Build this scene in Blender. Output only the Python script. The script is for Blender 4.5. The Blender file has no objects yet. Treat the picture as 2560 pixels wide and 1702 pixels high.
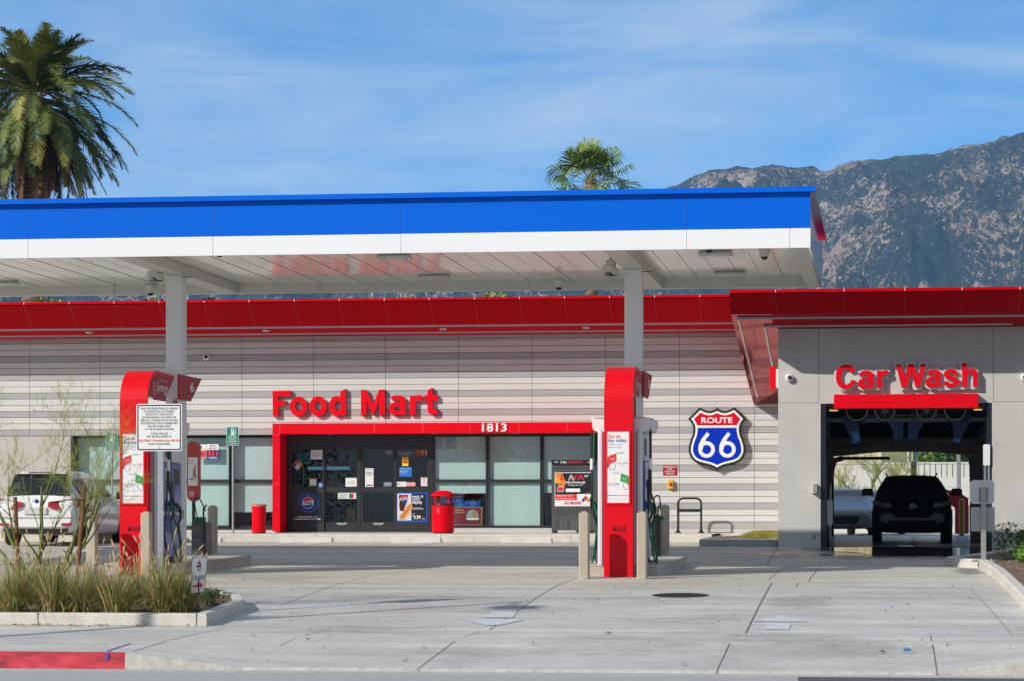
import bpy, math, random
from mathutils import Vector, Matrix, noise
random.seed(7)
C = bpy.data.collections.new('scene'); bpy.context.scene.collection.children.link(C)
SC = bpy.context.scene
R = math.radians
# ---------------------------------------------------------------- camera (height 1.8 m over the gutter)
ZC = 1.8; FPX = 6900.0; YAW = R(7.82)
cam = bpy.data.cameras.new('camera'); camo = bpy.data.objects.new('camera', cam); C.objects.link(camo)
camo.location = (0, 0, ZC); camo.rotation_euler = (R(90), 0, YAW)
cam.sensor_width = 36; cam.lens = 36 * FPX / 2560; cam.shift_y = 449 / 2560; cam.clip_start = .5; cam.clip_end = 20000
SC.camera = camo
# ---------------------------------------------------------------- world sky
SUN_EL, SUN_AZ = 30.0, 46.0        # azimuth: sun stands behind the camera, this many degrees to the left
TINT = (.34, 2.05, 2.75, 1)
w = bpy.data.worlds.new('World'); SC.world = w; w.use_nodes = True
nt = w.node_tree; nt.nodes.clear(); N = nt.nodes.new; L = nt.links.new
out = N('ShaderNodeOutputWorld'); bg = N('ShaderNodeBackground'); sky = N('ShaderNodeTexSky')
sky.sky_type = 'NISHITA'; sky.sun_disc = False; sky.sun_elevation = R(SUN_EL); sky.sun_rotation = R(180 + SUN_AZ)
sky.air_density = 1.0; sky.dust_density = .3; sky.ozone_density = 2.2; sky.altitude = 300
tc = N('ShaderNodeTexCoord'); mp = N('ShaderNodeMapping'); mp.vector_type = 'POINT'
mp.inputs['Scale'].default_value = (1, 1, 2.6); mp.inputs['Location'].default_value = (0, 0, .10)
L(tc.outputs['Generated'], mp.inputs['Vector']); L(mp.outputs[0], sky.inputs['Vector'])
# thin cirrus streaks
m2 = N('ShaderNodeMapping'); m2.inputs['Scale'].default_value = (3.4, 3.4, 17.0); m2.inputs['Rotation'].default_value = (R(8), R(7), R(0))
L(tc.outputs['Generated'], m2.inputs['Vector'])
n1 = N('ShaderNodeTexNoise'); n1.inputs['Scale'].default_value = 2.1; n1.inputs['Detail'].default_value = 9; n1.inputs['Roughness'].default_value = .62; n1.inputs['Distortion'].default_value = .7
L(m2.outputs[0], n1.inputs['Vector'])
m3 = N('ShaderNodeMapping'); m3.inputs['Scale'].default_value = (4, 4, 9); m3.inputs['Rotation'].default_value = (0, R(-10), 0); L(tc.outputs['Generated'], m3.inputs['Vector'])
n2 = N('ShaderNodeTexNoise'); n2.inputs['Scale'].default_value = 1.3; n2.inputs['Detail'].default_value = 3; L(m3.outputs[0], n2.inputs['Vector'])
mul = N('ShaderNodeMath'); mul.operation = 'MULTIPLY'; L(n1.outputs['Fac'], mul.inputs[0]); L(n2.outputs['Fac'], mul.inputs[1])
cr = N('ShaderNodeMapRange'); cr.inputs['From Min'].default_value = .17; cr.inputs['From Max'].default_value = .42; cr.inputs['To Min'].default_value = .12; cr.inputs['To Max'].default_value = .70
L(mul.outputs[0], cr.inputs['Value'])
mx = N('ShaderNodeMixRGB'); mx.inputs['Color2'].default_value = (7.4, 8.3, 9.3, 1); L(cr.outputs[0], mx.inputs['Fac'])
tint = N('ShaderNodeMixRGB'); tint.blend_type = 'MULTIPLY'; tint.inputs['Fac'].default_value = 1; tint.inputs['Color2'].default_value = (1, 1, 1, 1)
L(sky.outputs[0], tint.inputs['Color1']); L(tint.outputs[0], mx.inputs['Color1'])
# the low sky opposite the sun is the deepest blue
sx = N('ShaderNodeSeparateXYZ'); L(tc.outputs['Generated'], sx.inputs[0]); dr = N('ShaderNodeMapRange'); dr.interpolation_type = 'SMOOTHSTEP'; dr.inputs['From Min'].default_value = .1; dr.inputs['From Max'].default_value = .9; L(sx.outputs[1], dr.inputs['Value'])
tr_ = N('ShaderNodeMixRGB'); tr_.inputs['Color1'].default_value = (.52, .46, .42, 1); tr_.inputs['Color2'].default_value = TINT; L(dr.outputs[0], tr_.inputs['Fac']); L(tr_.outputs[0], tint.inputs['Color2'])
L(mx.outputs[0], bg.inputs['Color']); bg.inputs['Strength'].default_value = .12; L(bg.outputs[0], out.inputs['Surface'])
# ---------------------------------------------------------------- sun
sd = bpy.data.lights.new('sun', 'SUN'); sd.energy = 5.0; sd.angle = R(.5); sd.color = (1, .94, .86)
so = bpy.data.objects.new('sun', sd); C.objects.link(so)
so.rotation_euler = Vector((math.sin(R(SUN_AZ)) * math.cos(R(SUN_EL)), math.cos(R(SUN_AZ)) * math.cos(R(SUN_EL)), -math.sin(R(SUN_EL)))).to_track_quat('-Z', 'Y').to_euler()
SC.view_settings.view_transform = 'Standard'; SC.view_settings.look = 'None'; SC.view_settings.exposure = 0; SC.view_settings.gamma = 1
SC.render.engine = 'CYCLES'
# ---------------------------------------------------------------- where a pixel of the photo lies on a plane of constant Y
_c, _s = math.cos(YAW), math.sin(YAW)
def XU(u, Y):
    a = (u - 1280) / FPX; return Y * (-_s + a * _c) / (_c + a * _s)
def ZV(v, u, Y):
    a = (u - 1280) / FPX; return (1300 - v) / FPX * Y / (_c + a * _s) + ZC
def PR(u0, v0, u1, v1, Y):           # -> x0, x1, z0, z1 of an upright rectangle facing the street
    um = (u0 + u1) / 2
    return XU(u0, Y), XU(u1, Y), ZV(v1, um, Y), ZV(v0, um, Y)
PROF = [(32.5, -1.60), (35.8, -1.406), (41.4, -1.124), (46, -.945), (51.2, -.86), (60, -.56), (64, -.50), (70, -.45), (200, -.4)]
def G(y):                            # height of the lot's paving
    if y <= PROF[0][0]: return PROF[0][1] + ZC
    for (a, za), (b, zb) in zip(PROF, PROF[1:]):
        if y <= b: return za + (zb - za) * (y - a) / (b - a) + ZC
    return PROF[-1][1] + ZC
# ---------------------------------------------------------------- materials
MATS = {}
def mat(name, col, rough=.5, metal=0, coat=0, var=0, vscale=3, bump=0, bscale=60, spec=.5, emit=None, es=1, var2=0, v2scale=.4, stretch=None, trans=0):
    if name in MATS: return MATS[name]
    m = bpy.data.materials.new(name); m.use_nodes = True; t = m.node_tree; b = t.nodes['Principled BSDF']
    b.inputs['Base Color'].default_value = (*col, 1); b.inputs['Roughness'].default_value = rough; b.inputs['Metallic'].default_value = metal
    b.inputs['Coat Weight'].default_value = coat; b.inputs['Specular IOR Level'].default_value = spec
    if coat: b.inputs['Coat Roughness'].default_value = .06
    if trans: b.inputs['Transmission Weight'].default_value = trans
    if emit: b.inputs['Emission Color'].default_value = (*emit, 1); b.inputs['Emission Strength'].default_value = es
    tcn = None
    def coords():
        nonlocal tcn
        if tcn is None:
            g = t.nodes.new('ShaderNodeTexCoord'); tcn = t.nodes.new('ShaderNodeMapping'); t.links.new(g.outputs['Object'], tcn.inputs[0])
            if stretch: tcn.inputs['Scale'].default_value = stretch
        return tcn.outputs[0]
    last = None
    for amt, sc, det in ((var, vscale, 6), (var2, v2scale, 4)):
        if not amt: continue
        n = t.nodes.new('ShaderNodeTexNoise'); n.inputs['Scale'].default_value = sc; n.inputs['Detail'].default_value = det; n.inputs['Roughness'].default_value = .65
        t.links.new(coords(), n.inputs['Vector'])
        r = t.nodes.new('ShaderNodeMapRange'); r.inputs['From Min'].default_value = .3; r.inputs['From Max'].default_value = .7
        r.inputs['To Min'].default_value = 1 - amt; r.inputs['To Max'].default_value = 1 + amt; t.links.new(n.outputs['Fac'], r.inputs['Value'])
        x = t.nodes.new('ShaderNodeVectorMath'); x.operation = 'SCALE'
        if last is None: x.inputs[0].default_value = col
        else: t.links.new(last, x.inputs[0])
        t.links.new(r.outputs[0], x.inputs['Scale']); last = x.outputs[0]
    if last: t.links.new(last, b.inputs['Base Color'])
    if bump:
        n = t.nodes.new('ShaderNodeTexNoise'); n.inputs['Scale'].default_value = bscale; n.inputs['Detail'].default_value = 5
        t.links.new(coords(), n.inputs['Vector'])
        bp = t.nodes.new('ShaderNodeBump'); bp.inputs['Strength'].default_value = bump; bp.inputs['Distance'].default_value = .02
        t.links.new(n.outputs['Fac'], bp.inputs['Height']); t.links.new(bp.outputs[0], b.inputs['Normal'])
    MATS[name] = m; return m
def glass(name, tintc=(.85, .92, .93), refl=1.0, rough=.0):
    if name in MATS: return MATS[name]
    m = bpy.data.materials.new(name); m.use_nodes = True; t = m.node_tree; t.nodes.clear()
    o = t.nodes.new('ShaderNodeOutputMaterial'); tr = t.nodes.new('ShaderNodeBsdfTransparent'); tr.inputs[0].default_value = (*tintc, 1)
    gl = t.nodes.new('ShaderNodeBsdfGlossy'); gl.inputs['Roughness'].default_value = rough; gl.inputs[0].default_value = (1, 1, 1, 1)
    ge = t.nodes.new('ShaderNodeNewGeometry'); dt = t.nodes.new('ShaderNodeVectorMath'); dt.operation = 'DOT_PRODUCT'; t.links.new(ge.outputs['Incoming'], dt.inputs[0]); t.links.new(ge.outputs['Normal'], dt.inputs[1])
    def mth(op, a, b=None):
        x = t.nodes.new('ShaderNodeMath'); x.operation = op
        for i, q in enumerate((a, b)):
            if q is None: continue
            if isinstance(q, (int, float)): x.inputs[i].default_value = q
            else: t.links.new(q, x.inputs[i])
        return x.outputs[0]
    c1 = mth('SUBTRACT', 1.0, mth('ABSOLUTE', dt.outputs['Value'])); F = mth('ADD', mth('MULTIPLY', mth('POWER', c1, 5.0), .93), .07)
    ml = t.nodes.new('ShaderNodeMath'); ml.operation = 'MULTIPLY'; ml.inputs[1].default_value = refl; fr = type('o', (), {'outputs': [F]})
    ml.use_clamp = True
    mi = t.nodes.new('ShaderNodeMixShader'); t.links.new(fr.outputs[0], ml.inputs[0]); t.links.new(ml.outputs[0], mi.inputs[0]); t.links.new(tr.outputs[0], mi.inputs[1]); t.links.new(gl.outputs[0], mi.inputs[2]); t.links.new(mi.outputs[0], o.inputs[0])
    MATS[name] = m; return m
RED = mat('red_paint', (.76, .0, .010), .5, spec=.12, var=.03, vscale=1.2)
REDS = mat('red_plastic', (.72, .001, .010), .42, spec=.22, var=.04)
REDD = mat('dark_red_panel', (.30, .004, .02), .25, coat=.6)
BLUE = mat('blue_fascia_paint', (.0, .125, .68), .5, var=.02, vscale=.5, spec=.1)
WHITE = mat('white_fascia_paint', (.80, .82, .84), .5, var=.02, vscale=.7)
WPLAS = mat('white_plastic', (.78, .78, .78), .4)
GREYP = mat('canopy_grey_paint', (.60, .60, .57), .42, var=.04, vscale=2)
DECK = mat('white_deck_steel', (.78, .77, .71), .25, coat=.35, var=.05, vscale=2)
COLM = mat('column_grey_paint', (.74, .78, .80), .45, var=.04, vscale=3)
BLACK = mat('black_plastic', (.012, .012, .013), .45)
DARK = mat('dark_bronze_frame', (.035, .036, .04), .42, metal=.3)
DGREY = mat('dark_grey_steel', (.075, .077, .082), .45, metal=.2, var=.08)
MGREY = mat('mid_grey', (.25, .26, .27), .5)
STEEL = mat('galvanised_steel', (.50, .53, .56), .38, metal=.8, var=.12, vscale=14)
ALU = mat('brushed_aluminium', (.58, .58, .58), .3, metal=.9)
CHROME = mat('chrome', (.7, .7, .7), .12, metal=1)
BOLL = mat('tan_bollard_sleeve', (.44, .385, .30), .55, var=.06, vscale=5)
CLAD_L = mat('light_metal_panel', (.63, .63, .605), .42, var=.035, vscale=.8, stretch=(.3, 1, 5))
CLAD_D = mat('grey_metal_panel', (.40, .405, .41), .38, var=.04, vscale=.8, stretch=(.3, 1, 5))
JOINT = mat('shadow_gap', (.05, .045, .045), .8)
STUC = mat('beige_stucco', (.53, .525, .495), .85, var=.05, vscale=1.2, bump=.15, bscale=90, var2=.03, v2scale=.3)
CONC = mat('curb_concrete', (.60, .57, .51), .85, var=.10, vscale=5, bump=.4, bscale=60, var2=.08, v2scale=.8)
ISLC = mat('island_concrete', (.48, .44, .38), .8, var=.12, vscale=6, bump=.3, bscale=50)
FILM = mat('frosted_window_film', (.60, .69, .66), .6, var=.03, vscale=1)
GLASS = glass('window_glass', (.80, .90, .90), 1.0)
DGLASS = glass('door_glass', (.62, .66, .68), .75)
CARGL = mat('car_glass', (.010, .012, .014), .05, spec=.7, coat=.5)
TYRE = mat('tyre_rubber', (.014, .014, .015), .8)
GREEN = mat('green_plastic', (.0, .16, .055), .4)
PUMPB = mat('pump_blue', (.008, .07, .42), .35, coat=.3)
SGREEN = mat('sign_green', (.0, .22, .14), .45)
YEL = mat('yellow_plastic', (.75, .45, .02), .45)
TW = mat('white_lettering', (.85, .85, .85), .5)
TK = mat('black_lettering', (.02, .02, .022), .5)
TR = mat('red_lettering', (.70, .01, .015), .5)
TB = mat('blue_lettering', (.01, .06, .42), .5)
TG = mat('grey_lettering', (.30, .30, .32), .6)
PWHITE = mat('poster_white', (.80, .80, .79), .35, coat=.3)
PGREEN = mat('print_green', (.01, .33, .06), .5)
PRED = mat('print_red', (.72, .02, .02), .5)
LEDR = mat('red_led_digits', (.6, .01, .02), .5, emit=(1, .02, .05), es=1.1)
# ---------------------------------------------------------------- mesh builder
_tcache = {}
def text_mesh(s, bold=0.0, res=3):
    bold = min(bold, .022)
    k = (s, bold)
    if k in _tcache: return _tcache[k]
    cu = bpy.data.curves.new('t', 'FONT'); cu.body = s; cu.size = 1; cu.offset = bold; cu.resolution_u = res; cu.fill_mode = 'BOTH'
    o = bpy.data.objects.new('t', cu); me = bpy.data.meshes.new_from_object(o)
    vs = [tuple(v.co[:2]) for v in me.vertices]; fs = [tuple(p.vertices) for p in me.polygons]
    bpy.data.objects.remove(o); bpy.data.meshes.remove(me); bpy.data.curves.remove(cu)
    # boundary edges for extrusion
    ec = {}
    for f in fs:
        for i in range(len(f)):
            a, b = f[i], f[(i + 1) % len(f)]; ec.setdefault((min(a, b), max(a, b)), []).append((a, b))
    bd = [e[0] for e in ec.values() if len(e) == 1]
    x0 = min(v[0] for v in vs); x1 = max(v[0] for v in vs); y0 = min(v[1] for v in vs); y1 = max(v[1] for v in vs)
    _tcache[k] = (vs, fs, bd, (x0, x1, y0, y1)); return _tcache[k]
class MB:
    def __init__(s): s.v = []; s.f = []; s.m = []; s.sm = []; s.ms = []
    def mi(s, m):
        if m not in s.ms: s.ms.append(m)
        return s.ms.index(m)
    def add(s, vs, fs, m, smooth=False):
        o = len(s.v); s.v += [tuple(p) for p in vs]; k = s.mi(m)
        for f in fs: s.f.append(tuple(i + o for i in f)); s.m.append(k); s.sm.append(smooth)
        return s
    def box(s, x0, x1, y0, y1, z0, z1, m):
        if x0 > x1: x0, x1 = x1, x0
        if y0 > y1: y0, y1 = y1, y0
        if z0 > z1: z0, z1 = z1, z0
        vs = [(x, y, z) for z in (z0, z1) for x, y in ((x0, y0), (x1, y0), (x1, y1), (x0, y1))]
        return s.add(vs, [(3, 2, 1, 0), (4, 5, 6, 7), (0, 1, 5, 4), (1, 2, 6, 5), (2, 3, 7, 6), (3, 0, 4, 7)], m)
    def bbox(s, x0, x1, y0, y1, z0, z1, m, b=.01):       # chamfered on the four upright edges and the top
        P = [(x0 + b, y0), (x1 - b, y0), (x1, y0 + b), (x1, y1 - b), (x1 - b, y1), (x0 + b, y1), (x0, y1 - b), (x0, y0 + b)]
        cx, cy = (x0 + x1) / 2, (y0 + y1) / 2
        vs = [(x, y, z0) for x, y in P] + [(x, y, z1 - b) for x, y in P] + [(x + (b if x < cx else -b), y + (b if y < cy else -b), z1) for x, y in P]
        fs = [tuple(range(7, -1, -1)), tuple(range(16, 24))]
        for r in (0, 8):
            for i in range(8): j = (i + 1) % 8; fs.append((r + i, r + j, r + 8 + j, r + 8 + i))
        return s.add(vs, fs, m)
    def quad(s, a, b, c, d, m): return s.add([a, b, c, d], [(0, 1, 2, 3)], m)
    def prismY(s, poly, y0, y1, m, m2=None):               # poly in x,z, extruded along y (y0 is the street side)
        n = len(poly)
        ar = sum(poly[i][0] * poly[(i + 1) % n][1] - poly[(i + 1) % n][0] * poly[i][1] for i in range(n))
        if ar < 0: poly = poly[::-1]
        vs = [(x, y0, z) for x, z in poly] + [(x, y1, z) for x, z in poly]
        s.add(vs, [tuple(range(n)), tuple(range(2 * n - 1, n - 1, -1))], m)
        return s.add(vs, [(i, i + n, (i + 1) % n + n, (i + 1) % n) for i in range(n)], m2 or m)
    def prismX(s, poly, x0, x1, m, m2=None):               # poly in y,z
        n = len(poly)
        vs = [(x0, y, z) for y, z in poly] + [(x1, y, z) for y, z in poly]
        s.add(vs, [tuple(range(n - 1, -1, -1)), tuple(range(n, 2 * n))], m)
        return s.add(vs, [(i, (i + 1) % n, (i + 1) % n + n, i + n) for i in range(n)], m2 or m)
    def prismZ(s, poly, z0, z1, m, m2=None):               # poly in x,y; z may be callables
        n = len(poly); f0 = z0 if callable(z0) else (lambda y: z0); f1 = z1 if callable(z1) else (lambda y: z1)
        vs = [(x, y, f0(y)) for x, y in poly] + [(x, y, f1(y)) for x, y in poly]
        s.add(vs, [tuple(range(n, 2 * n))], m2 or m)
        return s.add(vs, [(i, (i + 1) % n, (i + 1) % n + n, i + n) for i in range(n)], m)
    def tube(s, pts, r, m, n=8, cap=True, smooth=True):
        pts = [Vector(p) for p in pts]; rs = r if isinstance(r, (list, tuple)) else [r] * len(pts)
        vs = []; up = None
        for i, p in enumerate(pts):
            d = (pts[min(i + 1, len(pts) - 1)] - pts[max(i - 1, 0)])
            if d.length < 1e-9: d = Vector((0, 0, 1))
            d.normalize()
            if up is None: up = d.orthogonal().normalized()
            else:
                up = up - d * up.dot(d)
                up = up.normalized() if up.length > 1e-6 else d.orthogonal().normalized()
            q = d.cross(up)
            for k in range(n):
                a = 2 * math.pi * k / n; vs.append(p + (up * math.cos(a) + q * math.sin(a)) * rs[i])
        fs = []
        for i in range(len(pts) - 1):
            for k in range(n):
                k2 = (k + 1) % n; fs.append((i * n + k, i * n + k2, (i + 1) * n + k2, (i + 1) * n + k))
        s.add(vs, fs, m, smooth)
        if cap: s.add(vs[:n], [tuple(range(n - 1, -1, -1))], m); s.add(vs[-n:], [tuple(range(n))], m)
        return s
    def lathe(s, prof, cx, cy, m, n=24, axis='z', smooth=True, cz=0):    # prof: (r, h)
        vs = []
        for r, h in prof:
            for k in range(n):
                a = 2 * math.pi * k / n
                if axis == 'z': vs.append((cx + r * math.cos(a), cy + r * math.sin(a), h))
                elif axis == 'y': vs.append((cx + r * math.cos(a), h, cz + r * math.sin(a)))
                else: vs.append((h, cy + r * math.cos(a), cz + r * math.sin(a)))
        fs = []
        for i in range(len(prof) - 1):
            for k in range(n):
                k2 = (k + 1) % n; q = (i * n + k, i * n + k2, (i + 1) * n + k2, (i + 1) * n + k)
                fs.append(q if axis != 'y' else q[::-1])
        return s.add(vs, fs, m, smooth)
    def disc(s, x, z, r, y, m, n=24, rz=None):               # facing the street
        rz = rz or r
        return s.add([(x + r * math.cos(2 * math.pi * k / n), y, z + rz * math.sin(2 * math.pi * k / n)) for k in range(n)], [tuple(range(n))], m)
    def rect(s, x0, x1, z0, z1, y, m): return s.add([(x0, y, z0), (x1, y, z0), (x1, y, z1), (x0, y, z1)], [(0, 1, 2, 3)], m)
    def poly(s, pts, y, m): 
        n = len(pts); ar = sum(pts[i][0] * pts[(i + 1) % n][1] - pts[(i + 1) % n][0] * pts[i][1] for i in range(n))
        if ar < 0: pts = pts[::-1]
        return s.add([(x, y, z) for x, z in pts], [tuple(range(n))], m)
    def rrect(s, x0, x1, z0, z1, r): 
        P = []
        for cx, cz, a0 in ((x1 - r, z1 - r, 0), (x0 + r, z1 - r, 90), (x0 + r, z0 + r, 180), (x1 - r, z0 + r, 270)):
            for k in range(5): a = R(a0 + k * 22.5); P.append((cx + r * math.cos(a), cz + r * math.sin(a)))
        return P
    def text(s, t, x0, x1, z0, z1, y, m, bold=0.0, d=0.0, fn=None, keep=None, m2=None):
        # fits the words into the box; fn maps (x, z) -> 3D instead of the street-facing plane; d = letter depth behind y
        vs, fs, bd, (a0, a1, b0, b1) = text_mesh(t, bold)
        sx = (x1 - x0) / (a1 - a0); sz = (z1 - z0) / (b1 - b0)
        if keep:                                            # keep = 'l' / 'c' : natural proportions
            k = min(sx, sz); 
            if keep == 'c': xm = (x0 + x1) / 2; x0 = xm - k * (a1 - a0) / 2
            sx = sz = k
        F = fn or (lambda x, z, dd: (x, y + dd, z))
        P = [(x0 + (x - a0) * sx, z0 + (z - b0) * sz) for x, z in vs]
        s.add([F(x, z, 0) for x, z in P], fs, m)
        if d:
            V = [F(x, z, 0) for x, z in P] + [F(x, z, d) for x, z in P]; n = len(P)
            s.add(V, [(b, a, a + n, b + n) for a, b in bd], m2 or m)
        return s
    def build(s, name, parent=None, label=None, cat=None, group=None, kind=None, origin=True):
        me = bpy.data.meshes.new(name); off = Vector((0, 0, 0))
        if parent is None and origin and s.v:
            xs = [p[0] for p in s.v]; ys = [p[1] for p in s.v]; zs = [p[2] for p in s.v]
            off = Vector(((min(xs) + max(xs)) / 2, (min(ys) + max(ys)) / 2, min(zs)))
        me.from_pydata([(p[0] - off.x, p[1] - off.y, p[2] - off.z) for p in s.v], [], s.f)
        for m in s.ms: me.materials.append(m)
        me.polygons.foreach_set('material_index', s.m); me.polygons.foreach_set('use_smooth', s.sm); me.update()
        o = bpy.data.objects.new(name, me); C.objects.link(o)
        if parent is not None:
            o.parent = parent
            if parent.type == 'EMPTY': o.location = -parent.location
            if label: o['label'] = label
        else: o.location = off; tag(o, label, cat, group, kind)
        return o
def tag(o, label=None, cat=None, group=None, kind=None):
    if label: o['label'] = label
    if cat: o['category'] = cat
    if group: o['group'] = group
    if kind: o['kind'] = kind
    return o
def thing(name, label, cat, loc=(0, 0, 0), group=None):
    o = bpy.data.objects.new(name, None); C.objects.link(o); o.location = loc; o.empty_display_size = .2
    return tag(o, label, cat, group)
def dup(root, loc, rz=0, label=None, group=None):
    def cp(o, par):
        c = o.copy(); C.objects.link(c); c.parent = par
        for ch in o.children: cp(ch, c)
        return c
    r = cp(root, None); r.location = loc; r.rotation_euler.z = rz
    if label: r['label'] = label
    if group: r['group'] = group
    return r
def struct(mb, name): return mb.build(name, kind='structure')
def smooth_tube_pts(pts, n=6):                              # Catmull-Rom
    P = [Vector(p) for p in pts]; P = [P[0]] + P + [P[-1]]; o = []
    for i in range(1, len(P) - 2):
        for k in range(n):
            t = k / n; a, b, c, d = P[i - 1], P[i], P[i + 1], P[i + 2]
            o.append(.5 * ((2 * b) + (-a + c) * t + (2 * a - 5 * b + 4 * c - d) * t * t + (-a + 3 * b - 3 * c + d) * t ** 3))
    return o + [P[-2]]
# ================================================================ GROUND
def paving_mat():
    m = bpy.data.materials.new('concrete_paving'); m.use_nodes = True; t = m.node_tree; b = t.nodes['Principled BSDF']; N = t.nodes.new; L = t.links.new
    g = N('ShaderNodeNewGeometry')
    def noise_(sc, det, ro, st=(1, 1, 1)):
        mp = N('ShaderNodeMapping'); mp.inputs['Scale'].default_value = st; L(g.outputs['Position'], mp.inputs[0])
        n = N('ShaderNodeTexNoise'); n.inputs['Scale'].default_value = sc; n.inputs['Detail'].default_value = det; n.inputs['Roughness'].default_value = ro; L(mp.outputs[0], n.inputs['Vector']); return n.outputs['Fac']
    def rng(v, a, b_, c, d):
        r = N('ShaderNodeMapRange'); r.inputs[1].default_value = a; r.inputs[2].default_value = b_; r.inputs[3].default_value = c; r.inputs[4].default_value = d; L(v, r.inputs[0]); return r.outputs[0]
    def mulv(a, b_):
        x = N('ShaderNodeMath'); x.operation = 'MULTIPLY'; L(a, x.inputs[0]); L(b_, x.inputs[1]); return x.outputs[0]
    f = rng(noise_(.35, 5, .6), .3, .7, .86, 1.10)
    f = mulv(f, rng(noise_(1.6, 8, .7, (.45, 1, 1)), .35, .7, 1.07, .84))
    f = mulv(f, rng(noise_(70, 3, .7), .3, .7, .95, 1.04))
    f = mulv(f, rng(noise_(.55, 9, .72, (.5, 1.1, 1)), .53, .66, 1.0, .72))          # worn dark patches
    f = mulv(f, rng(noise_(13, 4, .65, (.6, 1, 1)), .66, .72, 1, .62))               # gum and oil spots
    f = mulv(f, rng(noise_(1.1, 7, .62, (.10, 1.5, 1)), .34, .68, 1.08, .80))          # lengthwise streaks left by traffic
    # tyre-worn grey patch on the driveway apron and the stain in the wash lane
    def blob(cx, cy, rx, ry, amt, sc=3.5):
        vs = N('ShaderNodeVectorMath'); vs.operation = 'SUBTRACT'; vs.inputs[1].default_value = (cx, cy, 0); L(g.outputs['Position'], vs.inputs[0])
        sp = N('ShaderNodeSeparateXYZ'); L(vs.outputs[0], sp.inputs[0])
        cb = N('ShaderNodeCombineXYZ')
        for i, rr in ((0, rx), (1, ry)):
            d = N('ShaderNodeMath'); d.operation = 'DIVIDE'; d.inputs[1].default_value = rr; L(sp.outputs[i], d.inputs[0]); L(d.outputs[0], cb.inputs[i])
        ln = N('ShaderNodeVectorMath'); ln.operation = 'LENGTH'; L(cb.outputs[0], ln.inputs[0])
        ad = N('ShaderNodeMath'); ad.operation = 'ADD'; L(ln.outputs['Value'], ad.inputs[0]); L(rng(noise_(sc, 9, .8, (1, 1, 1)), .3, .7, -.6, .6), ad.inputs[1])
        return rng(ad.outputs[0], .55, 1.05, amt, 1)
    for a in ((-1.0, 33.9, 1.6, .75, .80), (-3.4, 34.2, 1.3, .8, .84), (-1.3, 40.2, .55, 1.3, .74), (-5.6, 38.9, 1.9, 1.0, .86), (-6.0, 40.4, 2.4, .7, .86), (.1, 56.2, 2.6, 2.4, .55, 1.2), (1.35, 49.3, .3, 2.0, .45, 2.5)):
        f = mulv(f, blob(*a))
    cm = N('ShaderNodeVectorMath'); cm.operation = 'SCALE'; cm.inputs[0].default_value = (.56, .545, .51); L(f, cm.inputs['Scale'])
    # buff tint under the canopy
    sy = N('ShaderNodeSeparateXYZ'); L(g.outputs['Position'], sy.inputs[0])
    mi = N('ShaderNodeMixRGB'); mi.blend_type = 'MULTIPLY'; L(rng(sy.outputs[1], 40, 46, 0, 1), mi.inputs[0]); L(cm.outputs[0], mi.inputs[1]); mi.inputs[2].default_value = (1.0, .97, .88, 1)
    L(mi.outputs[0], b.inputs['Base Color'])
    # wet, glossy film in front of the wash bay
    wet = blob(.2, 57.0, 3.0, 2.6, 0, 1.0); L(rng(wet, 0, 1, .10, .82), b.inputs['Roughness'])
    bp = N('ShaderNodeBump'); bp.inputs['Distance'].default_value = .01; L(rng(wet, 0, 1, .03, .35), bp.inputs['Strength']); L(noise_(55, 6, .7), bp.inputs['Height']); L(bp.outputs[0], b.inputs['Normal'])
    return m
PAVE = paving_mat()
XL, XR = -40, 14
def sheet(xs, ys, zf, m, name, holes=None):
    mb = MB(); vs = [(x, y, zf(x, y)) for y in ys for x in xs]; n = len(xs)
    fs = [(j * n + i, j * n + i + 1, (j + 1) * n + i + 1, (j + 1) * n + i) for j in range(len(ys) - 1) for i in range(n - 1)]
    mb.add(vs, fs, m, True); return struct(mb, name)
# wide ground to the horizon
far = MB(); far.add([(-6000, -3000, -.35), (6000, -3000, -.35), (6000, 9000, -.35), (-6000, 9000, -.35)], [(0, 1, 2, 3)], mat('dry_ground', (.26, .24, .19), .9, var=.2, vscale=.05))
struct(far, 'ground')
lot_y = [35.8, 38, 40, 41.4, 43, 44.5, 46, 48, 49.6, 51.2, 53, 55, 57, 59, 60, 62, 64, 66, 68, 76, 79, 90, 110]
sheet([XL, -20, -10, 0, XR], lot_y, lambda x, y: G(y) - (0 if x < 16 else 0), PAVE, 'parking_lot')
XA, XB, XC, XD = -9.19, -7.77, .54, 1.75
def dropf(x):     # 1 = full kerb, 0 = dropped kerb at the driveway
    if x <= XA: return 1
    if x < XB: return 1 - (x - XA) / (XB - XA)
    if x <= XC: return 0
    if x < XD: return (x - XC) / (XD - XC)
    return 1
def side_z(x, y):
    full = G(y); k = dropf(x)
    if y >= 34.4: return full
    z0 = .03; zt = G(34.4); drop = z0 + (zt - z0) * (y - 32.5) / 1.9
    return drop + (full - drop) * k
sxs = [XL, -25, -15, XA - .001] + [XA + (XB - XA) * i / 8 for i in range(1, 9)] + [-6, -4, -2, 0] + [XC + (XD - XC) * i / 6 for i in range(0, 7)] + [5, XR]
sheet(sxs, [32.5, 32.65, 33.0, 33.5, 34.0, 34.4, 35.0, 35.796], side_z, PAVE, 'sidewalk')
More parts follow.
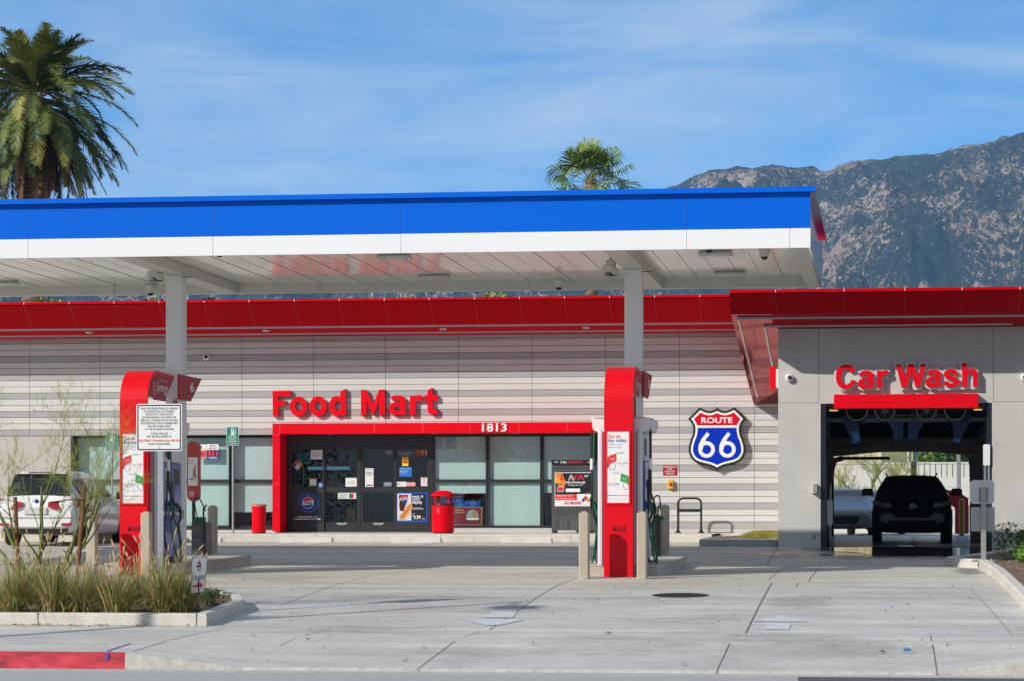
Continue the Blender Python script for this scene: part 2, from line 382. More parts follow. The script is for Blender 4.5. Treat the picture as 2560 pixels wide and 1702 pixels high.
# street kerb: grey stretch and red stretch, standing on the gutter
def kerb_strip(xs, m, name):
    mb = MB()
    top = [(x, 32.5, side_z(x, 32.5)) for x in xs]; n = len(xs)
    for i in range(n - 1):
        x0, x1 = xs[i], xs[i + 1]; za, zb = top[i][2] + .004, top[i + 1][2] + .004
        mb.add([(x0, 32.47, 0), (x1, 32.47, 0), (x1, 32.48, zb - .015), (x0, 32.48, za - .015), (x1, 32.495, zb), (x0, 32.495, za), (x1, 32.63, zb), (x0, 32.63, za)], [(0, 1, 2, 3), (3, 2, 4, 5), (5, 4, 6, 7)], m)
    return struct(mb, name)
def redk():
    m = bpy.data.materials.new('worn_red_kerb_paint'); m.use_nodes = True; t = m.node_tree; b = t.nodes['Principled BSDF']; N = t.nodes.new; L = t.links.new
    g = N('ShaderNodeNewGeometry'); n = N('ShaderNodeTexNoise'); n.inputs['Scale'].default_value = 5; n.inputs['Detail'].default_value = 7; n.inputs['Roughness'].default_value = .7
    mp = N('ShaderNodeMapping'); mp.inputs['Scale'].default_value = (.5, 1, 1.6); L(g.outputs['Position'], mp.inputs[0]); L(mp.outputs[0], n.inputs['Vector'])
    sp = N('ShaderNodeSeparateXYZ'); L(g.outputs['Position'], sp.inputs[0])
    r = N('ShaderNodeValToRGB'); e = r.color_ramp.elements; e[0].position = .34; e[0].color = (.23, .02, .035, 1); e[1].position = .5; e[1].color = (.52, .025, .045, 1)
    x = e.new(.62); x.color = (.60, .05, .07, 1); x = e.new(.70); x.color = (.35, .16, .15, 1)
    L(n.outputs['Fac'], r.inputs[0]); L(r.outputs[0], b.inputs['Base Color']); b.inputs['Roughness'].default_value = .6; return m
KRED = redk()
kerb_strip([XL, -25, -15, XA - .001], KRED, 'red_curb')
kerb_strip([XA] + [XA + (XB - XA) * i / 8 for i in range(1, 9)] + [-4, XC] + [XC + (XD - XC) * i / 6 for i in range(1, 7)] + [5, XR], mat('old_kerb_concrete', (.46, .455, .41), .85, var=.22, vscale=9, bump=.5, bscale=40), 'street_curb')
# gutter and street
gut = MB(); gut.add([(XL, 31.45, .022), (XR, 31.45, .022), (XR, 32.5, 0), (XL, 32.5, 0)], [(0, 1, 2, 3)], mat('gutter_concrete', (.46, .455, .43), .8, var=.10, vscale=8, bump=.3, bscale=50, var2=.12, v2scale=.7)); struct(gut, 'gutter')
st = MB(); st.add([(-60, -14, .05), (40, -14, .05), (40, 10, .25), (-60, 10, .25), (40, 31.45, .026), (-60, 31.45, .026)], [(0, 1, 2, 3), (3, 2, 4, 5)], mat('old_street_concrete', (.43, .43, .415), .85, var=.12, vscale=12, bump=.6, bscale=120)); struct(st, 'street')
ap = MB(); ap.add([(-1.05, 31.43, .03), (-.95, 29, .06), (XR, 29, .06), (XR, 31.43, .03)], [(0, 1, 2, 3)], mat('asphalt', (.10, .10, .105), .85, var=.15, vscale=12, bump=.6, bscale=120)); struct(ap, 'asphalt_road')
# ---- joints: thin dark lines lying 4 mm over the slab
def gpt(u, v):                         # point of the paving seen at a pixel
    lo, hi = 31.0, 75.0
    for _ in range(50):
        y = (lo + hi) / 2
        zz = side_z(XU(u, y), y) if y < 35.8 else G(y)
        if ZV(v, u, y) > zz: lo = y
        else: hi = y
    return XU(u, lo), lo
def zpt(x, y): return side_z(x, y) if y < 35.8 else G(y)
jm = mat('joint_dark', (.10, .098, .09), .9)
def line_strip(mb, pts, wd, m, dz=.004, sub=True):
    if m is jm: wd *= .72
    P = []
    for a, b in zip(pts, pts[1:]):
        n = max(1, int(math.dist(a, b) / .5))
        for k in range(n): P.append((a[0] + (b[0] - a[0]) * k / n, a[1] + (b[1] - a[1]) * k / n))
    P.append(pts[-1])
    for i in range(len(P) - 1):
        a, b = P[i], P[i + 1]; d = Vector((b[0] - a[0], b[1] - a[1])); 
        if d.length < 1e-6: continue
        d.normalize(); q = Vector((-d.y, d.x)) * wd / 2
        mb.add([(a[0] - q.x, a[1] - q.y, zpt(*a) + dz), (b[0] - q.x, b[1] - q.y, zpt(*b) + dz), (b[0] + q.x, b[1] + q.y, zpt(*b) + dz), (a[0] + q.x, a[1] + q.y, zpt(*a) + dz)], [(0, 1, 2, 3)], m)
def jp(*uv): return [gpt(u, v) for u, v in uv]
J = MB()
Z6 = lambda x, y: (700 + x / 2.359, 1340 + y / 2.359)
Z7 = lambda x, y: (1600 + x / 2.457, 1340 + y / 2.457)
for pts, wd in (([Z6(0, 410), Z6(330, 285), Z6(520, 235), Z6(930, 172)], .014), ([Z6(795, 795), Z6(1025, 622), Z6(1175, 565)], .016),
                ([Z6(1235, 553), Z6(1450, 405), Z6(1640, 285), Z6(1740, 248)], .016), ([Z6(0, 645), Z6(85, 603), Z6(300, 545)], .012),
                ([Z6(1840, 625), Z6(1935, 574)], .010), ([Z6(2125, 290), Z6(2240, 240)], .010),
                ([Z7(650, 597), Z7(725, 440), Z7(810, 286)], .024), ([Z7(458, 857), Z7(550, 660), Z7(605, 602)], .016), ([Z7(958, 312), Z7(972, 286)], .016),
                ([Z7(810, 284), Z7(972, 286)], .012), ([Z7(1035, 278), Z7(1105, 186)], .014), ([Z7(790, 270), Z7(895, 182)], .012), ([Z7(778, 178), Z7(850, 66)], .02),
                ([Z7(1180, 668), Z7(1190, 605)], .012), ([Z7(1828, 870), Z7(1810, 740), Z7(1783, 612)], .016), ([Z7(2285, 605), Z7(2180, 480), Z7(2025, 322)], .010)):
    line_strip(J, jp(*pts), wd, jm)
for y, wd in ((35.80, .014), (34.45, .010), (36.35, .008), (44.9, .006)):
    line_strip(J, [(-30, y), (1.7 if y > 35 else 12, y)], wd, jm)
line_strip(J, jp((330, 1628), (420, 1600), (565, 1568)), .016, jm)
struct(J, 'pavement_joints')
pm_ = MB(); PUR = mat('purple_survey_paint', (.10, .06, .42), .6); Z2 = lambda x, y: (x / 3.37, 1260 + y / 3.37)
line_strip(pm_, jp(Z2(900, 1240), Z2(1000, 1205), Z2(1098, 1176)), .028, PUR, .009)
xa = gpt(*Z2(884, 1250))[0]; pm_.box(xa - .022, xa + .022, 32.463, 32.476, side_z(xa, 32.5) - .085, side_z(xa, 32.5) - .01, PUR)
struct(pm_, 'survey_paint_mark')
# painted direction arrows
AW = mat('faded_white_road_paint', (.565, .59, .62), .7, var=.14, vscale=7)
def paint(poly, name, m=AW, dz=.008):
    mb = MB(); P = [gpt(*p) for p in poly]
    mb.add([(x, y, zpt(x, y) + dz) for x, y in P], [tuple(range(len(P)))[::1]], m)
    return mb
a1 = paint([Z6(1210, 480), Z6(1370, 480), Z6(1400, 447), Z6(1250, 447)], ''); a1.ms = [AW]
b1 = paint([Z6(1090, 492), Z6(1215, 526), Z6(1300, 524), Z6(1440, 493)], '')
a1.add(b1.v, [(0, 1, 2, 3)], AW); struct(a1, 'painted_arrow')
a2 = paint([Z7(768, 573), Z7(912, 575), Z7(930, 540), Z7(785, 538)], ''); b2 = paint([Z7(690, 524), Z7(1040, 526), Z7(870, 486)], '')
a2.add(b2.v, [(0, 1, 2)], AW); struct(a2, 'painted_arrow')
pl = MB()
for x in (-13.6, -10.4, -7.2, -4.05):
    for dx in (0, .62): line_strip(pl, [(x + dx, 59.2), (x + dx, 63.4)], .09, AW, .006)
struct(pl, 'parking_lines')
# manhole cover
mh = MB(); cx, cy = gpt(1701, 1487); zc = G(cy) + .006; sl = (G(cy + .4) - G(cy - .4)) / .8
n = 40; rr = .43
mh.add([(cx + rr * math.cos(2 * math.pi * k / n), cy + rr * math.sin(2 * math.pi * k / n), zc + sl * rr * math.sin(2 * math.pi * k / n)) for k in range(n)], [tuple(range(n))], mat('cast_iron', (.045, .043, .042), .6, metal=.5, var=.3, vscale=30))
for i in range(-6, 7):
    for j in range(-6, 7):
        x, y = i * .06, j * .06
        if x * x + y * y < .155: mh.box(cx + x - .018, cx + x + .018, cy + y - .018, cy + y + .018, zc + sl * y, zc + sl * y + .008, MATS['cast_iron'])
mh.build('manhole_cover', label='round dark cast iron cover set in the driveway concrete', cat='manhole cover')
# dry leaves and litter scattered on the paving
lf = MB(); rl = random.Random(3); LM = [mat('dry_leaf_brown', (.22, .11, .05), .8), mat('dry_leaf_tan', (.42, .27, .14), .8), mat('dark_litter', (.05, .045, .04), .8)]
def leaf(x, y, s, m):
    a = rl.uniform(0, 6.28); z = zpt(x, y) + .006; P = []
    for k in range(6):
        t = k / 6 * 6.283; rr = s * (1 if k % 2 else .55) * rl.uniform(.7, 1.2)
        P.append((x + rr * math.cos(t + a), y + rr * math.sin(t + a), z + rl.uniform(0, .02) + .01))
    lf.add(P, [(0, 1, 2, 3), (0, 3, 4, 5)], m)
for _ in range(210):
    x = rl.uniform(-13, 2); y = rl.uniform(32.7, 45) ; leaf(x, y, rl.uniform(.008, .022), LM[2] if rl.random() < .7 else LM[0])
for u, v in ((1056, 1619), (1011, 1652), (820, 1590), (770, 1600), (1707, 1663), (2204, 1631), (2230, 1643), (2268, 1513), (2425, 1497), (1520, 1584), (2338, 1687), (2368, 1610), (470, 1564), (632, 1590)): leaf(*gpt(u, v), rl.uniform(.04, .06), LM[1] if rl.random() < .6 else LM[0])
for _ in range(90): leaf(rl.uniform(-12.4, -9.5), 35.72 - abs(rl.gauss(0, .09)), rl.uniform(.012, .035), rl.choice(LM[:2] + LM))
lf.build('fallen_leaves', label='scattered dry leaves and litter on the pale concrete', cat='litter', kind='stuff')
bc = MB(); x, y = gpt(2266, 1625); bc.box(x - .035, x + .035, y - .015, y + .015, zpt(x, y) + .004, zpt(x, y) + .03, mat('blue_plastic_scrap', (.02, .2, .6), .4)); bc.tube([(x + .035, y, zpt(x, y) + .017), (x + .05, y, zpt(x, y) + .02)], .01, MATS['blue_plastic_scrap'], 8)
bc.build('bottle_cap', label='small blue plastic scrap on the driveway apron', cat='litter')
# ================================================================ PLANTERS
MULCH = mat('bark_mulch', (.20, .125, .085), .95, var=.35, vscale=25, bump=1, bscale=45)
CHIP = [mat('bark_chip_brown', (.23, .13, .085), .9), mat('bark_chip_tan', (.36, .25, .17), .9), mat('bark_chip_dark', (.09, .06, .045), .9)]
def offset_poly(P, d):
    n = len(P); o = []
    for i in range(n):
        a, b, c = Vector(P[i - 1]), Vector(P[i]), Vector(P[(i + 1) % n])
        e1 = (b - a).normalized(); e2 = (c - b).normalized(); n1 = Vector((-e1.y, e1.x)); n2 = Vector((-e2.y, e2.x))
        bis = (n1 + n2); bis = bis.normalized(); k = d / max(.35, bis.dot(n1)); o.append((b.x + bis.x * k, b.y + bis.y * k))
    return o
def planter(P, h, name, label, m=CONC, wd=.15, jts=()):     # P counter-clockwise
    mb = MB(); I = offset_poly(P, wd); B = offset_poly(P, .02); n = len(P)
    def zt(p): return zpt(p[0], max(p[1], 35.8)) + h
    for i in range(n):
        j = (i + 1) % n; seg = max(1, int(math.dist(P[i], P[j]) / 1.2))
        for k in range(seg):
            f = lambda Q, t: (Q[i][0] + (Q[j][0] - Q[i][0]) * t, Q[i][1] + (Q[j][1] - Q[i][1]) * t)
            a, b = f(P, k / seg), f(P, (k + 1) / seg); a2, b2 = f(B, k / seg), f(B, (k + 1) / seg); c, d = f(I, (k + 1) / seg), f(I, k / seg)
            mb.add([(*a, zt(a) - h - .03), (*b, zt(b) - h - .03), (*b, zt(b) - .02), (*a, zt(a) - .02), (*b2, zt(b)), (*a2, zt(a)), (*c, zt(c)), (*d, zt(d)), (*c, zt(c) - .1), (*d, zt(d) - .1)],
                   [(0, 1, 2, 3), (3, 2, 4, 5), (5, 4, 6, 7), (7, 6, 8, 9)], m)
    for (x, y) in jts: mb.box(x - .006, x + .006, y - .004, y + .14, zt((x, y)) - h, zt((x, y)) + .002, jm)
    return mb.build(name, label=label, cat='curb'), I
def soil(I, h, name, seed, n=900, dens=1):
    mb = MB(); mb.prismZ(I, lambda y: G(max(y, 35.8)) + h - .2, lambda y: G(max(y, 35.8)) + h - .035, MULCH)
    rr = random.Random(seed); xs = [p[0] for p in I]; ys = [p[1] for p in I]
    def inside(x, y):
        c = False; k = len(I)
        for i in range(k):
            a, b = I[i], I[i - 1]
            if (a[1] > y) != (b[1] > y) and x < (b[0] - a[0]) * (y - a[1]) / (b[1] - a[1]) + a[0]: c = not c
        return c
    k = 0
    while k < n:
        x, y = rr.uniform(min(xs), max(xs)), rr.uniform(min(ys), max(ys))
        k += 1
        if not inside(x, y): continue
        s = rr.uniform(.012, .04); a = rr.uniform(0, 3.14); z = G(max(y, 35.8)) + h - .035; t = rr.uniform(0, .03)
        dx, dy = math.cos(a) * s, math.sin(a) * s
        mb.add([(x - dx, y - dy, z + .002), (x + dy * .4, y - dx * .4, z + t), (x + dx, y + dy, z + .01 + t), (x - dy * .4, y + dx * .4, z + .02)], [(0, 1, 2, 3)], rr.choice(CHIP))
    return struct(mb, name)
# left planter
cxr, cyr = gpt(520, 1563)
PL1 = [(-22, 35.8), (cxr, 35.8), (XU(612, 38.2), 38.2), (XU(600, 39.4), 39.4), (XU(545, 40.2), 40.2), (-22, 40.2)]
pj = [(XU(95, 35.8), 35.8), (XU(491, 35.8), 35.8)]
_, I1 = planter(PL1, .165, 'planter_curb', 'long pale concrete curb round the grass planter by the street', jts=pj)
soil(I1, .165, 'planter_soil', 1, 3500)
# right planter
PL2 = [(1.9, 35.9), (9, 35.9), (9, 59.2), (2.9, 59.2), (2.2, 55), (1.35, 52.6), (1.02, 52.0), (1.25, 51.2), (1.57, 50.8)]
_, I2 = planter(PL2, .165, 'planter_curb', 'concrete curb along the right of the car wash lane', wd=.16)
soil(I2, .165, 'planter_soil', 2, 4500)
# small planter before the store wall
xg0, xg1 = XU(1748, 59.8), XU(1943, 59.8)
PL3 = [(xg0, 59.8), (xg1, 59.8), (xg1, 66.9), (xg0 + 1.6, 66.9), (xg0, 61.2)]
_, I3 = planter(PL3, .17, 'planter_curb', 'grey curb of the small grass bed left of the car wash wall', m=mat('grey_curb', (.34, .34, .33), .85, var=.15, vscale=5), wd=.15)
soil(I3, .17, 'planter_soil', 3, 1200)
# ================================================================ FUEL CANOPY
YF, YR = 45.0, 52.78
XCR = XU(2026, YF); XCL = -24.0
zb = 4.411 + ZC; zw = zb + .32; zl = 5.313 + ZC; zt = 5.395 + ZC
can = thing('fuel_canopy', 'long flat station canopy with blue and white edge on two grey columns', 'canopy', (-8.6, 48.6, G(48.6)))
BLUEG = mat('glossy_shaded_blue_end', (.0, .10, .55), .06, spec=.5, coat=1); WHITEG = mat('glossy_shaded_white_end', (.55, .56, .58), .06, spec=.5, coat=1)  # glossier fascia paint with the end's shade put into the colour
SEAM = mat('fascia_seam', (.30, .36, .42), .6)
XS = [XU(u, YF) for u in (70, 532, 1002, 1716, 1974)]
m = MB(); m.box(XCL, XCR, YF, YF + .04, zw, zl + .04, BLUE); m.box(XCR - .04, XCR, YF + .04, YR - .04, zw, zl + .04, BLUEG); m.box(XCL, XCR, YR - .04, YR, zw, zl + .04, BLUE)
for x in XS: m.box(x - .004, x + .004, YF - .0015, YF + .01, zw, zl, mat('blue_seam', (.0, .05, .4), .6))
m.build('blue_fascia', can)
m = MB(); m.box(XCL, XCR, YF, YF + .04, zb, zw - .002, WHITE); m.box(XCR - .04, XCR, YF + .04, YR - .04, zb, zw - .002, WHITEG); m.box(XCL, XCR, YR - .04, YR, zb, zw - .002, WHITE)
for x in XS: m.box(x - .004, x + .004, YF - .0015, YF + .01, zb, zw, SEAM)
m.build('white_fascia', can)
m = MB(); m.box(XCL, XCR + .085, YF - .10, YF + .02, zl, zt, BLUE); m.box(XCR - .02, XCR + .085, YF + .02, YR + .08, zl, zt, BLUEG); m.box(XCL, XCR - .02, YR - .02, YR + .08, zl, zt, BLUE)
m.box(XCL, XCR - .03, YF + .05, YR - .05, zl - .15, zl - .05, GREYP); m.build('top_lip', can)
# deck: long pans running front to back, slightly stepped, behind the fascia
m = MB(); zd = zb + .18; x = XCR - .32; k = 0
rdk = random.Random(5)
while x > XCL + .5:
    dz = .0 if k % 2 else .004; t = rdk.uniform(-.004, .004)
    m.add([(x - .402, YF + .05, zd + dz), (x, YF + .05, zd + dz + t), (x, YR - .05, zd + dz + t), (x - .402, YR - .05, zd + dz)], [(3, 2, 1, 0)], DECK)
    m.box(x - .003, x + .001, YF + .05, YR - .05, zd - .002, zd + .02, mat('deck_seam_grey', (.36, .36, .35), .6)); x -= .406; k += 1
m.build('ceiling_deck', can)
m = MB(); m.box(XCL, XCR - .045, YR - .2, YR - .045, zb + .002, zd + .06, GREYP); m.box(XCR - .30, XCR - .045, YF + .045, YR - .2, zb + .002, zd + .06, GREYP)
m.box(XCL, XCR - .3, YF + .045, YF + .09, zb + .002, zd + .06, GREYP)
x = XCR - 1.6
while x > XCL: m.box(x - .1, x + .1, YR - .212, YR - .2, zb + .01, zd, GREYP); m.box(x + .1, x + .106, YR - .214, YR - .2, zb + .01, zd, SEAM); x -= 4.1
m.build('inner_gutter', can)
CX = (-12.80, -4.50); CY = 48.6
for cx in CX:
    m = MB(); m.box(cx - .18, cx + .18, YF + .09, YR - .2, zb + .004, zb + .016, GREYP); m.box(cx - .18, cx + .18, YF + .09, YR - .2, zd - .012, zd + .03, GREYP); m.box(cx - .03, cx + .03, YF + .09, YR - .2, zb + .016, zd - .012, GREYP)
    m.box(cx - .185, cx - .17, YF + .1, YR - .21, zb + .016, zd, GREYP); m.box(cx + .17, cx + .185, YF + .1, YR - .21, zb + .016, zd, GREYP); m.build('cross_beam', can)
    m = MB(); m.bbox(cx - .155, cx + .155, CY - .155, CY + .155, G(CY), zb, COLM, .012)
    m.box(cx - .22, cx + .22, CY - .22, CY + .22, zb - .02, zb + .002, GREYP); m.box(cx + .155, cx + .33, CY - .16, CY - .15, zb - .05, zb - .035, DGREY); m.build('column', can)
# canopy lights (rectangular LED fixtures)
pl = thing('canopy_light', 'white rectangular light fixture in the canopy ceiling', 'light', (0, 0, 0))
m = MB(); m.bbox(-.30, .30, -.16, .16, -.06, 0, GREYP, .03); m.build('housing', pl)
for a_ in (-.25, .17): m = MB(); m.add([(a_, -.12, -.0655), (a_ + .08, -.12, -.0655), (a_ + .08, .0, -.0655), (a_, .0, -.0655)], [(3, 2, 1, 0)], ALU); m.build('lens', pl)
Lp = [(985, 638, 'first canopy ceiling light left of the middle, near the front edge'), (1086, 689, 'canopy ceiling light in the middle, further from the street'), (1789, 630, 'canopy ceiling light right of the right column, near the front edge'), (1825, 680, 'canopy ceiling light right of the right column, further back'), (8, 705, 'canopy ceiling light at the far left of the photo')]
for i, (u, v, lab) in enumerate(Lp):
    lo, hi = YF + .1, YR
    for _ in range(40):
        y = (lo + hi) / 2
        if ZV(v, u, y) < zd: lo = y
        else: hi = y
    loc = (XU(u, lo), lo, zd - .006)
    o = pl if i == 0 else dup(pl, (0, 0, 0)); o.location = loc; o['label'] = lab; o['group'] = 'lights under the fuel canopy'
# canopy cameras: white cylinder with dark dome
pc = thing('security_camera', 'x', 'camera', (0, 0, 0))
m = MB(); m.lathe([(.0, 0), (.10, 0), (.10, -.10), (.085, -.11), (.085, -.17), (.075, -.19), (0, -.19)], 0, 0, GREYP, 20); m.build('housing', pc)
m = MB(); m.lathe([(.06, -.185), (.058, -.21), (.04, -.235), (0, -.245)], 0, 0, BLACK, 16); m.build('dome', pc)
cams = [(376, 741, 52.2, 'dome camera hanging from the canopy back edge left of the left column'), (1397, 727, 52.2, 'dome camera hanging from the canopy back edge beside the right column'), (1911, 651, 46.9, 'dome camera hanging near the front right corner of the canopy'), (549, 645, 45.3, 'dark dome camera peeking below the white canopy edge right of the left column'), (1773, 634, 45.4, 'dark dome camera in front of the right canopy light')]
for i, (u, v, y, lab) in enumerate(cams):
    o = pc if i == 0 else dup(pc, (0, 0, 0)); o.location = (XU(u, y), y, ZV(v, u, y) + .245); o['label'] = lab; o['group'] = 'cameras under the fuel canopy'
    if o.location.z < zd - .01:
        mm = MB(); mm.box(-.03, .03, -.03, .03, 0, zd - o.location.z, GREYP); q = mm.build('mount', o, origin=False); q.location = (0, 0, 0)
# speakers
ps = thing('speaker', 'x', 'speaker', (0, 0, 0))
m = MB(); m.lathe([(0, .0), (.09, 0), (.09, -.12), (0, -.12)], 0, 0, GREYP, 16)
m.add([(math.cos(a) * .15, math.sin(a) * .12, z + (.05 if math.cos(a) < 0 else 0)) for z in (-.14, -.26) for a in [k * math.pi / 8 for k in range(16)]], [tuple(range(15, -1, -1))[::-1], tuple(range(31, 15, -1))] + [(k, k + 16, (k + 1) % 16 + 16, (k + 1) % 16) for k in range(16)], GREYP, False)
m.lathe([(.13, -.262), (.1, -.275), (0, -.28)], 0, 0, DGREY, 14); m.build('horn', ps)
for i, (u, v, lab) in enumerate([(1527, 692, 'grey round speaker under the canopy left of the right column'), (390, 705, 'grey speaker under the canopy left of the left column')]):
    o = ps if i == 0 else dup(ps, (0, 0, 0)); y = 48.0; o.location = (XU(u, y), y, ZV(v, u, y) + .28); o['label'] = lab; o['group'] = 'speakers under the fuel canopy'
    mm = MB(); mm.box(-.02, .02, -.02, .02, 0, zd - o.location.z, GREYP); q = mm.build('mount', o, origin=False); q.location = (0, 0, 0)
# ================================================================ STORE
YW = 68.0; XSL = -27.0; XCW = XU(1945.5, 59.6)
ZB = -.183 + ZC; RH = .1563; ZTOP = 4.60 + ZC
store = thing('convenience_store', 'long low store with striped grey metal panel walls, red roof edge and glass front', 'store', (-12, YW, 1.5))
ZWT = 2.155 + ZC        # top of the window band
xw0 = XU(183, YW); xpl = XU(681, 67.25); xpr = XU(1508, 67.25)
cols = [XSL, XU(-105, YW)] + [XU(u, YW) for u in (74, 250, 427, 605, 784, 964, 1146.5, 1330, 1513.5, 1699, 1886)] + [XCW + .3]
m = MB(); bk = MB(); bk.box(XSL, XCW + .6, YW + .03, YW + .2, ZWT, ZTOP + .2, JOINT); bk.box(xpr, XCW + .6, YW + .03, YW + .2, 1.3, ZWT, JOINT)
for i in range(31):
    z0 = ZB + i * RH; z1 = z0 + RH - .011
    if z0 > ZTOP: break
    for j in range(len(cols) - 1):
        x0, x1 = cols[j] + .004, cols[j + 1] - .004
        if z0 < ZWT - .02:
            if x1 <= xpr + .2: continue
            x0 = max(x0, xpr - .1)
        m.bbox(x0, x1, YW, YW + .035, max(z0, 0), z1, CLAD_D if i % 3 == 0 else CLAD_L, .003)
        for fx in (x0 + .06, x1 - .06):
            if i % 3 == 0: m.box(fx - .006, fx + .006, YW - .003, YW, z0 + .07, z0 + .082, DGREY)
m.build('wall_cladding', store); bk.build('wall_backing', store)
m = MB(); m.box(XSL, XU(176, YW), YW + .02, YW + .2, 1.3, ZWT - .003, mat('warm_beige_wall', (.50, .47, .44), .8, var=.04, vscale=1)); m.build('end_wall', store)
WB = mat('pale_base_wall', (.52, .505, .49), .7, var=.05)
for a_, b_, c_, d_ in ((xw0 - .2, xpl, YW, ZB - .053), (XU(1082, YW), xpr + .1, YW, ZB - .003), (xpr + .1, XCW, YW - .01, ZB - .008)): m = MB(); m.box(a_, b_, c_, YW + .12, G(64) + .1, d_, WB); m.build('base_wall', store)
# windows
def window(u0, u1, mull, name_l, films, zt_=None, rec=.24):
    x0, x1 = XU(u0, YW), XU(u1, YW); zt_ = zt_ or ZWT - .004; z0 = ZB; zm = ZV(1201, (u0 + u1) / 2, YW)
    f = MB(); rc = rec; d0, d1 = YW + rc, YW + rc + .09
    f.box(x0, x1, d0, d1, zt_ - .06, zt_, DARK); f.box(x0, x1, d0, d1, z0, z0 + .06, DARK); f.box(x0, x0 + .04, d0, d1, z0 + .06, zt_ - .06, DARK); f.box(x1 - .04, x1, d0, d1, z0 + .06, zt_ - .06, DARK)
    f.box(x0 + .04, x1 - .04, d0 + .01, d1 - .01, zm - .04, zm + .04, DARK)
    w_ = f.build('window', store)
    p = MB(); yp_ = YW + rc + .05; p.add([(x0 + .04, yp_, z0 + .06), (x1 - .04, yp_, z0 + .06), (x1 - .04, yp_, zt_ - .06), (x0 + .04, yp_, zt_ - .06)], [(0, 1, 2, 3)], GLASS); p.build('pane', w_)
    for (a0, b0, a1, b1) in films:
        q = MB(); X0, X1, Z0, Z1 = XU(a0, YW + .09), XU(a1, YW + .09), ZV(b1, (a0 + a1) / 2, YW + .09), ZV(b0, (a0 + a1) / 2, YW + .09)
        if b0 <= 1000: Z1 = zt_ - .05
        if b1 >= 1400: Z0 = z0 + .05
        rr = random.Random(int(a0)); nx = 10; top = [(X0 + (X1 - X0) * k / nx, Z1 + rr.uniform(-.008, .008)) for k in range(nx + 1)]; bot = [(X0 + (X1 - X0) * k / nx, Z0 + rr.uniform(-.008, .008)) for k in range(nx + 1)]
        vs = [(x, YW + rc + .10 + rr.uniform(-.006, .006), z) for x, z in bot] + [(x, YW + rc + .10 + rr.uniform(-.006, .006), z) for x, z in top]
        q.add(vs, [(k, k + 1, nx + 2 + k, nx + 1 + k) for k in range(nx)], FILM, True); q.build('window_film', w_)
    return w_
window(183, 300, 0, '', [(184, 900, 299, 1500)])
window(302, 395, 0, '', [(303, 900, 394, 1500)])
window(397, 571, 0, '', [(399, 900, 569, 1500)])
w_ = window(573, 681, 0, '', [(575, 900, 680, 1279)])
ZR_ = 2.15 + ZC
wr = [window(1083, 1218, 0, '', [(1085, 900, 1216, 1232)], zt_=ZR_, rec=0.0), window(1219, 1354, 0, '', [(1221, 900, 1352, 1500)], zt_=ZR_, rec=0.0), window(1355, 1489, 0, '', [(1357, 900, 1488, 1230)], zt_=ZR_, rec=0.0), window(1490, 1508, 0, '', [], zt_=ZR_, rec=0.0)]
jm_ = MB()
for a_, b_ in ((XU(176, YW), XU(183, YW)), (XU(571, YW), XU(573, YW))): jm_.box(a_, b_, YW + .02, YW + .34, ZB, ZWT - .003, DARK)
jm_.box(XU(176, YW), xpl, YW + .0, YW + .34, ZB - .05, ZB - .001, DARK); jm_.build('window_reveal', store)
# entrance portal
m = MB(); zp1 = 2.415 + ZC; zp0 = 2.155 + ZC; fg = G(64) + .19
m.box(xpl, xpr, 67.25, 67.98, zp0, zp1, RED); m.box(xpl, XU(699.7, 67.25), 67.25, YW + .01, fg + .04, zp0, RED); m.box(XU(699.7, 67.25) - .12, XU(699.7, 67.25) + .001 - .02, 67.3, 67.9, fg, fg + .04, REDD)
PS = mat('portal_seam', (.9, .15, .15), .5)
for u in (699.7, 936, 1057, 1175, 1297, 1418): x = XU(u, 67.25); m.box(x - .003, x + .003, 67.2485, 67.262, zp0, zp1, PS)
m.box(xpl, XU(699.7, 67.25), 67.2485, 67.262, ZV(1208, 690, 67.25) - .003, ZV(1208, 690, 67.25) + .003, PS); m.box(xpl, XU(699.7, 67.25), 67.2485, 67.262, ZV(1086, 690, 67.25) - .003, ZV(1086, 690, 67.25) + .003, PS)
for u in (828, 1085, 1290): x = XU(u, 67.4); m.lathe([(0, zp0 - .004), (.10, zp0 - .004), (.11, zp0 - .012), (0, zp0 - .013)], x, 67.4, ALU, 16)
m.build('entrance_portal', store)
# number on the portal
m = MB(); x0, x1, z0, z1 = PR(1205, 1057, 1267, 1077.5, 67.23); m.text('1813', x0, x1, z0, z1, 67.225, TW, bold=.035, d=.02); m.build('street_number', label='white raised street number on the red entrance header', cat='street number')
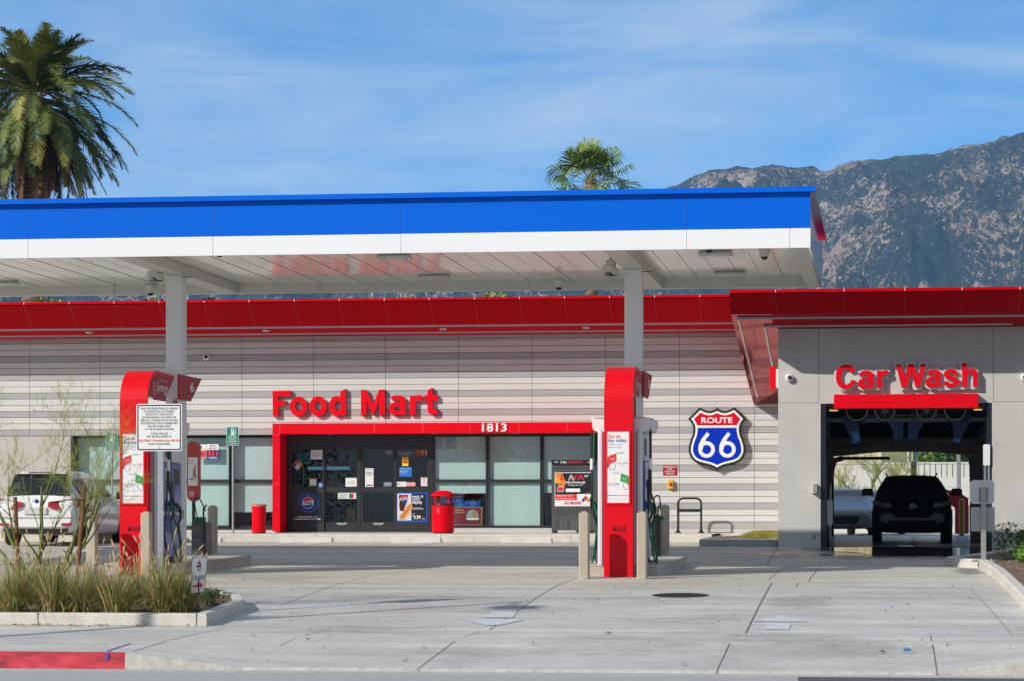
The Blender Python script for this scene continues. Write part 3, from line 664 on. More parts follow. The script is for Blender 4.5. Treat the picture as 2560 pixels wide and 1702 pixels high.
# door screen
d = MB(); zdt = zp0 - .002
xd0, xd1 = XU(718, YW), XU(1082, YW)
gx = [(729.8, 807), (815, 892), (906, 983), (990.6, 1068)]
zu0, zu1 = ZV(1216, 900, YW), ZV(1121.8, 900, YW); zl0, zl1 = ZV(1304, 900, YW), ZV(1229, 900, YW)
d.box(xd0, xd1, YW, YW + .12, zu1 + .09, zdt, DARK); d.box(xd0, XU(722, YW), YW, YW + .12, fg, zu1 + .09, DARK); d.box(XU(1077, YW), xd1, YW, YW + .12, fg, zu1 + .09, DARK)
d.box(XU(722, YW), XU(1077, YW), YW + .02, YW + .1, fg, fg + .025, ALU); frame = d.build('door_frame', store)
doors = []
eds = [722, 811, 900, 987, 1077]
for k, (a, b) in enumerate(gx):
    y = YW + (.01 if k in (0, 3) else .05); q = MB(); x0, x1 = XU(eds[k], YW) + .004, XU(eds[k + 1], YW) - .004; ga, gb = XU(a, YW), XU(b, YW)
    q.box(x0, ga, y, y + .045, fg + .03, zu1 + .085, DARK); q.box(gb, x1, y, y + .045, fg + .03, zu1 + .085, DARK)
    q.box(ga, gb, y, y + .045, zu1, zu1 + .085, DARK); q.box(ga, gb, y, y + .045, zl1, zu0, DARK); q.box(ga, gb, y, y + .045, fg + .03, zl0, DARK)
    dr = q.build('sliding_door', store); doors.append((dr, y, ga, gb))
    g_ = MB(); g_.rect(ga, gb, zu0, zu1, y + .02, DGLASS); g_.rect(ga, gb, zl0, zl1, y + .02, DGLASS); g_.build('door_pane', dr)
def ST(k, u0, v0, u1, v1):               # sticker builder: board on door k; returns mb and a mapper from pixels
    dr, y, _, _ = doors[k]; yy = y + .016
    return dr, yy, PR(u0, v0, u1, v1, yy)
Z3 = lambda x, y: (640 + x / 3.565, 940 + y / 3.565)
def sticker(k, x0, y0, x1, y1, base, name='notice', lines=(), logo=None):
    u0, v0 = Z3(x0, y0); u1, v1 = Z3(x1, y1); dr, yy, (X0, X1, Z0, Z1) = ST(k, u0, v0, u1, v1); mb = MB(); mb.rect(X0, X1, Z0, Z1, yy, base)
    W, H = X1 - X0, Z1 - Z0
    for (t, a, b, c, d_, mt, bo) in lines: mb.text(t, X0 + W * a, X0 + W * b, Z0 + H * c, Z0 + H * d_, yy - .003, mt, bold=bo)
    if logo: logo(mb, X0, X1, Z0, Z1, yy - .003)
    mb.build(name, dr); return X0, X1, Z0, Z1, yy
def diamond(mb, X0, X1, Z0, Z1, y):
    cx, cz = (X0 + X1) / 2, (Z0 + Z1) / 2; hx, hz = (X1 - X0) / 2, (Z1 - Z0) / 2
    mb.poly([(cx, Z1), (X0, cz), (cx, Z0), (X1, cz)], y, TW)
    for ox, oz, mt in ((0, .5, PRED), (-.5, 0, TB), (.5, 0, YEL), (0, -.5, TW)): mb.poly([(cx + ox * hx + dx * hx * .46, cz + oz * hz + dz * hz * .46) for dx, dz in ((0, 1), (-1, 0), (0, -1), (1, 0))], y - .002, mt)
u0, v0 = Z3(322, 740); u1, v1 = Z3(415, 835); dr, yy, (X0, X1, Z0, Z1) = ST(0, u0, v0, u1, v1); mb = MB(); diamond(mb, X0, X1, Z0, Z1, yy)
for t, a, b, c, d_ in (('3', .2, .32, .42, .6), ('4', .45, .57, .66, .84), ('0', .66, .82, .4, .6), ('SA', .4, .62, .1, .26)): mb.text(t, X0 + (X1 - X0) * a, X0 + (X1 - X0) * b, Z0 + (Z1 - Z0) * c, Z0 + (Z1 - Z0) * d_, yy - .004, TK)
mb.build('hazard_placard', dr)
def tl(n, mt=TG, w0=.1, w1=.9, top=.8, bot=.2, words='NOTICE TO ALL CUSTOMERS'):
    o = []; ws = ['PLEASE USE OTHER DOOR', 'WE CARD UNDER 30', 'NO CASH OVER 20', 'THANK YOU', 'OPEN DAILY']
    for i in range(n):
        h = (top - bot) / n; z1 = top - i * h; o.append((ws[i % 5], w0, w1, z1 - h * .7, z1, mt, 0))
    return o
sticker(0, 488, 655, 592, 738, PWHITE, lines=tl(4, top=.75))
sticker(0, 472, 905, 545, 977, PGREEN, lines=[], logo=lambda mb, a, b, c, d, y: (mb.rect(a + .0, b, c + (d - c) * .75, d, y, PRED), mb.rect(a + (b - a) * .12, b - (b - a) * .12, c + (d - c) * .12, d - (d - c) * .12, y - .003, PWHITE)))
def isa(mb, a, b, c, d, y):
    W, H = b - a, d - c; P = lambda x, z: (a + W * x, c + H * z)
    mb.disc(*P(.42, .82), W * .07, y, TW, 12)
    for k in range(10): 
        a0, a1 = R(150 + k * 21), R(150 + (k + 1) * 21); r1, r0 = .30, .23
        mb.poly([P(.48 + r1 * math.cos(a0), .36 + r1 * math.sin(a0)), P(.48 + r1 * math.cos(a1), .36 + r1 * math.sin(a1)), P(.48 + r0 * math.cos(a1), .36 + r0 * math.sin(a1)), P(.48 + r0 * math.cos(a0), .36 + r0 * math.sin(a0))], y, TW)
    mb.poly([P(.38, .74), P(.48, .74), P(.48, .38), P(.38, .38)], y, TW); mb.poly([P(.48, .45), P(.7, .45), P(.84, .18), P(.76, .15), P(.64, .38), P(.48, .38)], y, TW)
sticker(0, 556, 944, 597, 984, mat('access_blue', (.02, .14, .55), .5), name='access_symbol', logo=isa)
# cola poster in the lower left pane
def pepsi(mb, cx, cz, r, y, small=False):
    n = 32
    if not small: mb.disc(cx, cz, r * 1.08, y + .001, PWHITE, n)
    up, lo = [], []
    for k in range(17): a = R(180 - k * 180 / 16); up.append((cx + r * math.cos(a), cz + r * math.sin(a)))
    wave = lambda t, h: cz + r * (h + .10 * math.sin(t * 3.3 + .3))
    xs_ = [k / 12 * 2 - 1 for k in range(13)]
    def band(h, sgn, mt, yy):
        W = [(t, h + .09 * math.sin(t * 3.2)) for t in xs_]; W = [(t, z) for t, z in W if t * t + z * z < .99]
        a0 = math.atan2(W[0][1], W[0][0]); a1 = math.atan2(W[-1][1], W[-1][0])
        if sgn > 0:
            if a0 < 0: a0 += 2 * math.pi
            arc = [a1 + (a0 - a1) * k / 14 for k in range(15)]
        else:
            if a0 > 0: a0 -= 2 * math.pi
            arc = [a1 + (a0 - a1) * k / 14 for k in range(15)]
        mb.poly([(cx + r * x, cz + r * z) for x, z in W] + [(cx + r * math.cos(a), cz + r * math.sin(a)) for a in arc[1:-1]], yy, mt)
    mb.disc(cx, cz, r, y, PWHITE, n); band(.30, 1, PRED, y - .002); band(-.34, -1, TB, y - .002)
    mb.text('PEPSI', cx - r * .82, cx + r * .82, cz - r * .2, cz + r * .16, y - .004, TK, bold=.03)
DNAVY = mat('poster_navy', (.008, .02, .10), .3, coat=.4); DN2 = mat('poster_blue_ring', (.01, .05, .32), .3, coat=.4); PBLK = mat('poster_black', (.012, .012, .016), .25, coat=.4)
def pep1(mb, a, b, c, d, y):
    W, H = b - a, d - c; cx, cz = a + W * .52, c + H * .66
    for r, mt, dy in ((.42, DNAVY, 0), (.33, DN2, -.0015), (.26, DNAVY, -.003)): mb.disc(cx + W * .02, cz, W * r, y + .004 + dy, mt, 40)
    pepsi(mb, cx, cz, W * .175, y - .003); mb.text('WELCOME TO', a + W * .17, a + W * .84, c + H * .165, c + H * .21, y - .003, TW, bold=.03); mb.text('PASADENA MOBIL', a + W * .06, a + W * .95, c + H * .09, c + H * .14, y - .003, TW, bold=.03)
sticker(0, 322, 1034, 595, 1300, PBLK, name='cola_poster', logo=pep1)
sticker(1, 798, 903, 898, 980, PWHITE, lines=[('NO LARGE BILLS', .15, .85, .52, .6, TG, 0), ('WILL NOT BE ACCEPTED', .1, .9, .34, .44, TG, 0), ('$50 & $100', .35, .65, .2, .26, TG, 0)])
sticker(1, 730, 1036, 893, 1090, mat('pale_green_print', (.62, .70, .64), .5), lines=[('OPEN A CARD', .08, .5, .7, .86, TG, 0), ('SAVE TODAY', .08, .5, .46, .62, TG, 0), ('WITH POINTS', .08, .4, .14, .3, TK, 0)], logo=lambda mb, a, b, c, d, y: (mb.rect(a + (b - a) * .63, a + (b - a) * .74, c + (d - c) * .12, c + (d - c) * .88, y, TK), mb.rect(a + (b - a) * .75, a + (b - a) * .86, c + (d - c) * .12, c + (d - c) * .88, y, PRED)))
sticker(2, 973, 817, 1047, 983, PWHITE, lines=[('EARN MORE', .12, .88, .90, .95, TK, 0), ('SAVE UP TO', .1, .9, .74, .80, TK, .02), ('10c PER GALLON', .1, .9, .66, .71, TK, 0), ('EVERY DAY', .2, .8, .58, .63, TK, 0)], logo=lambda mb, a, b, c, d, y: mb.rect(a + (b - a) * .15, a + (b - a) * .85, c + (d - c) * .06, c + (d - c) * .12, y, TK))
sticker(2, 1152, 655, 1215, 700, mat('grey_notice', (.10, .10, .15), .5), lines=tl(3, TW))
sticker(2, 1137, 940, 1210, 980, mat('slate_notice', (.16, .20, .26), .5), lines=[('EVERY DAY', .2, .8, .65, .85, TW, 0), ('LOW PRICE', .1, .9, .35, .55, TW, 0)])
u0, v0 = Z3(1268, 675); u1, v1 = Z3(1400, 705); dr, yy, (X0, X1, Z0, Z1) = ST(3, u0, v0, u1, v1); mb = MB(); mb.text('No Shirt, No Shoes, No Service', X0, X1, Z0 + (Z1 - Z0) * .6, Z1, yy, TW); mb.text('Service Animals Only', X0 + .07, X1 - .07, Z0, Z0 + (Z1 - Z0) * .35, yy, TW); mb.build('lettering', dr)
sticker(3, 1303, 717, 1357, 797, mat('yellow_notice', (.85, .72, .05), .5), lines=[('OPEN', .2, .8, .86, .93, TK, 0), ('24 HRS', .15, .85, .72, .8, TR, .02)], logo=lambda mb, a, b, c, d, y: mb.rect(a + .01, b - .01, c + (d - c) * .3, c + (d - c) * .62, y, PRED))
sticker(3, 1277, 808, 1387, 893, mat('notice_blue', (.01, .17, .62), .5), lines=[('ATTENTION CUSTOMERS', .05, .95, .8, .9, TW, 0), ('DRIVE OFFS ARE', .05, .7, .55, .65, TW, 0), ('PROSECUTED', .05, .6, .38, .46, TW, 0)])
sticker(3, 1250, 937, 1340, 980, PWHITE, lines=[('CASH BACK', .05, .4, .4, .65, TK, .02)])
sticker(3, 1341, 942, 1420, 977, mat('pink_notice', (.8, .35, .3), .5), lines=[('DEBIT AND CREDIT', .05, .95, .4, .65, PWHITE, 0)])
sticker(3, 1470, 901, 1527, 976, PWHITE, lines=[('NO', .3, .7, .66, .95, TR, .03), ('SMOKING', .15, .85, .42, .56, TR, 0), ('WITHIN 20 FT', .15, .85, .2, .3, TR, 0)])
sticker(3, 1418, 648, 1527, 708, mat('snack_poster_dark', (.22, .05, .03), .4), lines=[('2 FOR $3', .05, .35, .55, .7, YEL, 0)], logo=lambda mb, a, b, c, d, y: [mb.rect(a + (b - a) * (.42 + .14 * k), a + (b - a) * (.53 + .14 * k), c + (d - c) * .25, c + (d - c) * .9, y, mt) for k, mt in enumerate((PRED, YEL, TB, YEL))])
# hot dog poster
def hotdog(mb, a, b, c, d, y):
    W, H = b - a, d - c; P = lambda x, z: (a + W * x, c + H * z)
    mb.rect(a + W * .04, a + W * .49, c + H * .05, c + H * .95, y, mat('poster_pale_photo', (.66, .66, .72), .4)); mb.rect(a + W * .49, a + W * .96, c + H * .05, c + H * .95, y - .0005, PBLK)
    gl = [(.12, .95), (.38, .95), (.37, .78), (.35, .66), (.30, .55), (.24, .35), (.12, .38), (.10, .6), (.12, .72), (.09, .85)]; mb.poly([P(*p) for p in gl], y - .002, mat('cola_brown', (.07, .012, .012), .3))
    mb.poly([P(.12, .95), P(.38, .95), P(.38, .91), P(.12, .91)], y - .003, mat('ice_white', (.7, .7, .75), .4)); pepsi(mb, a + W * .245, c + H * .78, W * .11, y - .004, True)
    bun = [(.10, .12), (.16, .07), (.26, .08), (.38, .22), (.50, .42), (.52, .55), (.46, .62), (.38, .56), (.24, .36), (.12, .22)]; mb.poly([P(*p) for p in bun], y - .005, mat('bun_tan', (.75, .38, .10), .5))
    dog = [(.13, .13), (.19, .10), (.30, .24), (.42, .42), (.48, .55), (.45, .60), (.36, .50), (.24, .32), (.14, .19)]; mb.poly([P(*p) for p in dog], y - .006, mat('sausage_red', (.45, .05, .02), .4))
    for k in range(7):
        x, z = .17 + k * .045, .15 + k * .065; mb.poly([P(x - .03, z + .03), P(x + .0, z + .05), P(x + .035, z - .0), P(x + .015, z - .015)], y - .007, mat('mustard', (.85, .60, .05), .4))
    for t, x0, x1, z0, z1, mt, bo in (('PAIR IT', .52, .88, .80, .88, TW, .04), ('WITH', .52, .76, .71, .785, TW, .04), ('PEPSI', .52, .82, .60, .69, TW, .04), ('BUY A HOT DOG', .53, .80, .455, .485, TW, .02), ('AND A 20 OZ PEPSI', .53, .88, .42, .45, TW, .02), ('FOR', .53, .61, .26, .285, TW, .02), ('$', .53, .56, .16, .22, TW, .04), ('3.99', .57, .79, .09, .22, TW, .04)): mb.text(t, a + W * x0, a + W * x1, c + H * z0, c + H * z1, y - .003, mt, bold=bo)
    pepsi(mb, a + W * .885, c + H * .105, W * .04, y - .003, True)
sticker(3, 1248, 1030, 1527, 1295, mat('poster_blue_edge', (.01, .10, .60), .4), name='hot_dog_poster', logo=hotdog)
for k, (x0, x1) in ((1, (714, 813)), (2, (1040, 1141))):
    u0, v0 = Z3(x0, 1303); u1, v1 = Z3(x1, 1322); dr, yy, (X0, X1, Z0, Z1) = ST(k, u0, v0, u1, v1); yy = doors[k][1] - .003; mb = MB(); mb.text('AUTOMATIC DOOR', X0, X1, Z0 + (Z1 - Z0) * .55, Z1, yy, TW, bold=.03); mb.text('KEEP CLEAR', X0 + .05, X1 - .05, Z0, Z0 + (Z1 - Z0) * .42, yy, TW, bold=.03); mb.build('lettering', dr)
# window posters
def wposter(win, u0, v0, u1, v1, base, name, lines=(), fn=None, y=YW + .085):
    X0, X1, Z0, Z1 = PR(u0, v0, u1, v1, y); mb = MB(); mb.rect(X0, X1, Z0, Z1, y, base); W, H = X1 - X0, Z1 - Z0
    for (t, a, b, c, d_, mt, bo) in lines: mb.text(t, X0 + W * a, X0 + W * b, Z0 + H * c, Z0 + H * d_, y - .003, mt, bold=bo)
    if fn: fn(mb, X0, X1, Z0, Z1, y - .003)
    return mb.build(name, win)
PAPER = mat('pale_paper', (.45, .52, .52), .7)
wposter(wr[0], 1087, 1091, 1108, 1121, PAPER, 'posted_notice', lines=tl(5, TK, top=.95, bot=.1)); wposter(wr[0], 1112, 1091, 1140, 1121, PAPER, 'posted_notice', lines=[('NOTICE', .05, .95, .72, .95, TB, .02)] + tl(4, TG, top=.65, bot=.1))
def regala(mb, a, b, c, d, y):
    W, H = b - a, d - c; P = lambda x, z: (a + W * x, c + H * z); G_ = mat('poster_gold', (.75, .5, .2), .5)
    for r in ((0, 1, .0, .02), (0, 1, .98, 1), (.985, 1, .02, .98)): mb.rect(a + W * r[0], a + W * r[1], c + H * r[2], c + H * r[3], y, G_)
    pts = [P(.72 + .17 * math.cos(R(k * 12)), .55 + .3 * math.sin(R(k * 12))) for k in range(16)]; mb.poly(pts + [P(.55, .38), P(.89, .38)], y, mat('poster_scene', (.25, .42, .38), .5)); mb.poly([P(.72, .4), P(.82, .4), P(.84, .75), P(.74, .78)], y - .002, mat('poster_orange', (.6, .2, .05), .5)); mb.poly([P(.53, .38), P(.92, .38), P(.88, .28), P(.58, .28)], y - .002, TW)
    mb.text('REGALA', a + W * .22, a + W * .46, c + H * .78, c + H * .86, y, G_, bold=.02); mb.text('DIVERSIÓN', a + W * .16, a + W * .5, c + H * .66, c + H * .74, y, G_, bold=.02)
wposter(wr[0], 1120, 1266, 1205, 1311, mat('poster_maroon', (.22, .02, .03), .5), 'gift_poster', fn=regala)
w3 = None
# lottery sign in the left window
lt = thing('lottery_sign', 'orange and blue jackpot sign with red digits in the left window', 'sign', (XU(520, YW - .02), YW, ZV(1150, 520, YW)))
m = MB(); X0, X1, Z0, Z1 = PR(490, 1109, 547, 1147, YW + .2); y = YW + .18; m.box(X0, X1, y, y + .004, Z0, Z1, MGREY); W, H = X1 - X0, Z1 - Z0
YL = y - .003
m.rect(X0, X0 + W * .46, Z0 + H * .62, Z1 - H * .02, YL, TW); m.rect(X0, X0 + W * .46, Z0 + H * .14, Z0 + H * .62, YL, mat('lottery_orange', (.8, .25, .02), .5)); m.rect(X0 + W * .03, X0 + W * .44, Z0 + H * .2, Z0 + H * .5, YL - .002, TK)
m.rect(X0 + W * .48, X1, Z0, Z0 + H * .6, YL, TB); m.rect(X0 + W * .48, X1, Z0 + H * .62, Z1, YL, TW); m.rect(X0 + W * .5, X1 - W * .02, Z0 + H * .22, Z0 + H * .55, YL - .002, TK)
m.disc(X0 + W * .2, Z0 + H * .82, W * .07, YL - .002, TB, 12); m.text('LOTTERY', X0 + W * .04, X0 + W * .42, Z0 + H * .66, Z0 + H * .72, YL - .002, TB)
m.text('MEGA', X0 + W * .62, X0 + W * .92, Z0 + H * .82, Z0 + H * .95, YL - .002, TR, bold=.03); m.text('MILLIONS', X0 + W * .58, X0 + W * .92, Z0 + H * .66, Z0 + H * .77, YL - .002, TB, bold=.03)
m.text('18', X0 + W * .26, X0 + W * .43, Z0 + H * .23, Z0 + H * .47, YL - .004, LEDR, bold=.02); m.text('311', X0 + W * .54, X0 + W * .94, Z0 + H * .25, Z0 + H * .52, YL - .004, LEDR, bold=.02)
m.text('MILLION', X0 + W * .08, X0 + W * .42, Z0 + H * .04, Z0 + H * .12, YL - .002, TW); m.text('MILLION', X0 + W * .58, X0 + W * .92, Z0 + H * .05, Z0 + H * .16, YL - .002, TW, bold=.02)
m.build('jackpot_board', lt)
# interior room
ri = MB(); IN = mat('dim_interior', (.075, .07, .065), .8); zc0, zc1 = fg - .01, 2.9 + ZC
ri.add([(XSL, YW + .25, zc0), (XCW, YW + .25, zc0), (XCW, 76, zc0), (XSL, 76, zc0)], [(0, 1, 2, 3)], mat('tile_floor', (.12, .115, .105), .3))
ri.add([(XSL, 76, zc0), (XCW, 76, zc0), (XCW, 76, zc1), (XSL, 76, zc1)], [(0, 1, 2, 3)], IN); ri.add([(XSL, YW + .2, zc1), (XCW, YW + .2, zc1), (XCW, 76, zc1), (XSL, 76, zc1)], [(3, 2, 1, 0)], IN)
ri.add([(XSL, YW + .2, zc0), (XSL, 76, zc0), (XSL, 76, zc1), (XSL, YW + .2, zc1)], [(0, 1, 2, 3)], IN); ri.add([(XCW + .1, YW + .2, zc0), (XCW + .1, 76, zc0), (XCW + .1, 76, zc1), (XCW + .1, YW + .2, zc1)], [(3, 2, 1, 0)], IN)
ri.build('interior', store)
# shelf of drinks seen through the doors
sh = thing('drinks_cooler', 'lit drinks shelves with rows of bottles seen through the left doors', 'cooler', (XU(820, 71), 71, fg))
m = MB(); ys = 71.0; X0, X1 = XU(770, ys), XU(871, ys)
m.box(X0, X1, ys + .5, ys + .6, fg, fg + 2.1, DGREY); m.box(X0, X0 + .05, ys, ys + .5, fg, fg + 2.1, DGREY)
zs = [ZV(v, 820, ys) for v in (1300, 1270, 1235, 1213, 1193)]
for z in zs: m.box(X0 + .05, X1, ys, ys + .5, z - .02, z, MGREY)
m.build('rack', sh)
m = MB(); z = ZV(1173, 820, ys); m.box(X0, X1, ys - .02, ys + .2, z, z + .085, mat('cooler_sky_panel', (.15, .35, .5), .4, emit=(.25, .55, .8), es=.35)); m.build('header_panel', sh)
rb = random.Random(11); BM = [mat('bottle_' + n, c, .2) for n, c in (('amber', (.18, .07, .02)), ('red', (.35, .02, .02)), ('clear', (.35, .38, .4)), ('dark', (.03, .03, .03)), ('green', (.02, .15, .06)), ('orange', (.5, .15, .03)))]
for z in zs[2:]:
    x = X0 + .1
    while x < X1 - .05:
        b = MB(); r = rb.uniform(.028, .036); h = rb.uniform(.15, .2); b.lathe([(0, z), (r, z), (r, z + h * .6), (r * .4, z + h * .85), (r * .4, z + h), (0, z + h)], x, ys + .06, rb.choice(BM), 8)
        b.build('bottle', sh); x += rb.uniform(.078, .1)
m = MB(); z = ZV(1169, 820, ys)
x = X0 + .02
while x < X1 - .1: m.box(x, x + .07, ys + .02, ys + .1, z + .02, z + rb.uniform(.10, .17), rb.choice([BM[0], BM[1], BM[5]])); x += .08
m.build('snack_boxes', sh)
m = MB(); m.rect; m.text('SIP CHI', XU(748, 70), XU(776, 70), ZV(1148, 760, 70), ZV(1141, 760, 70), 69.995, mat('menu_light_text', (.5, .7, .75), .5), bold=.01); m.text('SMOOTHIE', XU(752, 70), XU(776, 70), ZV(1154, 760, 70), ZV(1150.5, 760, 70), 69.995, MATS['menu_light_text'])
m.box(XU(743, 70), XU(777, 70), 70, 70.02, ZV(1157, 760, 70), ZV(1131, 760, 70), mat('menu_teal', (.01, .10, .14), .5, emit=(.01, .12, .18), es=.15)); m.build('menu_board', label='dark teal drinks board hanging inside behind the leftmost door', cat='sign')
ls = MB()
for k in range(12): z = ZV(1165 + k * 4.3, 759, 70.5); ls.box(XU(758, 70.5), XU(758.8, 70.5), 70.5, 70.51, z - .01, z + .008, mat('green_indicator', (.05, .3, .2), .5, emit=(.2, .9, .6), es=.6))
ls.build('light_strip', label='vertical row of small green lights inside the left door', cat='light')
# shelves deeper in the shop
for ua, ub, ys, lab in ((906, 985, 72.5, 'dim shelf unit with packets seen through the third door panel'), (1000, 1068, 73.2, 'dim shelf unit with packets seen through the right door panel')):
    t = thing('display_shelf', lab, 'shelf', (XU((ua + ub) / 2, ys), ys, fg)); X0, X1 = XU(ua, ys), XU(ub, ys); m = MB(); m.box(X0, X1, ys + .3, ys + .34, fg, fg + 1.7, DGREY)
    for z in (.25, .6, .95, 1.3): m.box(X0, X1, ys, ys + .3, fg + z - .02, fg + z, MGREY)
    m.build('rack', t); m = MB()
    for z in (.25, .6, .95, 1.3):
        x = X0 + .02
        while x < X1 - .1: w_ = rb.uniform(.05, .11); m.box(x, x + w_, ys + .03, ys + .2, fg + z, fg + z + rb.uniform(.12, .24), rb.choice(BM)); x += w_ + .01
    m.build('packets', t)
for k, (u, y) in enumerate(((800, 71.5), (925, 72), (1045, 71.8), (620, 71.8), (1160, 71.6))):
    m = MB(); x = XU(u, y); m.box(x - .5, x + .5, y - .05, y + .05, zc1 - .03, zc1 - .01, mat('shop_tube_light', (.8, .8, .8), .5, emit=(1, .97, .9), es=2.5)); m.build('ceiling_lamp', store)
# wet floor sign
wf = thing('wet_floor_sign', 'yellow folding caution sign standing inside the second door', 'floor sign', (XU(879, 69), 69, fg))
X0, X1, Z0, Z1 = PR(866, 1268, 891, 1303, 69.0); m = MB(); W = X1 - X0
for s in (-1, 1):
    y0, y1 = 69.0 + s * .14, 69.0 + s * .01; q = [(X0, y0, Z0), (X1, y0, Z0), (X1 - W * .14, y1, Z1), (X0 + W * .14, y1, Z1)]
    if s > 0: q = q[::-1]
    q2 = [(a, b + .012, c) for a, b, c in q]; m.add(q + q2, [(0, 1, 2, 3), (7, 6, 5, 4), (0, 4, 5, 1), (1, 5, 6, 2), (2, 6, 7, 3), (3, 7, 4, 0)], YEL)
m.build('panels', wf)
m = MB(); F = lambda x, z, dd=0: (x, 68.86 + (z - Z0) / (Z1 - Z0) * .13 - .004, z); m.text('CAUTION', X0 + W * .24, X1 - W * .24, Z0 + .17, Z0 + .20, 0, TK, fn=F); m.add([F(X0 + W * .5, Z0 + .14), F(X0 + W * .3, Z0 + .04), F(X0 + W * .7, Z0 + .04)], [(0, 1, 2)], TK); m.build('lettering', wf)
# water multipacks in the right window
def pack(u0, v0, u1, v1, lab):
    y = YW + .3; X0, X1, Z0, Z1 = PR(u0, v0, u1, v1, y); t = thing('water_pack', lab, 'bottled water', ((X0 + X1) / 2, y, Z0), 'water packs in the window')
    m = MB(); m.bbox(X0, X1, y, y + .25, Z0, Z1 - .04, mat('shrink_wrap_blue', (.01, .10, .42), .15, coat=1), .02)
    n_ = 5
    for k in range(n_): x = X0 + (X1 - X0) * (k + .5) / n_; m.lathe([(.03, Z1 - .04), (.028, Z1 - .02), (.014, Z1 - .008), (.014, Z1), (0, Z1)], x, y + .06, mat('pet_clear', (.35, .5, .65), .1, coat=1), 8)
    m.build('wrapped_bottles', t); m = MB(); cx = (X0 + X1) / 2; m.disc(cx, (Z0 + Z1) / 2 - .01, (Z1 - Z0) * .3, y - .004, mat('label_sky', (.1, .4, .75), .4), 16); m.disc(cx, (Z0 + Z1) / 2 - .01, (Z1 - Z0) * .2, y - .006, TB, 16); m.build('label_print', t)
pack(1098, 1233, 1128, 1260, 'blue wrapped bottled water pack left in window, behind red bin'); pack(1131, 1233, 1160, 1254, 'blue wrapped bottled water pack on top, right of the red bin'); pack(1137, 1252, 1166, 1266, 'lower blue water pack above the maroon poster'); pack(1163, 1248, 1202, 1266, 'wide low water pack at the right end of the stack')
sb = MB(); X0, X1, Z0, Z1 = PR(1090, 1266, 1208, 1312, YW + .3); sb.box(X0, X1, YW + .28, YW + .9, fg, Z1, IN); sb.build('stock_stand', label='low dark stand in the window carrying the water packs', cat='stand')
# ---- store roof
XR0, XR1 = XSL - 3, -3.32
zT, yT, zE, yE = 5.30 + ZC, 66.07, 4.78 + ZC, 66.74
ROOFR = mat('gloss_red_metal', (.52, .001, .006), .55, spec=.05, var=.03, vscale=.6); SOFR = mat('gloss_red_soffit', (.42, .002, .010), .12, coat=1)
m = MB(); m.prismX([(yT, zT), (yE, zE), (68.02, ZTOP), (68.02, zT + .02), (yT + .1, zT + .02)], XR0, XR1, ROOFR); m.box(XR0, XR1, yT - .015, yT + .12, zT + .021, zT + .085, ROOFR)
m.box(XR0, XR1, 68.021, 80, 5.1 + ZC, 5.3 + ZC, DGREY)
SL = mat('roof_seam_line', (.75, .10, .12), .4)
for k in range(-4, 18):
    x = XU(60 + 112.6 * k + .0 * k, yT); 
    if XR0 < x < XR1:
        w2 = .005; o_ = .003
        m.add([(x - w2, yT - o_, zT - o_), (x + w2, yT - o_, zT - o_), (x + w2, yE - o_, zE - o_), (x - w2, yE - o_, zE - o_)], [(0, 3, 2, 1), (0, 1, 2, 3)], SL); m.box(x - w2, x + w2, yT - .018, yT, zT + .022, zT + .086, TW)
m.build('roof_edge', store)
RAIL = mat('pale_led_rail', (.55, .42, .44), .3, coat=.5)
sf = lambda y: zE + (ZTOP - zE) * (y - yE) / (68.02 - yE)
m = MB()
for y in (yE + .06, yE + .84): m = MB(); m.box(XR0, XR1, y, y + .05, sf(y) - .045, sf(y) + .01, RAIL); m.build('led_rail', store)
for k, u in enumerate((223, 666, 1108, 1466)): 
    m = MB(); y = yE + .52; x = XU(u, y); z = sf(y); m.lathe([(0, z - .03), (.085, z - .03), (.10, z - .012), (.10, z + .01)], x, y, ALU, 18)
    m.disc; m.build('soffit_light', label=['first', 'second', 'third', 'fourth'][k] + ' small round downlight from the left in the red store soffit', cat='light', group='round lights in the store soffit')
# dome camera on the wall
def wallcam(u, v, Y, lab):
    t = thing('security_camera', lab, 'camera', (XU(u, Y), Y, ZV(v, u, Y))); x, z = XU(u, Y), ZV(v, u, Y)
    m = MB(); m.lathe([(0, Y - .09), (.05, Y - .10), (.08, Y - .085), (.085, Y - .02), (.085, Y)], x, 0, WPLAS, 20, axis='y', cz=z); m.build('housing', t)
    m = MB(); m.lathe([(0, Y - .135), (.025, Y - .13), (.04, Y - .115), (.048, Y - .095)], x + .01, 0, BLACK, 16, axis='y', cz=z + .0); m.build('dome', t)
wallcam(516.5, 891, YW, 'white dome camera on the store wall right of the left column'); wallcam(1973.5, 943, 59.6, 'white dome camera on the beige wall left of the wash sign'); wallcam(2561, 942, 59.6, 'white camera at the right edge of the beige wall')
# sidewalk in front of the store
xs1 = xg0
sw = MB(); sz = lambda y: G(64) + .18 + .02 * (y - 64) / 4
for a, b in ((-30, -18), (-18, XU(560, 64)), (XU(560, 64), XU(792, 64)), (XU(792, 64), XU(1102, 64)), (XU(1102, 64), XU(1185, 64)), (XU(1185, 64), XU(1427, 64)), (XU(1427, 64), xs1)):
    sw.add([(a + .004, 64, G(64) - .03), (b - .004, 64, G(64) - .03), (b - .004, 64, sz(64) - .02), (a + .004, 64, sz(64) - .02), (b - .004, 64.02, sz(64)), (a + .004, 64.02, sz(64)), (b - .004, 68, sz(68)), (a + .004, 68, sz(68))], [(0, 1, 2, 3), (3, 2, 4, 5), (5, 4, 6, 7)], CONC)
sw.box(-30, xs1, 64.03, 68, G(64) - .02, sz(64) - .03, jm); sw.box(xs1 - .002, XCW, 66.9, 68, G(64), sz(66.9), CONC); struct(sw, 'walkway')
from mathutils.geometry import tessellate_polygon
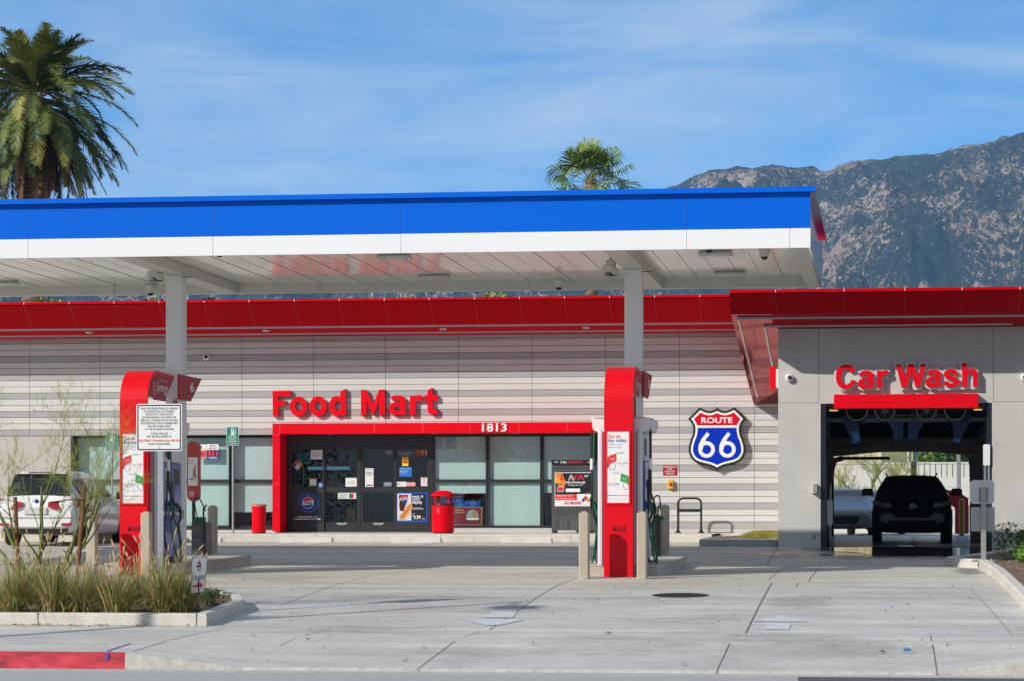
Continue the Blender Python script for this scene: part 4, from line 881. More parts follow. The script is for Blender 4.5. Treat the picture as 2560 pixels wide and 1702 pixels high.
# ================================================================ CAR WASH BUILDING
YC = 59.6; XRT = 9.5
wash = thing('car_wash_building', 'beige wash bay with red roof edge and an open drive-through door', 'building', (1.2, YC, G(YC)))
xo0, xo1 = XU(2051.5, YC), XU(2480, YC); zo = ZV(1006.5, 2266, YC); zgr = G(YC) - .03; ztw = 4.10 + ZC
m = MB(); m.box(XCW, xo0, YC, YC + .3, zgr, ztw, STUC); m.box(xo1, XRT, YC, YC + .3, zgr, ztw, STUC); m.box(xo0, xo1, YC, YC + .3, zo, ztw, STUC)
m.box(XCW, XCW + .2, YC + .3, 78, zgr, ztw, STUC); m.box(XRT - .2, XRT, YC + .3, 78, zgr, ztw, STUC)
JT = mat('wall_joint', (.22, .21, .20), .8)
zj = ZV(1005.5, 2000, YC)
for x in (XU(2047, YC), XU(2483.5, YC)): m.box(x - .006, x + .006, YC - .002, YC + .01, zj, ztw, JT)
m.box(XCW, XU(2047, YC), YC - .002, YC + .01, zj - .006, zj + .006, JT); m.box(XU(2483.5, YC), XRT, YC - .002, YC + .01, zj - .006, zj + .006, JT)
m.box(XU(2033, YC), XU(2038, YC), YC - .008, YC + .01, ZV(1348, 2036, YC), ZV(1335, 2036, YC), JT)
m.build('front_wall', wash)
m = MB(); NAVY = mat('dark_navy_steel', (.012, .018, .03), .4, metal=.2)
m.box(xo0, xo0 + .11, YC + .02, YC + .5, zgr, zo, NAVY); m.box(xo1 - .11, xo1, YC + .02, YC + .5, zgr, zo, NAVY); m.box(xo0 + .11, xo1 - .11, YC + .1, YC + .5, zo - .06, zo, NAVY); m.build('door_frame', wash)
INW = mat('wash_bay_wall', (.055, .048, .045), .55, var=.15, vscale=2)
x0i, x1i = xo0 - .15, xo1 + .25; zci = 3.3 + ZC
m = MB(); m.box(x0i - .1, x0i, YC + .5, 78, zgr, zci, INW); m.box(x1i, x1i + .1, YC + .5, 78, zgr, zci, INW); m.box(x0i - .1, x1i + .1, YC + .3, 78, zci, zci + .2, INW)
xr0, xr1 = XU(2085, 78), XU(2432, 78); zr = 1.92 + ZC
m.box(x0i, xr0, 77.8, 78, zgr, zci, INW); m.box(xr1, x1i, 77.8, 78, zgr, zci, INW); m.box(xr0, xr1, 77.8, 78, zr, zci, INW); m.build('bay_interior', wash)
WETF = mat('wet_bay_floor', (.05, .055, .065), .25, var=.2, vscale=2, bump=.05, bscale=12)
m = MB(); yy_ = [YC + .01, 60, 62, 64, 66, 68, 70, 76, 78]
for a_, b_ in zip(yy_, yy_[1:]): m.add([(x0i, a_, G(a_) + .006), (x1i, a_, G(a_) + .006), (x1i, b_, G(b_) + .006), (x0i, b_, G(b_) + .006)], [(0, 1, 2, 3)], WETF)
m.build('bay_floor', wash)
# puddles running out of the bay
pm = mat('puddle_water', (.05, .05, .048), .04, spec=.6)
pd = MB(); rp = random.Random(4)
for (cx, cy, rx, ry) in ((XU(2320, 57.6), 57.6, 1.7, 1.7), (XU(2180, 58.0), 58.3, 1.3, 1.3), (XU(2420, 56.4), 56.6, .8, 1.2), (XU(2290, 59), 58.9, 2.0, .7)):
    P = []
    for k in range(28):
        a = k / 28 * 6.283; r = 1 + .25 * math.sin(3 * a + cx) + rp.uniform(-.12, .12); P.append((cx + rx * r * math.cos(a), min(59.7, cy + ry * r * math.sin(a))))
    pd.add([(x, y, G(y) + .006 + cx * .0001) for x, y in P], [tuple(range(28))], pm)
pd.build('puddle', kind='structure')
# roof: overhanging wedge with sloping glossy soffit
yT2, zT2, yE2, zE2 = 57.7, 4.71 + ZC, 58.2, 4.325 + ZC; slp = -.150; xwl = XU(1827, 58.2); zs2 = lambda y: zE2 + slp * (y - yE2)
m = MB(); m.prismX([(yT2, zT2), (yE2, zE2), (YC - .001, zs2(YC)), (YC - .001, zT2 + .02), (yT2 + .1, zT2 + .02)], XCW, XRT + 3, ROOFR)
m.prismX([(yT2, zT2), (yE2, zE2), (66.0, zs2(66.0)), (66.0, zT2 + .02), (yT2 + .1, zT2 + .02)], xwl, XCW - .001, ROOFR)
m.prismX([(66.0, zs2(66.0)), (67.99, zs2(67.99)), (67.99, zT2 - .3), (66.0, zT2 - .3)], xwl, XCW - .001, ROOFR)
m.box(xwl, XRT + 3, yT2 - .015, yT2 + .12, zT2 + .021, zT2 + .085, ROOFR); m.box(XCW, XRT, YC, 78, ztw, zT2 + .04, DGREY)
wedge = m
# mirror-like soffit skin, 3 mm under the wedge
SOFM = mat('mirror_red_soffit', (.42, .10, .10), .05, metal=.85, coat=0)
SOFM.node_tree.nodes['Principled BSDF'].inputs['Specular Tint'].default_value = (.75, .42, .42, 1)
m = MB(); e = .003
nY = 24; rs = random.Random(8)
ysf = [yE2 + .02 + (67.98 - yE2 - .02) * k / nY for k in range(nY + 1)]; xsf = [xwl + .005 + (XCW - .01 - xwl) * i / 6 for i in range(7)]
m.add([(x, y, zs2(y) - e - .003 * (1 + math.sin(y * 2.4 + x * 3))) for y in ysf for x in xsf], [(j * 7 + i, (j + 1) * 7 + i, (j + 1) * 7 + i + 1, j * 7 + i + 1) for j in range(nY) for i in range(6)], SOFM, True)
for y in (59.3, 60.9, 62.5, 64.1, 65.7, 67.2): m.add([(xwl, y, zs2(y) - .012), (XCW, y, zs2(y) - .012), (XCW, y + .008, zs2(y) - .012), (xwl, y + .008, zs2(y) - .012)], [(3, 2, 1, 0)], SL)
xm = xwl + (XCW - xwl) * .42; m.add([(xm, yE2, zs2(yE2) - .012), (xm + .008, yE2, zs2(yE2) - .012), (xm + .008, 67.9, zs2(67.9) - .012), (xm, 67.9, zs2(67.9) - .012)], [(0, 3, 2, 1), (0, 1, 2, 3)], REDD)
m.build('soffit_skin', wash)
m = wedge
for u in (2110, 2262, 2405, 2550, 2695, 1939): 
    x = XU(u * 1.0, yT2); m.add([(x - .005, yT2 - .003, zT2 - .003), (x + .005, yT2 - .003, zT2 - .003), (x + .005, yE2 - .003, zE2 - .003), (x - .005, yE2 - .003, zE2 - .003)], [(0, 3, 2, 1), (0, 1, 2, 3)], SL); m.box(x - .005, x + .005, yT2 - .018, yT2, zT2 + .022, zT2 + .086, TW)
m.build('roof_edge', wash)
ra = yE2 + .28; xi = xwl + .12
m = MB(); m.box(xi, XRT, ra, ra + .05, zs2(ra) - .05, zs2(ra) - .008, RAIL)
m.prismX([(ra + .05, zs2(ra + .05) - .05), (66.9, zs2(66.9) - .05), (66.9, zs2(66.9) - .008), (ra + .05, zs2(ra + .05) - .008)], xi, xi + .04, RAIL); m.build('led_rail', wash); m = MB()
rb_ = YC - .33; xi2 = XCW - .30
m.box(xi2, XU(2530, YC), rb_, rb_ + .05, zs2(rb_) - .05, zs2(rb_) - .008, RAIL)
m.prismX([(rb_ + .05, zs2(rb_ + .05) - .05), (64.2, zs2(64.2) - .05), (64.2, zs2(64.2) - .008), (rb_ + .05, zs2(rb_ + .05) - .008)], xi2, xi2 + .04, RAIL); m.build('led_rail', wash)
# side sign seen edge on
ss = thing('projecting_sign', 'red box sign on the side of the wash building, seen edge on', 'sign', (XCW - .15, 60.4, ZV(970, 1935, 60)))
m = MB(); X0, X1, Z0, Z1 = PR(1925, 915, 1939, 971, 60.2); m.bbox(X0, X1, 60.2, 61.6, Z0, Z1, RED, .01); m.build('face_box', ss)
m = MB(); m.box(X1, XCW - .001, 60.22, 61.58, Z0 + .03, Z1 - .05, WPLAS); m.build('mounting_box', ss)
# ---- CAR WASH sign
def sign_letters(t, u0, v0, u1, v1, Y, dep, name, label, mt=RED, bold=.045, back=None, side=None, segs=None):
    mb = MB()
    for (s, a, b, c, d_) in segs:      # pixel boxes of each word
        X0, X1, Z0, Z1 = PR(a, b, c, d_, Y); mb.text(s, X0, X1, Z0, Z1, Y, mt, bold=bold, d=dep, m2=side or mt)
    return mb
cs = thing('wash_sign', 'large red letters with pale outline over a red bar, reading Car Wash', 'sign', (XU(2266, YC), YC, ZV(1019, 2266, YC)))
yl = YC - .17
def glyph(m, loops, O, k, Y, dep, mt, side):
    """letter face traced in sign proportions: loops of (x, y) in units of k per photo pixel from O"""
    L3 = [[(XU(O[0] + x / k, Y), ZV(O[1] + y / k, O[0] + 100, Y)) for x, y in lp] for lp in loops]
    for i, lp in enumerate(L3):
        ar = sum(lp[j - 1][0] * lp[j][1] - lp[j][0] * lp[j - 1][1] for j in range(len(lp)))
        if (ar < 0) == (i == 0): lp.reverse()
    flat = [p for lp in L3 for p in lp]; tris = tessellate_polygon([[Vector((x, z, 0)) for x, z in lp] for lp in L3])
    T_ = []
    for a, b, c in tris:
        A, B, Cc = flat[a], flat[b], flat[c]; T_.append((a, b, c) if (B[0] - A[0]) * (Cc[1] - A[1]) - (Cc[0] - A[0]) * (B[1] - A[1]) > 0 else (a, c, b))
    m.add([(x, Y, z) for x, z in flat], T_, mt)
    for lp in L3:
        n_ = len(lp); m.add([(x, Y, z) for x, z in lp] + [(x, Y + dep, z) for x, z in lp], [(i, i + n_, (i + 1) % n_ + n_, (i + 1) % n_) for i in range(n_)], side)
def ell(cx, cy, rx, ry, n=24, a0=0, a1=360, end=False): return [(cx + rx * math.cos(R(a0 + (a1 - a0) * i / n)), cy + ry * math.sin(R(a0 + (a1 - a0) * i / n))) for i in range(n + (1 if end else 0))]
GA = lambda dx=0, dy=0: [[(x + dx, y + dy) for x, y in lp] for lp in ([(892, 510), (925, 440), (985, 395), (1060, 375), (1180, 373), (1270, 395), (1325, 445), (1345, 520), (1350, 850), (1362, 908), (1235, 912), (1205, 878), (1130, 915), (1050, 930), (960, 915), (895, 860), (872, 780), (882, 710), (925, 645), (990, 612), (1120, 585), (1185, 565), (1190, 530), (1165, 498), (1110, 490), (1060, 500), (1028, 550)], [(1190, 678), (1110, 690), (1055, 708), (1032, 745), (1045, 790), (1090, 815), (1150, 800), (1185, 760), (1192, 710)])]
m = MB(); O_ = (2075, 895); K_ = 12.42
CARW = [[[(790, 395), (640, 435), (600, 355), (540, 318), (480, 322), (400, 370), (355, 460), (342, 560), (352, 660), (395, 750), (460, 795), (530, 798), (600, 765), (640, 710), (665, 645), (800, 685), (770, 780), (700, 860), (610, 910), (500, 925), (370, 905), (270, 845), (205, 740), (182, 600), (190, 440), (235, 310), (330, 215), (450, 178), (560, 178), (670, 215), (750, 290)]],
        GA(), [[(1455, 375), (1590, 375), (1600, 415), (1660, 378), (1730, 362), (1805, 375), (1800, 450), (1760, 515), (1700, 505), (1650, 525), (1620, 590), (1615, 905), (1455, 905)]],
        [[(2045, 180), (2205, 180), (2315, 640), (2425, 180), (2605, 180), (2730, 635), (2825, 175), (2975, 175), (2800, 890), (2650, 890), (2525, 400), (2400, 890), (2215, 890)]],
        GA(1468 - 1200 + 1465 + 0 - 0, -22) if False else [[(x + 2092, y - 20) for x, y in lp] for lp in GA()],
        [[(x + 2359, y) for x, y in [(1620, 500), (1480, 525), (1450, 475), (1390, 455), (1325, 480), (1330, 515), (1400, 540), (1530, 580), (1620, 640), (1650, 720), (1630, 810), (1560, 875), (1440, 905), (1300, 895), (1200, 835), (1155, 740), (1295, 710), (1340, 765), (1410, 785), (1480, 765), (1495, 720), (1450, 690), (1330, 660), (1220, 610), (1175, 530), (1185, 440), (1260, 370), (1390, 340), (1510, 355), (1590, 410)]]],
        [[(x + 2359, y) for x, y in [(1740, 160), (1890, 160), (1895, 410), (1960, 360), (2060, 340), (2150, 355), (2215, 420), (2230, 520), (2230, 885), (2080, 885), (2080, 560), (2065, 490), (2010, 462), (1950, 480), (1912, 530), (1900, 600), (1900, 885), (1740, 885)]]]]
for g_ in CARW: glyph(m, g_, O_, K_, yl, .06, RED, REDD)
m.build('letters', cs)
m = MB(); BKP = mat('silver_letter_backing', (.62, .62, .60), .45, metal=.1)
BK = [[(110, 520), (130, 400), (190, 260), (300, 160), (450, 115), (600, 120), (740, 180), (830, 270), (872, 400), (930, 350), (1050, 312), (1180, 312), (1290, 340), (1372, 410), (1378, 325), (1700, 310), (1790, 322), (1880, 372), (1785, 642), (1690, 600), (1672, 975), (1300, 982), (1050, 1005), (920, 962), (860, 920), (820, 862), (700, 960), (560, 1005), (450, 1005), (300, 960), (180, 850), (120, 720)],
      [(1950, 120), (2255, 120), (2302, 325), (2369, 115), (2659, 115), (2709, 322), (2759, 115), (3059, 115), (3024, 342), (3099, 310), (3239, 296), (3359, 312), (3429, 360), (3476, 412), (3539, 340), (3659, 296), (3779, 290), (3899, 312), (3959, 350), (4012, 400), (4019, 105), (4314, 105), (4314, 300), (4409, 281), (4509, 300), (4589, 370), (4639, 470), (4644, 970), (4019, 972), (3919, 978), (3789, 992), (3139, 990), (2999, 930), (2899, 850), (2859, 975), (2589, 980), (2509, 700), (2429, 980), (2170, 980)]]
for lp in BK: glyph(m, [lp], O_, K_, yl + .075, .04, BKP, BKP)
for x_, y_ in ((2150, 935), (2290, 935), (2410, 935)): a_ = XU(x_, yl); m.box(a_ - .02, a_ + .02, yl + .115, YC, ZV(y_, 2266, yl) - .02, ZV(y_, 2266, yl) + .02, ALU)
m.build('letter_backing', cs)
m = MB(); X0, X1, Z0, Z1 = PR(2084.5, 983.5, 2446, 1018.5, YC - .2); m.bbox(X0, X1, YC - .2, YC - .001, Z0, Z1, RED, .006); m.build('red_bar', cs)
# ---- FOOD MART letters
fm = thing('store_sign', 'big raised red letters reading Food Mart above the entrance', 'sign', (XU(890, YW), YW, ZV(1040, 890, YW)))
O1 = (670, 960); K1 = 10.72
FMG = [[[(120, 165), (605, 155), (605, 300), (265, 310), (265, 420), (470, 420), (470, 560), (270, 565), (280, 850), (130, 850)]],
       [ell(815, 582, 232, 267, 32), ell(815, 580, 88, 132, 24)], [ell(1342, 580, 232, 268, 32), ell(1340, 576, 86, 132, 24)],
       [[(1935, 185), (2075, 118), (2085, 130), (2085, 832), (1935, 832), (1920, 805), (1880, 838), (1820, 848), (1750, 825), (1690, 770), (1650, 680), (1638, 580), (1650, 480), (1690, 390), (1750, 330), (1820, 310), (1890, 318), (1935, 338)], ell(1868, 575, 84, 130, 22)],
       [[(2359 + x, y) for x, y in [(130, 150), (270, 148), (450, 540), (625, 145), (765, 145), (775, 835), (630, 835), (620, 460), (455, 832), (280, 470), (280, 835), (130, 835)]]],
       [[(2359 + x, y) for x, y in [(925, 355), (1000, 312), (1100, 298), (1200, 305), (1280, 345), (1322, 420), (1328, 832), (1180, 832), (1160, 810), (1100, 835), (1010, 832), (930, 790), (885, 720), (880, 630), (915, 550), (980, 500), (1080, 480), (1180, 488), (1170, 440), (1110, 420), (1040, 425), (975, 448)]], [(2359 + x, y) for x, y in ell(1100, 655, 82, 66, 20)]],
       [[(2359 + x, y) for x, y in [(1440, 312), (1580, 312), (1595, 325), (1660, 296), (1730, 300), (1790, 345), (1760, 470), (1690, 440), (1630, 450), (1595, 490), (1590, 832), (1445, 832)]]],
       [[(2359 + x, y) for x, y in [(1910, 175), (2045, 105), (2050, 300), (2180, 300), (2180, 440), (2055, 440), (2055, 650), (2080, 690), (2130, 690), (2180, 665), (2170, 800), (2100, 832), (2010, 830), (1940, 770), (1912, 690), (1912, 440), (1825, 440), (1825, 310), (1910, 305)]]]]
for g_ in FMG:
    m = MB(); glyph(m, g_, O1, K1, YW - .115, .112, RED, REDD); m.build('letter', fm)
# ---- ROUTE 66 shield
rs_ = thing('shield_sign', 'black edged highway shield in red and blue reading Route 66', 'sign', (XU(1792, YW), YW, ZV(1175, 1792, YW)))
Z5 = lambda x, y: (1420 + x / 2.8, 900 + y / 2.8)
half = [(1043, 328), (1058, 342), (1085, 352), (1105, 353), (1130, 345), (1165, 327), (1248, 407), (1228, 430), (1213, 458), (1210, 490), (1216, 520), (1232, 560), (1242, 600), (1243, 640), (1230, 675), (1205, 705), (1170, 722), (1130, 732), (1090, 742), (1062, 755), (1045, 770)]
full = [Z5(x, y) for x, y in half] + [Z5(2 * 1044 - x, y) for x, y in half[1:-1][::-1]]
yb = YW - .16
def mapP(P, y): return [(XU(u, y), ZV(v, 1792, y)) for u, v in P]
def scaled(P, k, kz=None):
    cx, cy = Z5(1044, 545); kz = kz or k; return [(cx + (u - cx) * k, cy + (v - cy) * kz) for u, v in P]
def inset(P, d):          # P in x,z ; shrink polygon by d
    n = len(P); ar = sum(P[i][0] * P[(i + 1) % n][1] - P[(i + 1) % n][0] * P[i][1] for i in range(n)); s = 1 if ar > 0 else -1; o = []
    for i in range(n):
        a, b, c = Vector(P[i - 1]), Vector(P[i]), Vector(P[(i + 1) % n]); e1 = (b - a).normalized(); e2 = (c - b).normalized()
        n1 = Vector((-e1.y, e1.x)) * s; n2 = Vector((-e2.y, e2.x)) * s; bis = (n1 + n2).normalized(); k = d / max(.5, bis.dot(n1)); o.append((b.x + bis.x * k, b.y + bis.y * k))
    return o
O = mapP(full, yb); m = MB(); m.prismY(O, yb, yb + .14, BLACK); m.build('black_edge', rs_)
m = MB(); Pw = inset(O, .055); m.poly(Pw, yb - .003, TW); m.build('white_line', rs_)
Pi = inset(O, .105); zsp = ZV(Z5(0, 462)[1], 1792, yb)
SB = mat('shield_blue', (.0, .03, .50), .45, spec=.15); SR = mat('shield_red', (.68, .0, .02), .45, spec=.15)
def clip(P, z, keep_up):
    o = []
    for i in range(len(P)):
        a, b = P[i - 1], P[i]; ia = (a[1] > z) == keep_up; ib = (b[1] > z) == keep_up
        if ia != ib: t = (z - a[1]) / (b[1] - a[1]); o.append((a[0] + (b[0] - a[0]) * t, z))
        if ib: o.append(b)
    return o
m = MB(); m.poly(clip(Pi, zsp + .03, True), yb - .006, SR); m.build('red_field', rs_)
m = MB(); m.poly(clip(Pi, zsp - .03, False), yb - .006, SB); m.build('blue_field', rs_)
m = MB(); u0, v0 = Z5(933, 397); u1, v1 = Z5(1152, 438); X0, X1, Z0, Z1 = PR(u0, v0, u1, v1, yb); m.text('ROUTE', X0, X1, Z0, Z1, yb - .009, TW, bold=.03)
for xa, xb in ((912, 1028), (1058, 1174)):
    cx, cz = XU(Z5((xa + xb) / 2, 0)[0], yb), ZV(Z5(0, 622)[1], 1792, yb); px = (XU(Z5(xb, 0)[0], yb) - XU(Z5(xa, 0)[0], yb)) / 2
    r1, r0 = px, px * .56; n_ = 28
    for k in range(n_):
        a0, a1 = 2 * math.pi * k / n_, 2 * math.pi * (k + 1) / n_
        m.poly([(cx + r1 * math.cos(a0), cz + r1 * math.sin(a0)), (cx + r1 * math.cos(a1), cz + r1 * math.sin(a1)), (cx + r0 * math.cos(a1), cz + r0 * math.sin(a1)), (cx + r0 * math.cos(a0), cz + r0 * math.sin(a0))], yb - .010, TW)
    # tapering stroke of the six
    z_of = lambda y: ZV(Z5(0, y)[1], 1792, yb); X_of = lambda x: XU(Z5(x, 0)[0], yb)
    xo_ = xa - 912
    m.poly([(X_of(973 + xo_), z_of(500)), (X_of(992 + xo_), z_of(517)), (X_of(968 + xo_), z_of(548)), (X_of(950 + xo_), z_of(585)), (X_of(942 + xo_), z_of(625)), (X_of(912 + xo_), z_of(625)), (X_of(915 + xo_), z_of(590)), (X_of(935 + xo_), z_of(548))], yb - .0115, TW)
m.build('lettering', rs_)
# small wall fittings
t = thing('shutoff_sign', 'small red sign reading emergency fuel shut-off switch on the wall', 'sign', (XU(1675, YW), YW, ZV(1187, 1675, YW)))
m = MB(); X0, X1, Z0, Z1 = PR(1657.5, 1162, 1692.5, 1187, YW - .01); m.prismY(m.rrect(X0, X1, Z0, Z1, .02), YW - .012, YW, REDD if False else mat('sign_crimson', (.42, .005, .02), .4)); m.build('board', t)
m = MB(); H = Z1 - Z0; W = X1 - X0
for i, (s, a, b) in enumerate((('EMERGENCY', .05, .95), ('FUEL', .32, .68), ('SHUT-OFF', .14, .86), ('SWITCH', .22, .78))): m.text(s, X0 + W * a, X0 + W * b, Z1 - H * (.24 + .225 * i), Z1 - H * (.09 + .225 * i), YW - .016, TW, bold=.01)
m.build('lettering', t)
t = thing('shutoff_switch', 'yellow box with a red push button under the red wall sign', 'switch', (XU(1676, YW), YW, ZV(1220, 1676, YW)))
m = MB(); X0, X1, Z0, Z1 = PR(1669, 1198, 1683.5, 1220, YW - .1); m.bbox(X0, X1, YW - .1, YW, Z0, Z1, YEL, .015); m.build('box', t); m = MB(); m.disc((X0 + X1) / 2, (Z0 + Z1) / 2, .045, YW - .104, TR, 16); m.lathe([(.045, YW - .104), (.04, YW - .13), (0, YW - .135)], (X0 + X1) / 2, 0, TR, 16, axis='y', cz=(Z0 + Z1) / 2); m.build('button', t)
t = thing('control_box', 'small pale box with buttons on the wall left of the wash door', 'control box', (XU(2037, YC), YC, ZV(1233, 2037, YC)))
m = MB(); X0, X1, Z0, Z1 = PR(2029, 1207, 2043, 1231, YC - .16); m.bbox(X0, X1, YC - .16, YC, Z0, Z1, mat('pale_box', (.55, .55, .5), .5), .015); m.build('box', t); m = MB()
for k in range(3): m.lathe([(.018, YC - .165), (.015, YC - .18), (0, YC - .18)], (X0 + X1) / 2, 0, [BLACK, GREEN, PRED][k], 10, axis='y', cz=Z0 + .05 + .065 * k)
m.build('buttons', t)
# ---- wash equipment
BRN = mat('brown_steel', (.085, .06, .04), .45, metal=.3, var=.2); WR = mat('white_ring', (.45, .45, .44), .4)
Z9 = lambda x, y: (1930 + x / 2.8, 860 + y / 2.8)
def pw(x, y, Y): u, v = Z9(x, y); return XU(u, Y), ZV(v, 2266, Y)
g1 = thing('dryer_gantry', 'dark overhead frame with four blowers just inside the wash door', 'car wash dryer', (XU(2266, 61), 61, zo - .6))
Yg = 61.0; m = MB(); x0, z0 = pw(372, 540, Yg); x1, z1 = pw(1510, 512, Yg); m.box(x0, x1, Yg, Yg + .25, z0, z1, mat('dull_grey_beam', (.14, .14, .145), .4, metal=.5))
for xx in (640, 980, 1300): a, _ = pw(xx, 0, Yg); m.box(a - .03, a + .03, Yg - .02, Yg, z0 - .04, z1 + .3, DGREY)
a, b = pw(640, 500, Yg); c, _ = pw(1290, 500, Yg); m.box(a, c, Yg - .06, Yg - .03, b, b + .03, MGREY)
m.tube([(a, Yg - .05, b + .1), (a + .6, Yg - .08, b + .16), (a + 1.2, Yg - .05, b + .08), (c, Yg - .05, b + .14)], .012, BLACK, 6)
m.build('beam', g1)
BLU = mat('nozzle_navy', (.012, .045, .17), .5); BL2 = mat('nozzle_sunlit_blue', (.08, .34, .68), .5)  # second blue is lighter, painting in the sun that reaches the nozzle ends
for xc, big in ((594, 1), (790, 0), (1080, 0), (1283, 1)):
    m = MB(); cx, cz = pw(xc, 455 if big else 458, Yg - .3); r = .245 if big else .23
    m.lathe([(0, Yg - .22), (r * .8, Yg - .22), (r * .82, Yg - .32), (r, Yg - .32), (r * 1.02, Yg - .26), (r * 1.02, Yg + .1), (0, Yg + .1)], cx, 0, BLACK if big else DGREY, 32, axis='y', cz=cz)
    m.lathe([(r * .86, Yg - .325), (r * .88, Yg - .335), (r * .99, Yg - .335), (r * 1.0, Yg - .32)], cx, 0, WR, 40, axis='y', cz=cz)
    if not big:
        m.lathe([(0, Yg - .36), (r * .3, Yg - .36), (r * .34, Yg - .32)], cx, 0, MGREY, 20, axis='y', cz=cz)
        for k in range(8): a = k * math.pi / 4; m.tube([(cx + r * .3 * math.cos(a), Yg - .335, cz + r * .3 * math.sin(a)), (cx + r * .85 * math.cos(a), Yg - .325, cz + r * .85 * math.sin(a))], .008, MGREY, 5)
    m.build('blower', g1)
def noz(pts, tip, Y=Yg - .05, dep=.22):
    m = MB(); m.prismY([pw(x, y, Y) for x, y in pts], Y, Y + dep, BLU)
    q = m.build('nozzle', g1)
    if tip: mm = MB(); mm.prismY([pw(x, y, Y - .01) for x, y in tip], Y - .012, Y + .02, BL2); mm.build('nozzle_sunlit_end', q)
noz([(490, 480), (612, 500), (610, 600), (600, 660), (560, 690), (548, 640), (505, 570)], [(555, 605), (606, 612), (618, 668), (570, 694)])
noz([(805, 542), (920, 542), (918, 666), (850, 666), (848, 610), (832, 575)], None); noz([(950, 542), (1066, 542), (1040, 590), (1022, 620), (1020, 666), (955, 666)], None)
noz([(1245, 500), (1400, 480), (1385, 545), (1345, 620), (1315, 690), (1268, 678), (1272, 600), (1262, 560)], [(1258, 670), (1288, 656), (1318, 658), (1308, 690)])
for xa in (404, 1413):
    m = MB(); 
    for k in range(5): a, b = pw(xa + k * 12, 458, YC + .2); m.box(a, a + .025, YC + .2, YC + .22, b - .015, b + .012, mat('amber_led', (.8, .45, .02), .5, emit=(1, .6, .05), es=1.2))
    a, b = pw(xa, 440, YC + .22); m.box(a - .04, a + .25, YC + .22, YC + .3, b - .05, zo - .03, DGREY)
    m.build('warning_light', label=('left' if xa < 900 else 'right') + ' row of small amber lamps at the top of the wash door', cat='light', group='amber lamps over the wash door')
g2 = thing('wash_arch', 'brown steel wash arch with curved underside inside the bay', 'car wash arch', (XU(2260, 63), 63.0, G(63)))
Ya = 63.2; m = MB()
top = [(368, 655), (1492, 655)]; arc = [(1475, 780)] + [(1370 - k * 87, 775 - 30 * math.sin(math.pi * k / 10)) for k in range(11)] + [(368, 782)]
m.prismY([pw(x, y, Ya) for x, y in [(368, 655), (1492, 655)] + arc], Ya, Ya + .3, BRN); m.build('arch_beam', g2)
m = MB(); m.prismY([pw(x, y, Ya) for x, y in ((530, 690), (840, 677), (700, 705), (530, 735))], Ya - .02, Ya, BLACK); m.build('arch_recess', g2); m = MB(); m.prismY([pw(x, y, Ya) for x, y in ((1310, 690), (1010, 677), (1150, 702), (1310, 735))], Ya - .02, Ya, BLACK); m.build('arch_recess', g2); m = MB()
m.prismY([pw(x, y, Ya) for x, y in ((495, 680), (528, 690), (522, 735), (490, 770))], Ya - .04, Ya, mat('ochre_bracket', (.14, .08, .025), .5)); m.prismY([pw(x, y, Ya) for x, y in ((1315, 690), (1345, 680), (1350, 770), (1312, 735))], Ya - .04, Ya, MATS['ochre_bracket'])
X0, Z0 = pw(1095, 692, Ya); X1, Z1 = pw(1315, 676, Ya); m.text('CREEKSTONE', X0, X1, Z0, Z1, Ya - .025, TG); m.build('brackets', g2)
for pts in (((372, 780), (405, 782), (462, 800), (440, 860), (405, 1010), (400, 1410), (372, 1410)), ((1475, 780), (1440, 780), (1372, 790), (1385, 860), (1390, 1410), (1475, 1410))):
    m = MB(); m.prismY([pw(x, y, Ya) for x, y in pts], Ya + .02, Ya + .3, BRN); m.build('leg', g2)
m = MB(); a, b = pw(495, 806, 64.5); c, d_ = pw(825, 784, 64.5); m.tube([(a, 64.5, (b + d_) / 2), (c, 64.5, (b + d_) / 2)], abs(d_ - b) / 2, BLACK, 14); m.tube([(a - .35, 64.4, b - .05), (a, 64.5, (b + d_) / 2)], .06, BLACK, 10); m.build('spray_arm', label='black horizontal spray arm inside the wash bay', cat='spray arm')
m = MB(); X0, Z0 = pw(384, 1268, YC + .7); X1, Z1 = pw(424, 1085, YC + .7); m.prismY(m.rrect(X0, X1, Z0, Z1, .04), YC + .7, YC + .73, WPLAS)
m.build('side_panel', wash)
m = MB(); X0, Z0 = pw(1474, 850, YC + .3); X1, Z1 = pw(1522, 703, YC + .3); m.prismY(m.rrect(X0, X1, Z0, Z1, .03), YC - .06, YC - .03, WPLAS); m.box(X0 + .1, X0 + .14, YC - .03, YC + .3, Z0 - .4, Z1, STEEL)
m.build('entry_sign', label='white rounded board at the right jamb of the wash door', cat='sign')
m = MB(); X0, Z0 = pw(1487, 1400, YC + .3); m.box(X0, X0 + .05, YC + .55, YC + .6, G(YC), Z1, MGREY); m.build('conduit', label='grey vertical conduit inside the right of the wash door', cat='pipe')
m = MB(); X0, Z0 = pw(885, 1427, 60.0); X1, Z1 = pw(990, 1410, 60); m.box(X0, X1, 60.0, 60.9, G(60) + .006, G(60) + .02, mat('wet_metal', (.3, .3, .3), .3, metal=.5)); m.build('drain_grate', label='pale metal drain plate in the wet floor before the black car', cat='drain')
